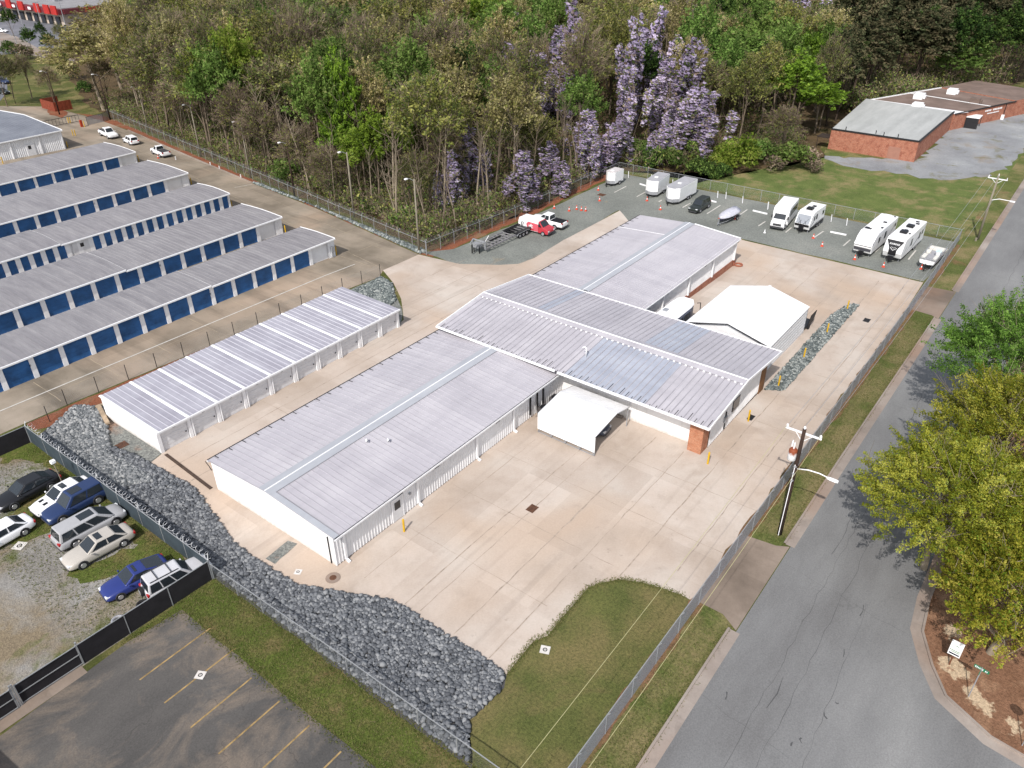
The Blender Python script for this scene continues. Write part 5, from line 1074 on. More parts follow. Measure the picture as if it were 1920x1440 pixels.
# red and white boards, rocks by the fence corner
# ---------------------------------------------------------------- bollards
BG = 'yellow bollards'
def bollard(px_, py_, label, h=1.25, dz=0, mat=None, r=.085):
    x, y = Gt(px_, py_); o = thing('bollard', label, 'bollard', (x, y, gz(x)), 0, BG)
    MB().tube([(0, 0, -.02), (0, 0, h-.06), (0, 0, h)], [r, r, r*.6], 10).build('post', mat or M['bollard'], o, world=False, smooth=False)
    return o
bols = [((1459, 725), 'yellow bollard in the gravel island, end nearest the cross wing'), ((1506.7, 671.7), 'yellow bollard in the gravel island, second from its near end'), ((1550, 625), 'yellow bollard in the gravel island, second from its far end'), ((1588, 581), 'yellow bollard in the gravel island at its far tip'), ((1402.7, 790), 'yellow bollard beside a drain grate along the cross wing'), ((1326.7, 870), 'yellow bollard in front of the brick pier'), ((758, 997), 'yellow bollard by the white personnel door'), ((1009.4, 805.6), 'yellow bollard at the corner of the small carport'),
        ((631, 478.5), 'yellow bollard at the end of the nearest blue door row'), ((536, 438.3), 'yellow bollard at the end of the second blue door row'), ((435.5, 390), 'yellow bollard at the end of the narrow door row'), ((359.7, 347), 'yellow bollard at the end of the fourth blue door row'), ((261, 304), 'yellow bollard at the end of the farthest blue door row'), ((127.5, 277), 'yellow bollard at the right corner of the slate roofed building'), ((6, 307), 'yellow bollard by the slate roofed building at the left frame edge'), ((129, 231), 'left one of two yellow bollards beyond the yard gate bar'), ((133, 231), 'right one of two yellow bollards beyond the yard gate bar'), ((137.5, 254.5), 'left one of two yellow bollards before the yard gate bar'), ((142, 254.5), 'right one of two yellow bollards before the yard gate bar'), ((159, 238), 'yellow bollard touching the red keypad post')]
for p, l in bols: bollard(*p, l, 1.3)
x, y = Gt(154, 238); kp = thing('keypad_post', 'red gate keypad post between yellow bollards', 'keypad post', (x, y, gz(x))); MB().box(-.25, .25, -.2, .2, 0, 1.5).build('cabinet', plain('red_cabinet', P(190, 70, 40), .5), kp, world=False, bevel=.04)
# sliding yard gate
a, b = Gt(82, 241), Gt(150, 230); yg = thing('yard_gate', 'long low black gate across the storage yard entrance', 'gate', (*a, gz(a[0])))
m = MB(); z = gz(a[0])
for zz in (.15, 1.5): m.bar((*a, z+zz), (*b, z+zz), .09)
for k in range(12): t = k/11; m.bar((a[0]+(b[0]-a[0])*t, a[1]+(b[1]-a[1])*t, z+.1), (a[0]+(b[0]-a[0])*t, a[1]+(b[1]-a[1])*t, z+1.5), .05)
m.build('gate_frame', M['dark'], yg)
fence('chain_link_fence', 'dark chain link fence section next to the red keypad post', [Gt(165, 235), Gt(195, 228), Gt(206, 222)], 1.8, M['chain2'], 3, postmat=M['dark'])
# ---------------------------------------------------------------- cones
cone_m = [plain('orange_cone', P(236, 96, 70), .6, 0, .1), M['white_trim']]
def cone(px_, py_, label, s=1., mats=None):
    x, y = Gt(px_, py_); o = thing('traffic_cone', label, 'cone', (x, y, gz(x)+.03), 0, 'orange traffic cones'); m = MB()
    m.box(-.2*s, .2*s, -.2*s, .2*s, 0, .05); prev = None
    for z0, z1, r0, r1, k in ((.05, .3, .16, .11, 0), (.3, .45, .11, .08, 1), (.45, .75, .08, .03, 0)): m.tube([(0, 0, z0*s), (0, 0, z1*s)], [r0*s, r1*s], 10, k)
    m.build('body', mats or cone_m, o, world=False)
for p, l in [((1039, 391), 'orange cone alone behind the white pickup bed'), ((1067, 396), 'leftmost of a line of four orange cones on the gravel'), ((1081, 393), 'second of a line of four orange cones on the gravel'), ((1090, 395), 'third of a line of four orange cones on the gravel'), ((1098, 396), 'rightmost of a line of four orange cones on the gravel'), ((1124, 377), 'orange cone just below a rusty patch of gravel'), ((1121.6, 357), 'orange cone just above a rusty patch of gravel'), ((1213, 377), 'orange cone at the nose of the middle white trailer'), ((1238, 393.5), 'orange cone at the tongue of the long white trailer'), ((1305.6, 396), 'orange cone in front of the black SUV'), ((1349.7, 410), 'orange cone under the covered boat bow'), ((1378.4, 411), 'orange cone on the white line right of the covered boat'), ((1524.6, 447), 'orange cone on the white line right of the short camper'), ((1541, 462), 'orange cone alone in the empty stall'), ((1602, 487), 'orange cone before the camper with the plain nose'), ((1656, 501), 'orange cone before the camper with the lettered nose'), ((1726.7, 505), 'orange cone in front of the deck boat'), ((297, 297), 'left one of two orange cones behind the white pickup'), ((317, 293), 'right one of two orange cones behind the white pickup')]: cone(*p, l)
cone(1433.5, 437, 'small white cone in front of the shuttle bus', .8, [M['white_trim'], M['white_trim']])
# white wheel stops and stakes
for a, b, l in (((1199.7, 346), (1211, 349.6), 'white timber wheel stop behind the middle white trailer'), ((1329, 376.6), (1343, 380.4), 'white timber wheel stop right of the black SUV'), ((1411.5, 396), (1438.5, 402.5), 'white timber wheel stop left of the shuttle bus'), ((1556.7, 436), (1586.5, 442), 'white timber wheel stop in the empty stall')):
    A, B = g3(*a), g3(*b); o = MB().bar((A[0], A[1], A[2]+.13), (B[0], B[1], B[2]+.13), .2, .2).build('wheel_stop', M['white_trim']); tag(o, l, 'wheel stop', 'white timber wheel stops')
for (a, b), l in zip((((1178.3, 333)), ((1221.3, 339.5)), ((1261, 349)), ((1345.3, 371)), ((1360.8, 373)), ((1392, 381)), ((1439.2, 393)), ((1440, 391.5)), ((1587, 423)), ((1558, 416))), ('white stake behind the small white trailer', 'white stake left of the middle white trailer', 'white stake between the two larger white trailers', 'white stake behind the black SUV', 'white stake left of the covered boat', 'white stake right of the covered boat', 'left one of two white stakes by the shuttle bus', 'right one of two white stakes by the shuttle bus', 'white stake behind the empty stall', 'leaning white stake right of the short camper')):
    x, y = Gt(a, b); o = MB().bar((x, y, gz(x)), (x+.05, y+.1, gz(x)+1.15), .09).build('stake', M['white_trim']); tag(o, l, 'stake', 'white stakes along the gravel lot')
# drain grates
for (a, b), l, sx_, sy_, mt in (((998, 954), 'rusty drain grate in the middle of the front slab', .45, .35, 'rust'), ((1408, 783.5), 'drain grate behind the bollard along the cross wing', .5, .25, 'dark'), ((1625, 601), 'drain grate right of the gravel island', .55, .35, 'dark'), ((229, 835), 'rusty drain grate in the fine gravel by the white garages', .5, .45, 'rust'), ((1128, 365.5), 'rusty drain cover between two orange cones', .6, .6, 'rust')):
    if mt == 'rust' and 'rust' not in M: M['rust'] = plain('rust', P(112, 78, 60), .9, 0, .4, 4)
    x, y = Gt(a, b); m = MB(); z = gz(x)+.036
    m.box(x-sx_, x+sx_, y-sy_, y-sy_+.06, z, z+.02); m.box(x-sx_, x+sx_, y+sy_-.06, y+sy_, z, z+.02)
    for k in range(9): m.box(x-sx_+k*sx_*2/9, x-sx_+k*sx_*2/9+.07, y-sy_+.06, y+sy_-.06, z, z+.02)
    m.box(x-sx_, x+sx_, y-sy_, y+sy_, z-.006, z-.001, 1)
    o = m.build('drain_grate', [M[mt], M['dark']]); tag(o, l, 'drain grate')
x, y = Gt(624.5, 1084); m = MB(); m.tube([(x, y, .03), (x, y, .05)], .55, 18, 1); m.tube([(x, y, .05), (x, y, .06)], .26, 14, 0); tag(m.build('manhole_cover', [M['rust'], M['curb']]), 'round rusty manhole cover off the warehouse corner', 'manhole')
# survey targets
for (a, b), l, s, rz_ in (((1022, 1219), 'white survey target square on the lawn edge', .32, .4), ((376, 1266.5), 'white survey target square on the dark asphalt', .3, .5), ((37, 1024), 'white survey target square on the gravel car lot', .42, .5), ((559, 1073), 'small white survey target by the warehouse corner', .26, .5)):
    x, y = Gt(a, b); o = thing('survey_target', l, 'survey target', (x, y, gz(x)+.04), rz_, 'white survey targets'); MB().box(-s, s, -s, s, 0, .012).build('plate', M['white_end'], o, world=False)
    m = MB(); n = 20
    for k in range(n):
        t0, t1 = 2*math.pi*k/n, 2*math.pi*(k+1)/n; r0, r1 = s*.28, s*.48
        m.face([(r1*math.cos(t0), r1*math.sin(t0), .016), (r1*math.cos(t1), r1*math.sin(t1), .016), (r0*math.cos(t1), r0*math.sin(t1), .016), (r0*math.cos(t0), r0*math.sin(t0), .016)])
    m.face([(s*.1*math.cos(2*math.pi*k/8), s*.1*math.sin(2*math.pi*k/8), .016) for k in range(8)]); m.build('ring', M['black'], o, world=False)
# ---------------------------------------------------------------- poles
M['wood_dark'] = plain('creosoted_wood', P(64, 48, 40), .9, 0, .4, 2); M['wood_pale'] = plain('weathered_pole', P(150, 142, 126), .9, 0, .2, 2)
up = thing('utility_pole', 'dark wooden utility pole with a rusty transformer and a street lamp, near the driveway', 'utility pole', (48.34, 10.75, 0))
bx, by = 48.34, 10.75
MB().tube([(bx, by, -.2), (bx, by, 10.0)], [.19, .13], 12).build('pole', M['wood_dark'], up, smooth=True)
m = MB(); m.bar((bx+.15, by-1.25, 9.55), (bx+.15, by+1.35, 9.55), .1, .12); m.bar((bx+.15, by-.6, 9.5), (bx, by, 8.9), .04); m.bar((bx+.15, by+.6, 9.5), (bx, by, 8.9), .04); m.build('crossarm', M['white_trim'], up)
for x, y, z in ((bx+.15, by-1.15, 9.62), (bx+.15, by+1.25, 9.62), (bx, by, 10.0)): MB().tube([(x, y, z), (x, y, z+.1), (x, y, z+.2), (x, y, z+.26)], [.05, .1, .08, .03], 8).build('insulator', M['white_trim'], up)
tf = MB().tube([(bx-.28, by+.36, 7.3), (bx-.28, by+.36, 7.36), (bx-.28, by+.36, 8.2), (bx-.28, by+.36, 8.3)], [.24, .3, .3, .22], 14)
t = NT('rusty_white_tank'); sx = t.n('SeparateXYZ'); t.l(t.pos, sx.inputs[0]); rz_ = t.math('ADD', sx.outputs[2], t.math('MULTIPLY', t.noise(5, 4, .7), .9))
tf.build('transformer', t.done(t.mix(t.mask(rz_, 8.2, 8.45), (.7, .7, .7, 1), P(150, 78, 48)), .6), up, smooth=True)
for d_ in (0, .2): MB().tube([(bx-.28+d_, by+.36+d_, 8.28), (bx-.28+d_, by+.36+d_, 8.6), (bx-.28+d_, by+.36+d_, 8.85)], [.05, .07, .03], 8).build('bushing', M['white_trim'], up)
arm = MB().tube([(bx, by-.12, 6.5), (bx+.05, by-.9, 6.72), (bx+.1, by-1.7, 6.75), (bx+.15, by-2.35, 6.62)], .045, 8).build('lamp_arm', M['white_trim'], up, smooth=True)
m = MB(); m.loft([[(bx+.15+.17*s_*c, by-y_, 6.62+z_*.11-.02*y_) for c, z_ in ((-1, 0), (-.7, .9), (.7, .9), (1, 0), (.6, -.6), (-.6, -.6))] for y_, s_ in ((2.25, .4), (2.45, .9), (2.85, 1), (3.05, .6))], 0); m.build('lamp_head', M['white_trim'], up)
m = MB(); m.bar((bx-.2, by+.02, 0), (bx-.16, by+.02, 6.9), .05); m.build('ground_wire', M['white_trim'], up)
for k in range(5): MB().box(bx-.22, bx-.12, by-.1, by+.1, 5.4+k*.32, 5.52+k*.32).build('cable_bracket', M['steel'], up) if k % 2 == 0 else None
fp = thing('utility_pole', 'pale utility pole with a crossarm and street lamp far up the road', 'utility pole', (127.9, 10.95, gz(127)))
bx2, by2, bz2 = 127.9, 10.95, gz(127)
MB().tube([(bx2, by2, bz2-.2), (bx2, by2, bz2+9.6)], [.18, .12], 10).build('pole', M['wood_pale'], fp, smooth=True)
m = MB(); m.bar((bx2, by2-1.25, bz2+9.1), (bx2, by2+1.25, bz2+9.1), .1, .12); m.bar((bx2, by2-.7, bz2+9.05), (bx2, by2, bz2+8.4), .05); m.bar((bx2, by2+.7, bz2+9.05), (bx2, by2, bz2+8.4), .05); m.build('crossarm', M['white_trim'], fp)
for y in (-1.15, 0, 1.15): MB().tube([(bx2, by2+y, bz2+(9.2 if y else 9.6)), (bx2, by2+y, bz2+(9.45 if y else 9.85))], [.07, .04], 8).build('insulator', M['white_trim'], fp)
MB().tube([(bx2, by2, bz2+6.0), (bx2+.1, by2-1.0, bz2+6.35), (bx2+.2, by2-2.4, bz2+6.3)], .05, 8).build('lamp_arm', M['white_trim'], fp); MB().box(bx2, bx2+.35, by2-3.0, by2-2.35, bz2+6.2, bz2+6.36).build('lamp_head', M['white_trim'], fp, bevel=.05)
sp = thing('stub_post', 'short pale stub post beside the far utility pole', 'post', (*Gt(1829, 452), gz(127))); MB().tube([(0, 0, 0), (0, 0, .5)], .15, 10).build('post', M['wood_pale'], sp, world=False)
def wire(label, p, q, sag, mat):
    p, q = Vector(p), Vector(q); n = 24
    o = MB().tube([p.lerp(q, i/n)-Vector((0, 0, sag*4*(i/n)*(1-i/n))) for i in range(n+1)], .014, 4, cap=False).build('power_line', mat); tag(o, label, 'power line', 'overhead power lines')
wm = plain('pale_cable', P(206, 200, 150), .6)
wire('upper left overhead wire running over the lawn from the utility pole', (bx+.15, by+1.25, 9.86), (2, by+1.25, 9.3), .35, wm)
wire('upper right overhead wire running over the lawn from the utility pole', (bx+.15, by-1.15, 9.86), (2, by-1.15, 9.3), .35, wm)
for k, (y, l) in enumerate(((1.2, 'overhead wire on the lot side between the two utility poles'), (0, 'overhead wire at the pole tops between the two utility poles'), (-1.15, 'overhead wire on the road side between the two utility poles'))):
    wire(l, (bx+(.15 if y else 0), by+y, 9.86 if y else 10.26), (bx2, by2+y, bz2+(9.45 if y else 9.85)), .9, M['steel'])
LP = [((207, 224), 9.8, 'wood_dark', 'dark leaning light pole behind the first white pickup'), ((279, 248), 9.4, 'wood_pale', 'pale light pole behind the white SUV'), ((377, 294), 9.8, 'wood_pale', 'pale light pole behind the fence right of the white pickups'), ((470, 334), 9.9, 'wood_pale', 'light pole by the fence above the narrow door row'), ((553, 371), 9.2, 'wood_dark', 'light pole at the fence among bare tree trunks'), ((664, 407), 10.2, 'wood_pale', 'slim pale light pole at the fence below the bright green trees'), ((786, 474), 10.6, 'wood_pale', 'pale light pole at the fence corner next to the gravel lot'), ((112, 215), 9.6, 'wood_dark', 'thin dark light pole behind the rust red enclosure')]
for (a, b), h, mt, l in LP:
    x, y = Gt(a, b); o = thing('light_pole', l, 'light pole', (x, y, gz(x)), 0, 'light poles along the yard fence')
    MB().tube([(0, 0, -.2), (0, 0, h)], [.16, .1], 10).build('pole', M[mt], o, world=False, smooth=True)
    MB().tube([(0, 0, h-.3), (-.5, .25, h+.1), (-.9, .4, h+.15)], .035, 6).build('lamp_arm', M['steel'], o, world=False)
    MB().box(-1.3, -.85, .25, .6, h+.06, h+.24).build('lamp_head', M['white_trim'], o, world=False, bevel=.04)
for (a, b), h, l in (((42, 46), 9, 'lot lamp post before the red strip, nearer the left edge'), ((82, 58), 10, 'lot lamp post before the red strip, middle one'), ((125, 55), 11, 'lot lamp post at the corner of the red strip'), ((38, 103), 6, 'double armed lamp post by the pale road')):
    x, y = G(a, b, -.9); o = thing('lamp_post', l, 'lamp post', (x, y, -.9), 0, 'lamp posts on the shopping lot'); MB().tube([(0, 0, 0), (0, 0, h)], [.16, .1], 8).build('pole', M['steel'], o, world=False); MB().bar((-1.2, 0, h), (1.2, 0, h), .3, .12).build('lamp_head', M['steel'], o, world=False)
# ---------------------------------------------------------------- corner signs
x, y = Gt(1815.6, 1306.5); st = thing('street_sign', 'green street name blade on a steel post at the road corner', 'sign', (x, y, 0))
MB().tube([(x, y, 0), (x, y, 2.75)], .035, 8).build('post', M['steel'], st)
M['green'] = plain('sign_green', P(20, 132, 92), .4)
D_ = Vector((-.17, -.985, 0)); N_ = Vector((-.985, .17, 0)); O_ = Vector((x, y, 2.62))
pl = MB().bar(O_-D_*.42, O_+D_*.42, .03, .22); pl.build('name_blade', M['green'], st)
m = MB(); r = random.Random(2)
for k in range(9):            # street name too worn to read
    if k == 6: continue
    c = O_+D_*(-.36+k*.08)+N_*.019; h = .1+.03*r.random()
    m.face([c+Vector((0, 0, -h/2)), c+D_*.05+Vector((0, 0, -h/2)), c+D_*.05+Vector((0, 0, h/2)), c+Vector((0, 0, h/2))])
m.build('worn_lettering', M['white_trim'], st)
MB().bar((x+.3, y-.05, 2.42), (x-.3, y+.05, 2.42), .03, .17).build('name_blade', M['green'], st)
x, y = Gt(1779.5, 1246); ws = thing('notice_sign', 'white notice sign with green and dark bands on a brown post under the tree', 'sign', (x, y, 0))
MB().bar((x, y, 0), (x, y, 1.6), .09).build('post', plain('brown_post', P(120, 78, 56), .9), ws)
u = Vector((-.06, -.998, 0)); nn = Vector((-.998, .06, .0)); c0 = Vector((x, y, 1.5))+nn*.06
def board(u0, u1, z0, z1, k): return [c0+u*u0+Vector((0, 0, z0))+nn*k, c0+u*u1+Vector((0, 0, z0))+nn*k, c0+u*u1+Vector((0, 0, z1))+nn*k, c0+u*u0+Vector((0, 0, z1))+nn*k]
m = MB(); m.loft([board(-.36, .36, -.55, .72, 0), board(-.36, .36, -.55, .72, .03)]); m.build('panel', M['white_end'], ws)
m = MB(); m.face(board(-.3, .3, -.45, -.33, .034)); m.build('dark_band', plain('sign_navy', P(30, 50, 70), .5), ws)
m = MB(); m.face(board(-.32, .3, -.12, -.06, .034)); m.face(board(-.2, .26, -.24, -.18, .034)); m.face(board(-.1, .12, .3, .36, .034)); m.build('green_marks', plain('sign_grey_green', P(120, 160, 130), .5), ws)
x, y = Gt(1916, 1398); s3 = thing('stop_sign', 'road sign post just past the right frame edge whose shadow shows on the straw', 'sign', (x, y, 0)); MB().bar((x, y, 0), (x, y, 3.0), .05).build('post', M['steel'], s3)
m = MB(); c = Vector((x-.03, y, 2.65)); q = [c+Vector((0, .38*math.cos(t), .38*math.sin(t))) for t in (math.pi/8+k*math.pi/4 for k in range(8))]; m.loft([q, [p+Vector((-.02, 0, 0)) for p in q]]); m.build('panel', plain('sign_red', P(180, 30, 36), .4), s3)
# ---------------------------------------------------------------- small things
hv = M['plastic']
for (x, y), l in (((50.6, 34.75), 'black air conditioning unit by the yellow bollard at the warehouse wall'), ((52.7, 34.9), 'black air conditioning unit half hidden behind the small carport')):
    o = thing('air_conditioner', l, 'air conditioner', (x, y, .0), 0, 'air conditioning units'); MB().box(-.5, .5, -.5, .5, .1, 1.05).build('casing', plain('grey_casing', (.07, .065, .065, 1), .5), o, world=False, bevel=.04)
    MB().tube([(0, 0, 1.05), (0, 0, 1.1)], .42, 18).build('fan_grille', M['black'], o, world=False); MB().box(-.6, .6, -.6, .6, 0, .1).build('pad', M['curb'], o, world=False)
for x in (49.4, 50.5, 51.5): MB().bar((x, YR-.13, .5), (x, YR-.13, 2.7), .12).build('coolant_pipe', M['black'], wh)
x, y = Gt(1374.5, 499); tg_ = thing('tyre_ring', 'faded red ring shaped planter at the far corner of the brick base', 'planter', (x+.6, y-.5, gz(x)+.03)); m = MB(); m.loft([[((.5+.12*math.cos(a))*math.cos(b), (.5+.12*math.cos(a))*math.sin(b), .12+.12*math.sin(a)) for a in (2*math.pi*i/8 for i in range(8))] for b in (2*math.pi*j/24 for j in range(25))], 0, False); m.build('ring', plain('faded_red', P(178, 110, 86), .8), tg_, world=False)
for k, ((a, b), (c, d), l) in enumerate((((187, 768), (204, 800), 'weathered timber leaning on the garage corner, the longer one'), ((183, 770), (196, 764), 'short weathered timber on the rocks by the garage corner'), ((195, 782), (203, 798), 'broken weathered timber below the longer one'))):
    A, B = g3(a, b), g3(c, d); o = MB().bar((A[0], A[1], .5-.1*k), (B[0], B[1], .35), .4, .2).build('timber', plain('weathered_timber%d' % k, P(188, 166, 140), .9, 0, .3, 3)); tag(o, l, 'timber')
o = MB().bar((25.3, 58.3, .02), (24.9, 50.9, .02), .28, .1).build('channel_drain', plain('iron_channel', P(92, 76, 66), .9, 0, .4, 3)); tag(o, 'dark channel drain across the lane between the garages and the warehouse', 'drain')
for (a, b), l in (((640, 1052+6), 'white splash block under the corner downspout'),): pass
for (a, b), l, r_ in (((222, 1165), 'pale old tyre lying by the black fence on the gravel', .36), ((268, 1135), 'dark old tyre by the black fence, left one', .34), ((288, 1122), 'dark old tyre by the black fence, right one', .34)):
    x, y = Gt(a, b); y = max(y, 42.6); o = thing('old_tyre', l, 'tyre', (x, y, .02)); m = MB(); m.loft([[((r_+.1*math.cos(p))*math.cos(q_), (r_+.1*math.cos(p))*math.sin(q_), .1+.1*math.sin(p)) for p in (2*math.pi*i/8 for i in range(8))] for q_ in (2*math.pi*j/20 for j in range(21))], 0, False); m.build('tread', M['rim'] if 'pale' in l else M['tyre'], o, world=False)
x, y = Gt(118, 893); fl_ = thing('flood_lamp', 'white flood lamp on a thin post behind the black sedan', 'lamp', (17.6, 61.2, 0)); MB().tube([(0, 0, 0), (-.1, .05, 2.6)], .045, 8).build('post', M['wood_pale'], fl_, world=False); MB().box(-.3, .1, -.12, .22, 2.5, 2.8).build('lamp_head', M['white_trim'], fl_, world=False, bevel=.05)
for (a, b), l in (((395, 311), 'white marker stub on the kerb by the fence, farthest'), ((412, 318), 'white marker stub on the kerb by the fence, middle'), ((452, 334), 'white marker stub on the kerb by the fence, nearest the red clay'), ((330, 300), 'pale short post beside the storm drain at the yard edge')):
    x, y = Gt(a, b); o = MB().bar((x, y, gz(x)), (x, y, gz(x)+.7), .12).build('marker_stub', M['white_trim']); tag(o, l, 'marker')
m = MB(); kb = px((786, 476.5), (593, 390.5), (473, 343.5), (368, 299.5), (240, 244.5))
for (a, b), (c, d) in zip(kb[2:], kb[3:]): m.bar((a, b, gz(a)+.08), (c, d, gz(c)+.08), .2, .2)
tag(m.build('yard_kerb', M['curb']), kind='structure')
# ---------------------------------------------------------------- rocks
def stones(name, polys, n, r0, r1, mat, seed, heap=0., label=None, cat=None):
    rng = np.random.default_rng(seed); base = []
    t = (1+5**.5)/2
    ico = np.array([(-1, t, 0), (1, t, 0), (-1, -t, 0), (1, -t, 0), (0, -1, t), (0, 1, t), (0, -1, -t), (0, 1, -t), (t, 0, -1), (t, 0, 1), (-t, 0, -1), (-t, 0, 1)])/1.9
    tri = np.array([(0, 11, 5), (0, 5, 1), (0, 1, 7), (0, 7, 10), (0, 10, 11), (1, 5, 9), (5, 11, 4), (11, 10, 2), (10, 7, 6), (7, 1, 8), (3, 9, 4), (3, 4, 2), (3, 2, 6), (3, 6, 8), (3, 8, 9), (4, 9, 5), (2, 4, 11), (6, 2, 10), (8, 6, 7), (9, 8, 1)])
    def inside(x, y, p):
        c = False; j = len(p)-1
        for i in range(len(p)):
            if (p[i][1] > y) != (p[j][1] > y) and x < (p[j][0]-p[i][0])*(y-p[i][1])/(p[j][1]-p[i][1])+p[i][0]: c = not c
            j = i
        return c
    pts = []; xs = [p[0] for q in polys for p in q]; ys = [p[1] for q in polys for p in q]
    while len(pts) < n:
        x, y = rng.uniform(min(xs), max(xs)), rng.uniform(min(ys), max(ys))
        if any(inside(x, y, q) for q in polys): pts.append((x, y))
    V = []; F = []
    for k, (x, y) in enumerate(pts):
        r = rng.uniform(r0, r1)*(1.25 if rng.random() < .15 else 1); v = ico*rng.uniform(.72, 1.15, (12, 1))*r*np.array([1.15, 1, .8])
        a = rng.uniform(0, 6.28); c, s = math.cos(a), math.sin(a); b = rng.uniform(-.7, .7); cb_, sb_ = math.cos(b), math.sin(b)
        v = v@np.array([[1, 0, 0], [0, cb_, -sb_], [0, sb_, cb_]])@np.array([[c, -s, 0], [s, c, 0], [0, 0, 1]])
        z = gz(x)+r*.35+heap*rng.random(); V.append(v+np.array([x, y, z])); F.append(tri+12*k)
    o = mobj(name, np_mesh(name, np.concatenate(V), np.concatenate(F), mat)); return tag(o, label, cat, None, 'stuff')
def island_mat(name, cols, rough=.9, transl=0., objvar=.0, leaf=False, spec=.2):
    t = NT(name); n = len(cols); ri = t.n('Attribute', attribute_name='tone').outputs['Fac'] if leaf else t.n('NewGeometry').outputs['Random Per Island']
    c = t.ramp(ri, [((k+.5)/n, x) for k, x in enumerate(cols)], 'LINEAR')
    if objvar:
        oi = t.n('ObjectInfo'); hs = t.n('HueSaturation'); t.l(c, hs.inputs['Color'])
        t.l(t.math('ADD', t.math('MULTIPLY', oi.outputs['Random'], objvar*.05), .5-objvar*.025), hs.inputs['Hue'])
        f = t.math('FRACT', t.math('MULTIPLY', oi.outputs['Random'], 7.31)); t.l(t.math('ADD', t.math('MULTIPLY', f, objvar), 1-objvar*.5), hs.inputs['Value']); c = hs.outputs[0]
    m = t.done(c, rough, 0, spec)
    if transl:
        tr = t.n('BsdfTranslucent'); t.l(c, tr.inputs[0]); mx = t.n('MixShader'); mx.inputs[0].default_value = transl
        t.l(t.b.outputs[0], mx.inputs[1]); t.l(tr.outputs[0], mx.inputs[2]); t.l(mx.outputs[0], t.t.nodes['Material Output'].inputs[0])
    return m
M['rocks'] = island_mat('slate_rock', [P(104, 108, 111), P(120, 124, 127), P(136, 139, 141), P(154, 156, 157), P(180, 181, 180)])
M['rocks2'] = island_mat('dark_slate_rock', [P(90, 93, 98), P(104, 107, 112), P(117, 120, 125), P(130, 133, 137), P(154, 156, 158)])
M['rocks3'] = island_mat('grey_green_stone', [P(84, 92, 92), P(104, 112, 112), P(124, 132, 130), P(140, 146, 144), P(178, 182, 178)])
rb = [(19.3, 18), (19.3, 69), (22.4, 66), (23.6, 60), (24.1, 52)]+px((440, 1020), (500, 1062), (560, 1098), (640, 1112), (740, 1128), (800, 1168), (916, 1240), (946, 1264), (940, 1292), (880, 1350))
rtop = [(19.3, 58), (19.3, 69.5), (24.3, 72.4), (26.5, 69)]+px((195, 770), (203, 800), (205, 830), (207, 852), (245, 872), (290, 905))
stones('riprap', [rb], 19500, .06, .18, M['rocks2'], 1, .12)
stones('riprap', [rtop], 8000, .07, .2, M['rocks'], 2, .2)
stones('island_stones', [px((1433, 731), (1470, 733), (1610, 573), (1600, 570), (1582, 576), (1558, 592), (1514, 641))], 4200, .07, .17, M['rocks3'], 3, .06)
stones('corner_stones', [[(54.8, 69.8), (64.2, 70.6), (63.7, 68.1), (60, 63.8), (58.6, 63.6), (55.8, 66)]], 3000, .1, .22, M['rocks3'], 4, .1)
yk = px((785, 476.3), (593, 390), (480, 346)); stones('verge_stones', [[(74.6, 72.2), (77.2, 92), (80.2, 117), (80.0, 118.7)]+[(x+.25, y) for x, y in reversed(yk[:])][1:]+[(73.6, 72.6)]], 2600, .12, .3, M['rocks3'], 5, .1)
# ---------------------------------------------------------------- trees
def leaf_arrays(rng, cen, rad, n, size, up=.35, flat=.8, w=None, droop=0., thin=0.):
    w = np.asarray(w if w is not None else rad**2); k = rng.choice(len(cen), n, p=w/w.sum())
    d = rng.normal(size=(n, 3)); d /= np.linalg.norm(d, axis=1)[:, None]
    rr = rad[k]*(.55+.5*rng.random(n)**.5)
    c = cen[k]+d*rr[:, None]*np.array([1, 1, flat])
    nr = d*.7+rng.normal(size=(n, 3))*.45; nr[:, 2] += up; nr /= np.linalg.norm(nr, axis=1)[:, None]
    a = np.cross(nr, rng.normal(size=(n, 3)))
    if droop: a = np.cross(nr, np.cross(nr, np.array([0, 0, 1.]))+rng.normal(size=(n, 3))*.15)
    a /= np.linalg.norm(a, axis=1)[:, None]+1e-9; b = np.cross(nr, a)
    if thin:
        k3 = rng.random(n) < thin; a3 = d*.8+rng.normal(size=(n, 3))*.45; a3[:, 2] += .75; a3 /= np.linalg.norm(a3, axis=1)[:, None]; a = np.where(k3[:, None], a3, a)
        b = np.cross(nr, a); b /= np.linalg.norm(b, axis=1)[:, None]+1e-9
    s = size*rng.uniform(.55, 1.35, n)[:, None]; asc = np.full((n, 1), .5); bs = np.full((n, 1), .33 if not droop else .9)
    if thin: asc = np.where(k3[:, None], 1.15, .5); bs = np.where(k3[:, None], .07, .33)
    a = a*s*asc; b = b*s*bs
    cl = rng.normal(size=len(cen))*.24; leaf_arrays.tone = np.clip(.5+cl[k]+rng.normal(size=n)*.13, 0, 1)
    leaf_arrays.thin = k3 if thin else None
    V = np.stack([c-a-b*.4, c-b, c+a-b*.2, c+a*.6+b], 1).reshape(-1, 3); return V, np.arange(4*n).reshape(n, 4)
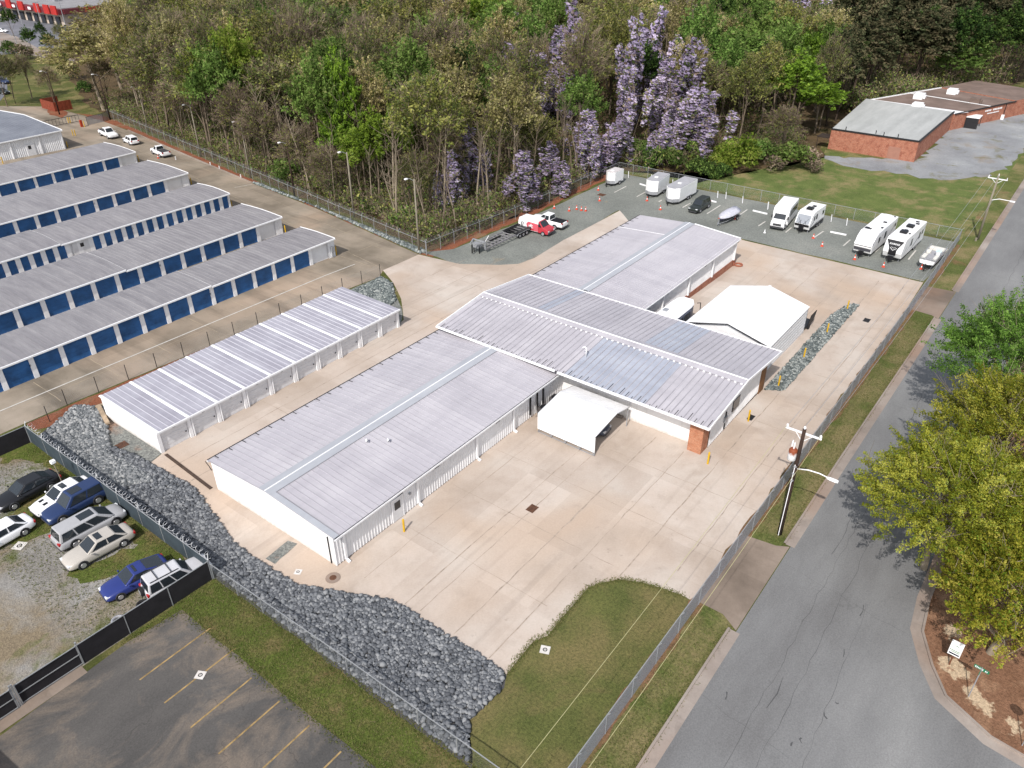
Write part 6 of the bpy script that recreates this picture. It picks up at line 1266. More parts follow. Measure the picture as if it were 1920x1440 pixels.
def sprays(rng, n, R, H, z0, nl, size, shape='round', ln=(.28, .5), wd=.1, up=.55, thin=0., inner=.25):
    """crown of leafy shoots fanning up and out along unseen branches; leaves thin out towards each tip"""
    d = rng.normal(size=(n, 3)); d /= np.linalg.norm(d, axis=1)[:, None]; d[:, 2] = np.abs(d[:, 2])*1.25-.5
    r = rng.uniform(inner, .8, n)**.75; st = d*r[:, None]*np.array([R, R, H/2])*rng.uniform(.8, 1.08, (n, 1)); st[:, 2] += z0+H/2
    t = np.clip((st[:, 2]-z0)/H, 0, 1)
    if shape == 'tall': st[:, :2] *= (1.15-.6*t)[:, None]
    if shape == 'pine': st[:, :2] *= (1.2-.9*t)[:, None]
    ax = d*np.array([1, 1, .55]); ax[:, 2] += up; ax += rng.normal(size=(n, 3))*.28; ax /= np.linalg.norm(ax, axis=1)[:, None]
    L_ = R*rng.uniform(*ln, n); k = rng.integers(0, n, nl); u = rng.random(nl)**.85
    off = rng.normal(size=(nl, 3)); off /= np.linalg.norm(off, axis=1)[:, None]
    w = R*wd*(1.25-.9*u)*rng.random(nl)**.6*1.7
    c = st[k]+ax[k]*(L_[k]*u)[:, None]+off*w[:, None]
    nr = off*.5+rng.normal(size=(nl, 3))*.55; nr[:, 2] += .45; nr /= np.linalg.norm(nr, axis=1)[:, None]
    a = np.cross(nr, rng.normal(size=(nl, 3))); k3 = rng.random(nl) < thin
    if thin: a3 = ax[k]+rng.normal(size=(nl, 3))*.3; a = np.where(k3[:, None], a3, a)
    a /= np.linalg.norm(a, axis=1)[:, None]+1e-9; b = np.cross(nr, a); b /= np.linalg.norm(b, axis=1)[:, None]+1e-9
    s = size*rng.uniform(.5, 1.4, nl)[:, None]; a = a*s*np.where(k3, 1.2, .5)[:, None]; b = b*s*np.where(k3, .07, .33)[:, None]
    V = np.stack([c-a-b*.4, c-b, c+a-b*.2, c+a*.6+b], 1).reshape(-1, 3)
    leaf_arrays.tone = np.clip(.5+(rng.normal(size=n)*.22)[k]+rng.normal(size=nl)*.13, 0, 1); leaf_arrays.thin = k3 if thin else None
    return V, np.arange(4*nl).reshape(nl, 4), st+ax*L_[:, None]*.5
def clumps(rng, n, R, H, z0, shape='round', rc=(.2, .36)):
    d = rng.normal(size=(n, 3)); d /= np.linalg.norm(d, axis=1)[:, None]; d[:, 2] = np.abs(d[:, 2])*1.3-.55
    r = rng.uniform(.35, .86, n)**.7
    cen = d*r[:, None]*np.array([R, R, H/2]); cen[:, 2] += z0+H/2
    if shape == 'tall': t = (cen[:, 2]-z0)/H; cen[:, :2] *= (1.15-.6*np.clip(t, 0, 1))[:, None]
    if shape == 'pine': t = np.clip((cen[:, 2]-z0)/H, 0, 1); cen[:, :2] *= (1.2-.85*t)[:, None]
    return cen, R*rng.uniform(*rc, n)
def limbs(rng, R, H, z0, trunk_r, cen=None, n=7, lean=0., twig=0, ztop=None):
    m = MB(); top = z0+H*.62; ph = rng.uniform(0, 6.28); lx, ly = lean*math.cos(ph), lean*math.sin(ph)
    P_ = [(0, 0, -.4), (lx*.25+rng.normal()*.1, ly*.25+rng.normal()*.1, z0*.5), (lx*.6, ly*.6, z0), (lx, ly, top)]
    m.tube(P_, [trunk_r*1.15, trunk_r*.9, trunk_r*.7, trunk_r*.25], 7, cap=False)
    for k in range(n):
        t = rng.uniform(.35, 1); st = Vector(P_[2]).lerp(Vector(P_[3]), t) if rng.random() < .75 else Vector(P_[1]).lerp(Vector(P_[2]), .6+.4*rng.random())
        if cen is not None and len(cen): e = Vector(cen[rng.integers(len(cen))])
        else: a = rng.uniform(0, 6.28); e = Vector((R*.8*math.cos(a), R*.8*math.sin(a), z0+H*rng.uniform(.4, 1)))
        mid = st.lerp(e, .5)+Vector((0, 0, .12*R)); m.tube([st, mid, e], [trunk_r*.34, trunk_r*.22, trunk_r*.07], 4, cap=False)
        for j in range(twig):
            s0 = mid.lerp(e, rng.random()); d = Vector((rng.normal()*.45, rng.normal()*.45, .5+rng.random()*.6))*R*.34
            m.tube([s0, s0+d*.5+Vector((rng.normal()*.1, rng.normal()*.1, 0)), s0+d], [trunk_r*.09, trunk_r*.06, trunk_r*.02], 3, cap=False)
    return m
def mb_mesh(m, name, mat):
    me = bpy.data.meshes.new(name); me.from_pydata(m.v, [], m.f); me.materials.append(mat); me.polygons.foreach_set('use_smooth', [True]*len(me.polygons)); me.update(); return me
M['bark'] = plain('grey_brown_bark', P(126, 112, 96), .95, 0, .35, 2); M['bark_pale'] = plain('pale_bark', P(164, 150, 130), .95, 0, .3, 1.5); M['bark_dark'] = plain('dark_bark', P(86, 72, 62), .95, 0, .35, 2)
def L(*c, k=1.5): return [tuple(min(.9, v*k) for v in P(*x)[:3])+(1,) for x in c]
LEAF = {
 'fresh': (L((66, 86, 38), (90, 114, 52), (110, 138, 66), (134, 160, 84), k=1.4), .35),
 'vivid': (L((76, 100, 28), (104, 134, 42), (126, 156, 54), (146, 172, 70), k=1.3), .4),
 'yellow': (L((96, 112, 40), (126, 142, 56), (150, 164, 72), (172, 182, 96), k=1.3), .4),
 'olive': (L((84, 90, 42), (108, 112, 54), (132, 134, 68), (154, 152, 88)), .3),
 'tan': (L((118, 110, 70), (146, 136, 90), (170, 160, 110), (192, 182, 136), k=1.32), .3),
 'dull': (L((66, 78, 42), (90, 102, 56), (110, 118, 68), (130, 132, 86)), .3),
 'dark': (L((28, 44, 20), (42, 62, 28), (58, 80, 36), (76, 98, 46)), .25),
 'wist': (L((142, 128, 152), (164, 150, 178), (186, 172, 200), (210, 198, 220), k=1.42), .3),
 'pine': (L((36, 42, 26), (52, 56, 36), (70, 68, 48), (88, 80, 60), (62, 72, 46), k=1.8), .15),
 'twig': (L((96, 84, 72), (118, 104, 90), (138, 122, 106)), .1),
 'gold': (L((96, 100, 26), (128, 130, 40), (154, 152, 56), (178, 172, 80), k=1.5), .38),
 'green2': (L((58, 82, 30), (80, 108, 42), (104, 134, 56), (128, 156, 72)), .35)}
LM = {k: island_mat('leaf_'+k, c, .85, tr, .38, True, spec=.12) for k, (c, tr) in ((k, (c, tr*1.3)) for k, (c, tr) in LEAF.items())}
R_ = {}
def proto(key, leaf, R, H, z0, nc, nl, size, shape='round', bark='bark', trunk=.2, nb=7, twig=0, seed=1, leaf2=None, frac2=0., rc=(.2, .36), lean=.5, droop=0., thin=0.):
    rng = np.random.default_rng(seed); V, F, cen = sprays(rng, nc*4, R, H, z0, nl, size, shape, thin=thin, up=.1 if shape == 'pine' else .55); mi = np.zeros(len(F), int); mats = [LM[leaf]]
    if leaf2:
        k2 = int(nl*frac2); mi[rng.permutation(len(F))[:k2]] = 1; mats.append(LM[leaf2])
    if thin: mi[leaf_arrays.thin] = len(mats); mats.append(LM['twig'])
    cm = np_mesh(key+'_crown', V, F, mats, mi, tone=leaf_arrays.tone); tm = mb_mesh(limbs(rng, R, H, z0, trunk, cen, nb, lean, twig), key+'_trunk', M[bark])
    R_.setdefault(key, []).append((tm, cm, R, H, z0))
def wisteria(seed):
    rng = np.random.default_rng(seed); R, H = 3.0, 15.; C = []; Q = []; K = []
    for c in range(13):
        a, rr = rng.uniform(0, 6.28), R*rng.uniform(.15, 1)**.7; x, y = rr*math.cos(a), rr*math.sin(a); z = H*rng.uniform(.5, 1)*(1-.3*rr/R); zb = rng.uniform(.3, 6); wd = rng.uniform(.4, .8); green = rng.random() < .22
        while z > zb:
            x += rng.normal()*.16; y += rng.normal()*.16
            if rng.random() > .14: C.append((x, y, z)); Q.append(wd*rng.uniform(.7, 1.25)); K.append(green)
            z -= rng.uniform(.4, .75)
    C, Q = np.array(C), np.array(Q); V, F = leaf_arrays(rng, C, Q, 6200, .3, droop=1); tone = leaf_arrays.tone
    mi = (rng.random(len(F)) < .24).astype(int); mi[rng.random(len(F)) < .13] = 2
    cm = np_mesh('wisteria_crown', V, F, [LM['wist'], LM['dull'], LM['twig']], mi, tone=tone)
    R_.setdefault('wist', []).append((mb_mesh(limbs(rng, R, 14, 1.5, .2, C[C[:, 2] > 6], 9, .4, 3), 'wisteria_trunk', M['bark']), cm, R, 14.5, .5))
for s in range(3):
    proto('fresh', 'fresh', 4.6, 12, 5, 44, 7500, .36, seed=10+s, leaf2='dull', frac2=.2)
    proto('vivid', 'vivid', 4.0, 12, 4.5, 40, 7000, .36, 'tall', seed=20+s, leaf2='fresh', frac2=.15)
    proto('olive', 'olive', 4.8, 12.5, 5, 46, 7500, .33, seed=30+s, leaf2='dull', frac2=.3, twig=2, nb=12, thin=.25)
    proto('tan', 'tan', 4.4, 12.5, 5, 46, 7000, .33, seed=40+s, leaf2='olive', frac2=.2, twig=2, nb=10, bark='bark_pale', thin=.2)
    proto('dull', 'dull', 4.6, 13, 4.5, 42, 7200, .33, seed=50+s, leaf2='olive', frac2=.3, twig=4, nb=16, thin=.5)
    proto('bare', 'olive', 4.4, 13, 4, 42, 6800, .34, seed=60+s, leaf2='dull', frac2=.5, twig=6, nb=20, rc=(.25, .45), thin=.8)
    proto('pine', 'pine', 3.6, 16, 3.0, 46, 7500, .4, 'pine', seed=70+s, bark='bark_dark', nb=10, rc=(.24, .4))
    wisteria(80+s)
    proto('yellow', 'yellow', 4.2, 11, 5, 40, 7000, .34, seed=90+s, leaf2='vivid', frac2=.25)
    proto('dark', 'dark', 4.2, 12, 3, 42, 7000, .36, seed=100+s, leaf2='fresh', frac2=.12)
TL = {'fresh': 'mid green broadleaf tree in the wood behind the fences', 'vivid': 'bright spring green tree standing out of the wood', 'olive': 'olive brown tree with sparse new leaves in the wood', 'tan': 'tan tree hung with catkins in the wood', 'dull': 'dull grey green half leafed tree in the wood', 'bare': 'bare grey brown twiggy tree in the wood', 'pine': 'dark brownish pine behind the brick building', 'wist': 'tree draped from top to foot in purple wisteria', 'yellow': 'pale yellow green tree in the wood', 'dark': 'dark evergreen tree among the paler wood'}
CATN = {'pine': 'pine_tree', 'wist': 'wisteria_tree', 'bare': 'bare_tree'}
tcount = [0]; protos_used = {}
trng = random.Random(42)
def tree(key, x, y, sc=1., sz=None, label=None, name=None, group=None, z=None):
    tm, cm, R, H, z0 = trng.choice(R_[key]); o = bpy.data.objects.new(name or CATN.get(key, 'broadleaf_tree'), None); COL.objects.link(o)
    o.location = (x, y, gz(x) if z is None else z); o.rotation_euler = (0, 0, trng.uniform(0, 6.28)); o.scale = (sc, sc, sz or sc)
    tag(o, label or TL[key], 'tree', group or TL[key].replace('tree', 'trees', 1).replace('pine ', 'pines ', 1))
    mobj('trunk', tm, o); mobj('crown', cm, o); tcount[0] += 1; return o
HS = 1.15
heroes = [ # crown centre px, height of it, crown radius in px, kind
 (165, 95, 10, 62, 'tan'), (200, 55, 11, 55, 'tan'), (275, 45, 11, 40, 'fresh'), (330, 55, 12, 55, 'olive'), (395, 45, 12, 50, 'tan'), (285, 125, 11, 48, 'dull'), (340, 160, 11, 52, 'dull'), (390, 165, 11, 42, 'fresh'), (440, 120, 13, 40, 'yellow'), (365, 150, 11, 30, 'yellow'), (505, 85, 13, 62, 'olive'), (520, 170, 10, 60, 'dull'), (600, 75, 13, 58, 'dull'), (570, 15, 13, 45, 'fresh'), (640, 25, 13, 45, 'tan'), (590, 175, 11, 36, 'tan'), (635, 180, 12, 36, 'vivid'), (632, 250, 8, 34, 'vivid'), (715, 55, 13, 60, 'olive'), (680, 100, 12, 42, 'bare'), (825, 95, 12, 52, 'bare'), (750, 95, 12, 36, 'bare'), (765, 150, 12, 52, 'fresh'), (690, 185, 11, 36, 'tan'), (700, 265, 8, 40, 'vivid'), (745, 255, 8, 34, 'vivid'), (668, 285, 6.5, 34, 'yellow'), (895, 30, 14, 55, 'yellow'), (940, 70, 13, 50, 'fresh'), (1000, 30, 13, 48, 'fresh'), (860, 185, 10, 42, 'tan'), (960, 205, 11, 48, 'tan'), (925, 130, 12, 42, 'dull'), (1150, 60, 15, 66, 'olive'), (1085, 25, 14, 45, 'tan'), (1110, 125, 11, 40, 'olive'), (1090, 190, 10, 36, 'fresh'), (1060, 85, 14, 30, 'wist'), (1045, 150, 10, 30, 'wist'), (1010, 160, 9, 30, 'wist'), (1180, 120, 13, 26, 'wist'), (1188, 190, 9, 26, 'wist'), (1165, 265, 5, 28, 'wist'), (1245, 100, 13, 26, 'wist'), (1255, 180, 9, 26, 'wist'), (1248, 255, 5, 26, 'wist'), (1140, 280, 5, 26, 'wist'), (1090, 255, 6, 28, 'wist'), (1110, 300, 5, 26, 'wist'), (970, 330, 5, 32, 'wist'), (1035, 330, 5, 30, 'wist'), (890, 290, 7, 28, 'wist'), (840, 330, 6, 24, 'wist'), (820, 15, 14, 36, 'wist'), (1515, 12, 14, 30, 'wist'), (1300, 215, 7, 36, 'wist'), (1340, 225, 7, 32, 'wist'), (1400, 110, 12, 62, 'fresh'), (1340, 75, 13, 42, 'tan'), (1490, 150, 11, 52, 'vivid'), (1550, 95, 12, 48, 'fresh'), (1565, 195, 7, 40, 'vivid'), (1440, 85, 13, 45, 'fresh'), (1500, 60, 13, 36, 'dull'), (1300, 40, 13, 45, 'dull'), (1380, 20, 14, 42, 'dark'), (1230, 60, 13, 40, 'tan'), (1895, 150, 7, 36, 'fresh'), (1880, 115, 9, 36, 'fresh'), (1470, 230, 6, 34, 'bare'), (1330, 155, 10, 40, 'dull'), (560, 275, 6, 40, 'bare'), (480, 245, 7, 40, 'bare'), (600, 330, 5, 36, 'bare'), (430, 220, 8, 36, 'bare'), (300, 200, 7, 34, 'bare'), (250, 170, 8, 34, 'bare'), (780, 330, 6, 34, 'dull'), (830, 270, 8, 34, 'bare'), (1010, 250, 8, 36, 'olive'), (930, 250, 8, 36, 'dull')]+[(x, y, 12, r, k) for x, y, r, k in ((1615, 90, 40, 'pine'), (1665, 60, 40, 'pine'), (1700, 115, 40, 'pine'), (1742, 70, 42, 'pine'), (1760, 130, 36, 'pine'), (1800, 62, 42, 'pine'), (1822, 112, 38, 'pine'), (1850, 40, 40, 'pine'), (1640, 150, 34, 'pine'), (1690, 158, 32, 'pine'), (1600, 40, 40, 'pine'), (1780, 18, 42, 'pine'), (1720, 18, 42, 'pine'), (1655, 8, 42, 'pine'), (1835, 8, 42, 'pine'), (1870, 85, 34, 'dark'), (1900, 60, 34, 'dark'), (1905, 15, 38, 'pine'), (1610, 150, 28, 'dull'))]
placed = []; hpx = []
def ok(x, y):
    if x < 74.6+max(0, (y-71.5))*.1478+1.3 and y < 200: return False
    if y < 72.6 and x < 128: return False
    if 158 < x < 229 and y < 51: return False
    if 225 < x < 240 and y < 37: return False
    return True
for hx, hy, hz, rp, kd in heroes:
    hz *= 1.34 if hx < 1000 and kd != 'wist' else 1.12
    x, y = G(hx, hy, hz+gz(99)); d = math.dist((x, y, hz), (0, 0, CH)); R = rp*d/FPX*HS
    if not ok(x, y):
        for _ in range(120):
            x += .35; y += .25
            if ok(x, y): break
    tm, cm, R0, H0, z0 = R_[kd][0]; sc = R/R0
    sz = (hz/(z0+H0*.5)) if kd != 'wist' else hz*1.9/(z0+H0)
    tree(kd, x, y, sc, max(.45, sz)); placed.append((x, y, R)); hpx.append((*proj(x, y, hz), rp*(1.0 if kd != 'wist' else 2.1)))
def region(pxx, pyy, r):
    if pxx > 1590 and pyy < 230: return 'pine' if r < .86 else 'dark'
    if pxx > 1300: c = [('fresh', .35), ('vivid', .1), ('dull', .2), ('olive', .15), ('dark', .1), ('tan', .1)]
    elif pxx > 800: c = [('olive', .22), ('tan', .12), ('fresh', .2), ('dull', .22), ('bare', .08), ('wist', .1), ('dark', .06)]
    elif pxx > 420: c = [('dull', .28), ('bare', .12), ('olive', .27), ('fresh', .24), ('tan', .06), ('dark', .03)]
    else: c = [('dull', .34), ('olive', .24), ('tan', .2), ('bare', .14), ('fresh', .08)]
    for k, p in c:
        if r < p: return k
        r -= p
    return c[0][0]
cand = []
gx = 76.
while gx < 520:
    st = 6.4 if gx < 150 else 7.6 if gx < 200 else 8.6
    gy = 46. if gx < 228 else 20.
    while gy < 420:
        x, y = gx+trng.uniform(-.45, .45)*st, gy+trng.uniform(-.45, .45)*st; gy += st
        if not ok(x, y): continue
        a, b, dd = proj(x, y, 11)
        if a < -60 or a > 1990 or b < -190 or b > 1440: continue
        if a < 230 and b < 150 or (a < 160 and b < 260): continue
        if x > 130 and y < 53 and x < 160: continue
        if y < 56 and x < 200: continue
        if b > 120 and 1250 < a < 1420 and x < 142: continue
        if any((x-q[0])**2+(y-q[1])**2 < (q[2]*.75)**2 for q in placed): continue
        if any((a-q[0])**2+((b-q[1])*.75)**2 < (q[3]*.62+8)**2 and dd < q[2]+4 for q in hpx): continue
        cand.append((dd, x, y, region(a, b, trng.random()))); 
    gx += st
cand.sort(); far = []
for dd, x, y, kd in cand:
    if len(placed) < 292:
        s = trng.uniform(1.0, 1.38); front = x < 84+max(0, (y-71.5))*.148
        s *= 1.5 if kd == 'pine' else 1
        tree(kd, x, y, s*(.8 if front else 1), s*trng.uniform(.95, 1.25)); placed.append((x, y, 3.5*s))
    else: far.append((x, y, kd))
print('TREES', len(placed), 'FAR', len(far))
if far:                        # the rest of the wood, beyond the trees built one by one
    TT = []; VV, FF, MI, mats, off = [], [], [], list(LM.values()), 0; keys = list(LM)
    rng = np.random.default_rng(5)
    for x, y, kd in far:
        lf = {'bare': 'twig'}.get(kd, kd); cen, rad = clumps(rng, 24, 5.8, 15, 6); V, F = leaf_arrays(rng, cen, rad, 1500, .75, thin=.7 if kd == 'bare' else 0)
        TT.append(leaf_arrays.tone); VV.append(V+np.array([x, y, gz(x)])); FF.append(F+off); off += len(V); MI.append(np.full(len(F), keys.index(lf)))
    o = mobj('far_woods', np_mesh('far_woods', np.concatenate(VV), np.concatenate(FF), mats, np.concatenate(MI), tone=np.concatenate(TT))); tag(o, kind='stuff')
# undergrowth: a tangle nobody could count
rng = np.random.default_rng(9); UC = []; UR = []; UK = []
n = 0
while n < 3600:
    if rng.random() < .55: y = rng.uniform(72, 200); x = 74.6+(y-71.5)*.1478+1.0+rng.exponential(9)
    else: x = rng.uniform(76, 168); y = 72.3+rng.exponential(9) if x < 128 else max(47, 70-(x-128)*.9)+rng.exponential(8)
    if not ok(x, y): continue
    r = rng.uniform(.5, 1.6); UC.append((x, y, gz(x)+r*rng.uniform(.2, 2.6))); UR.append(r); n += 1
UC, UR = np.array(UC), np.array(UR); V, F = leaf_arrays(rng, UC, UR, 120000, .36, thin=.55)
mi = rng.choice(5, len(F), p=[.06, .36, .26, .22, .1]); mi[leaf_arrays.thin] = 0; tag(mobj('undergrowth', np_mesh('undergrowth', V, F, [LM['twig'], LM['dull'], LM['olive'], LM['fresh'], LM['dark']], mi, tone=leaf_arrays.tone)), kind='stuff')
UC = []; UR = []; n = 0        # mid-height understory all through the wood
while n < 5200:
    x, y = rng.uniform(76, 330), rng.uniform(28, 300)
    if not ok(x, y) or (y < 60 and x < 200) or (y > 205 and x < 110): continue
    a, b_, dd = proj(x, y, 3)
    if not (-40 < a < 1960 and -80 < b_ < 480) or (a > 1240 and b_ > 285) or (a < 230 and b_ < 215): continue
    r = rng.uniform(.9, 2.2); UC.append((x, y, gz(x)+r*rng.uniform(.3, 2.2))); UR.append(r); n += 1
for k in range(700):
    t = rng.random(); x, y = (196+t*28, 50-t*11) if rng.random() < .6 else (222+t*40, 39-t*14); e = rng.exponential(7); x += e*.4; y += e; r = rng.uniform(1, 2.4); UC.append((x, y, gz(x)+r*rng.uniform(.3, 2.4))); UR.append(r)
UC, UR = np.array(UC), np.array(UR); V, F = leaf_arrays(rng, UC, UR, 160000, .55, thin=.45)
mi = rng.choice(5, len(F), p=[.06, .4, .26, .14, .14]); mi[leaf_arrays.thin] = 0; tag(mobj('understory_foliage', np_mesh('understory_foliage', V, F, [LM['twig'], LM['dull'], LM['olive'], LM['fresh'], LM['dark']], mi, tone=leaf_arrays.tone)), kind='stuff')
# slender bare stems at the edge of the wood
def stem_mesh(seed, mat):
    rng = np.random.default_rng(seed); m = MB(); h = rng.uniform(8, 13); lx, ly = rng.normal()*.8, rng.normal()*.8
    p = [(0, 0, -.3), (lx*.2, ly*.2, h*.35), (lx*.7, ly*.7, h*.7), (lx, ly, h)]; m.tube(p, [.14, .11, .07, .02], 6, cap=False)
    for k in range(16):
        t = rng.uniform(.35, 1); s = Vector(p[1]).lerp(Vector(p[3]), t); d = Vector((rng.normal(), rng.normal(), 1.2+rng.random()))*rng.uniform(.5, 1.1); m.tube([s, s+d*.6, s+d*1.1+Vector((0, 0, .3))], [.035, .025, .01], 3, cap=False)
    return mb_mesh(m, 'stem', M[mat])
sm6 = [stem_mesh(200+k, ('bark_pale', 'bark', 'bark_pale')[k % 3]) for k in range(6)]
k = 0
while k < 64:
    if k < 46: y = trng.uniform(73, 165); x = 74.6+(y-71.5)*.1478+1.8+trng.random()*7
    else: x = trng.uniform(78, 118); y = 73.5+trng.random()*6
    if not ok(x, y): continue
    o = mobj('bare_sapling', trng.choice(sm6)); o.location = (x, y, gz(x)); o.rotation_euler = (0, 0, trng.uniform(0, 6)); s = trng.uniform(.75, 1.3); o.scale = (s, s, s)
    tag(o, 'slender bare pale stem at the edge of the wood', 'sapling', 'bare saplings at the edge of the wood'); k += 1
# grass tufts standing on the near turf, thicker along its edges
M['blades'] = island_mat('grass_blades', [P(104, 114, 60), P(126, 132, 74), P(142, 140, 88), P(160, 150, 108), P(116, 132, 66)], .95, .45)
def tufts(name, spots, seed):
    rng = np.random.default_rng(seed); C = np.array(spots); n = len(C); h = rng.uniform(.02, .08, n); a = rng.uniform(0, 6.28, n); wv = rng.uniform(.015, .035, n)
    ux, uy = np.cos(a)*wv, np.sin(a)*wv; tx, ty = rng.normal(size=n)*.06, rng.normal(size=n)*.06
    z0 = C[:, 2]
    V = np.stack([np.stack([C[:, 0]-ux, C[:, 1]-uy, z0], 1), np.stack([C[:, 0]+ux, C[:, 1]+uy, z0], 1), np.stack([C[:, 0]+tx+ux*.5, C[:, 1]+ty+uy*.5, z0+h], 1), np.stack([C[:, 0]+tx-ux*.5, C[:, 1]+ty-uy*.5, z0+h], 1)], 1).reshape(-1, 3)
    tag(mobj(name, np_mesh(name, V, np.arange(4*n).reshape(n, 4), M['blades'])), kind='stuff')
def edge_spots(path, n, wd, rng):
    out = []; seg = [math.dist(a, b) for a, b in zip(path, path[1:])]
    for _ in range(n):
        i = rng.choices(range(len(seg)), seg)[0]; t = rng.random(); (x0, y0), (x1, y1) = path[i], path[i+1]
        x, y = x0+(x1-x0)*t+rng.gauss(0, wd), y0+(y1-y0)*t+rng.gauss(0, wd); out.append((x, y, gz(x)+.03))
    return out
rr_ = random.Random(77); gs = edge_spots(pad, 3200, .16, rr_)+edge_spots([(15.8, 13), (15.8, 24), (15.85, 41.2), (12, 41.8)], 4000, .25, rr_)+edge_spots([(19.2, 13), (19.0, 41)], 5000, .3, rr_)+edge_spots([(20, 10.2), (37, 10.2)], 2200, .15, rr_)+edge_spots([(48, 10.2), (96, 10.2)], 2600, .15, rr_)+edge_spots([(18.6, 43), (18.6, 69)], 5000, .5, rr_)
for _ in range(14000):
    x, y = rr_.uniform(16, 19), rr_.uniform(14, 42); gs.append((x, y, .02))
for _ in range(12000):
    x, y = rr_.uniform(20, 97), rr_.uniform(10.3, 12.4); gs.append((x, y, gz(x)+.03)) if not 37 < x < 47.2 else None
for k in range(3): gs += [(x, y, .04) for x, y in ((rr_.uniform(10, 18), rr_.uniform(43, 69)) for _ in range(3500))]
tufts('grass_tufts', gs, 3)
# shrubs
def shrub(key, leaf, R, H, nl, size, seed, leaf2=None):
    rng = np.random.default_rng(seed); cen, rad = clumps(rng, 18, R, H*1.2, 0, rc=(.28, .45)); cen[:, 2] = np.abs(cen[:, 2]); V, F = leaf_arrays(rng, cen, rad, nl, size); V[:, 2] = np.maximum(V[:, 2], .02)
    mi = (rng.random(len(F)) < .3).astype(int) if leaf2 else np.zeros(len(F), int)
    return np_mesh('shrub_'+key, V, F, [LM[leaf]]+([LM[leaf2]] if leaf2 else []), mi, tone=leaf_arrays.tone)
SH = {'yg': shrub('yg', 'yellow', 2.6, 4.2, 1700, .36, 1, 'vivid'), 'gr': shrub('gr', 'fresh', 2.5, 3.6, 1700, .36, 2, 'dull'), 'dk': shrub('dk', 'dark', 2.2, 2.6, 1500, .34, 3, 'fresh'), 'br': shrub('br', 'twig', 2.4, 2.8, 1300, .36, 4, 'dull'), 'wh': shrub('wh', 'tan', 2.4, 3.4, 1300, .34, 5, 'dark')}
for (a, b), kd, s, l in (((1385, 318), 'yg', 1.5, 'big yellow green shrub at the grass edge of the wood'), ((1350, 320), 'yg', 1.0, 'smaller yellow green shrub left of the big one'), ((1330, 332), 'dk', 1.0, 'low dark green shrub at the field corner, left one'), ((1352, 333), 'dk', .9, 'low dark green shrub at the field corner, right one'), ((1310, 326), 'dk', 1.1, 'dark green shrub by the fence corner of the gravel lot'), ((1480, 318), 'gr', 1.4, 'broad green shrub left of the brick building'), ((1510, 312), 'br', 1.2, 'brownish shrub nearest the lean-to of the brick building'), ((1450, 322), 'br', 1.0, 'brownish shrub between the green and yellow green shrubs'), ((1525, 322), 'br', .8, 'low brown bush on the grass before the lean-to'), ((1250, 318), 'gr', 1.2, 'green shrub right of the tall wisteria'), ((1215, 312), 'dk', 1.3, 'dark shrub under the tall wisteria'), ((1190, 300), 'gr', 1.1, 'green shrub behind the small white trailer'), ((1290, 300), 'gr', 1.2, 'green shrub under the right wisteria'), ((1420, 305), 'gr', 1.3, 'green shrub behind the big yellow green one'), ((760, 430), 'gr', 1., 'green shrub near the fence corner light pole'), ((700, 400), 'dk', .9, 'dark shrub below the bright green trees'), ((540, 345), 'gr', 1.2, 'light green shrub at the foot of the bare trunks'), ((130, 150), 'wh', 1.5, 'white flecked shrub by the rust red enclosure'), ((160, 172), 'dk', 1.0, 'dark shrub right of the rust red enclosure'), ((20, 100), 'dk', 1.4, 'dark shrub by the pale road at the left edge'), ((115, 118), 'dk', 1.2, 'dark low shrub at the end of the pale road'), ((45, 112), 'br', 1.6, 'brown hedge like bush along the pale road')):
    x, y = Gt(a, b); o = mobj('shrub', SH[kd]); o.location = (x, y, gz(x)); o.scale = (s, s, s*.95); o.rotation_euler = (0, 0, trng.uniform(0, 6)); tag(o, l, 'shrub')
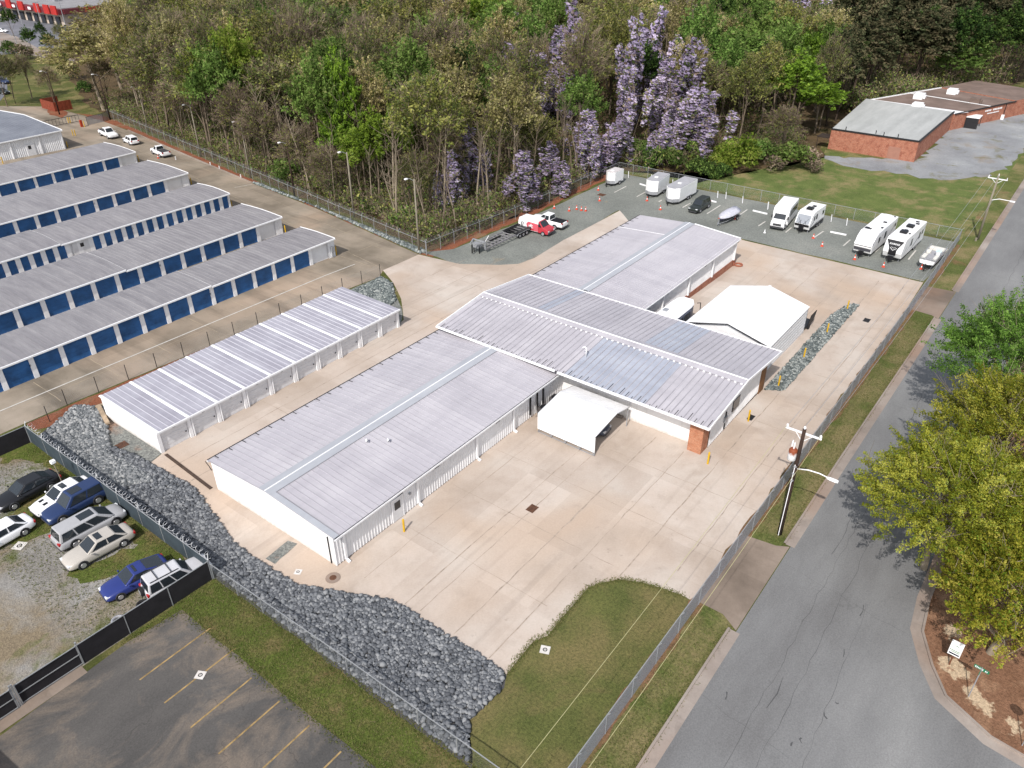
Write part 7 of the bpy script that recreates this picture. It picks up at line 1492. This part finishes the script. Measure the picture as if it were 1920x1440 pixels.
for (a, b), kd, s, l in (((62, 103), 'dark', .62, 'round dark green street tree by the pale road, left one'), ((100, 112), 'dark', .62, 'round dark green street tree by the pale road, right one'), ((82, 80), 'dark', .5, 'small dark tree at the shopping lot edge'), ((26, 68), 'dark', .7, 'dark tree beside the yellow canopy'), ((120, 90), 'dull', .5, 'thin young tree right of the dark street trees'), ((30, 195), 'dull', .75, 'thin pale tree left of the rust red enclosure'), ((60, 185), 'bare', .7, 'bare tree left of the rust red enclosure'), ((105, 200), 'bare', .62, 'bare bushy tree over the rust red enclosure'), ((14, 200), 'dull', .7, 'thin tree at the left frame edge by the side lot'), ((205, 195), 'bare', .75, 'bare tree between the enclosure and the fence')):
    x, y = Gt(a, b); tree(kd, x, y, s, label=l, group='street trees at the upper left')
# ---------------------------------------------------------------- big trees by the road, close to the camera
def big(label, leaf, x, y, R, H, z0, seed, nl=30000, size=.2, leaf2=None, frac=.2, n=620):
    rng = np.random.default_rng(seed); V, F, cen = sprays(rng, n, R, H, z0, int(nl*1.7), size*.82, ln=(.16, .36), wd=.05, up=.35, inner=.3)
    tone = leaf_arrays.tone; mi = (rng.random(len(F)) < frac).astype(int); o = thing('roadside_tree', label, 'tree', (x, y, 0))
    mobj('crown', np_mesh('roadside_crown', V, F, [LM[leaf], LM[leaf2 or leaf]], mi, tone=tone), o)
    mobj('trunk', mb_mesh(limbs(rng, R, H, z0, .26, cen, 46, .4, 4), 'roadside_trunk', M['bark_pale']), o)
big('broad yellow green tree leaning over the road', 'gold', 51.2, .9, 6.0, 10.5, 2.0, 301, 52000, leaf2='yellow', size=.17)
big('yellow green tree at the lower right above the notice sign', 'gold', 45.7, -4.4, 4.9, 8.5, 1.4, 302, 36000, leaf2='vivid', size=.17)
big('yellow green tree behind the broad one, against the right edge', 'gold', 60, -1.2, 6.6, 11.5, 2.5, 303, 46000, leaf2='yellow', size=.18)
big('fuller yellow green tree on the right frame edge', 'gold', 53, -8.0, 5.8, 10.5, 2.5, 304, 30000, leaf2='olive', size=.18)
big('dark green tree beyond the yellow green ones by the road', 'green2', 73, .4, 7.0, 13, 2.0, 305, 44000, leaf2='fresh', size=.19)
big('green tree farthest along the right side of the road', 'green2', 86, -3.6, 5.4, 12, 2.0, 306, 26000, leaf2='fresh', size=.2)
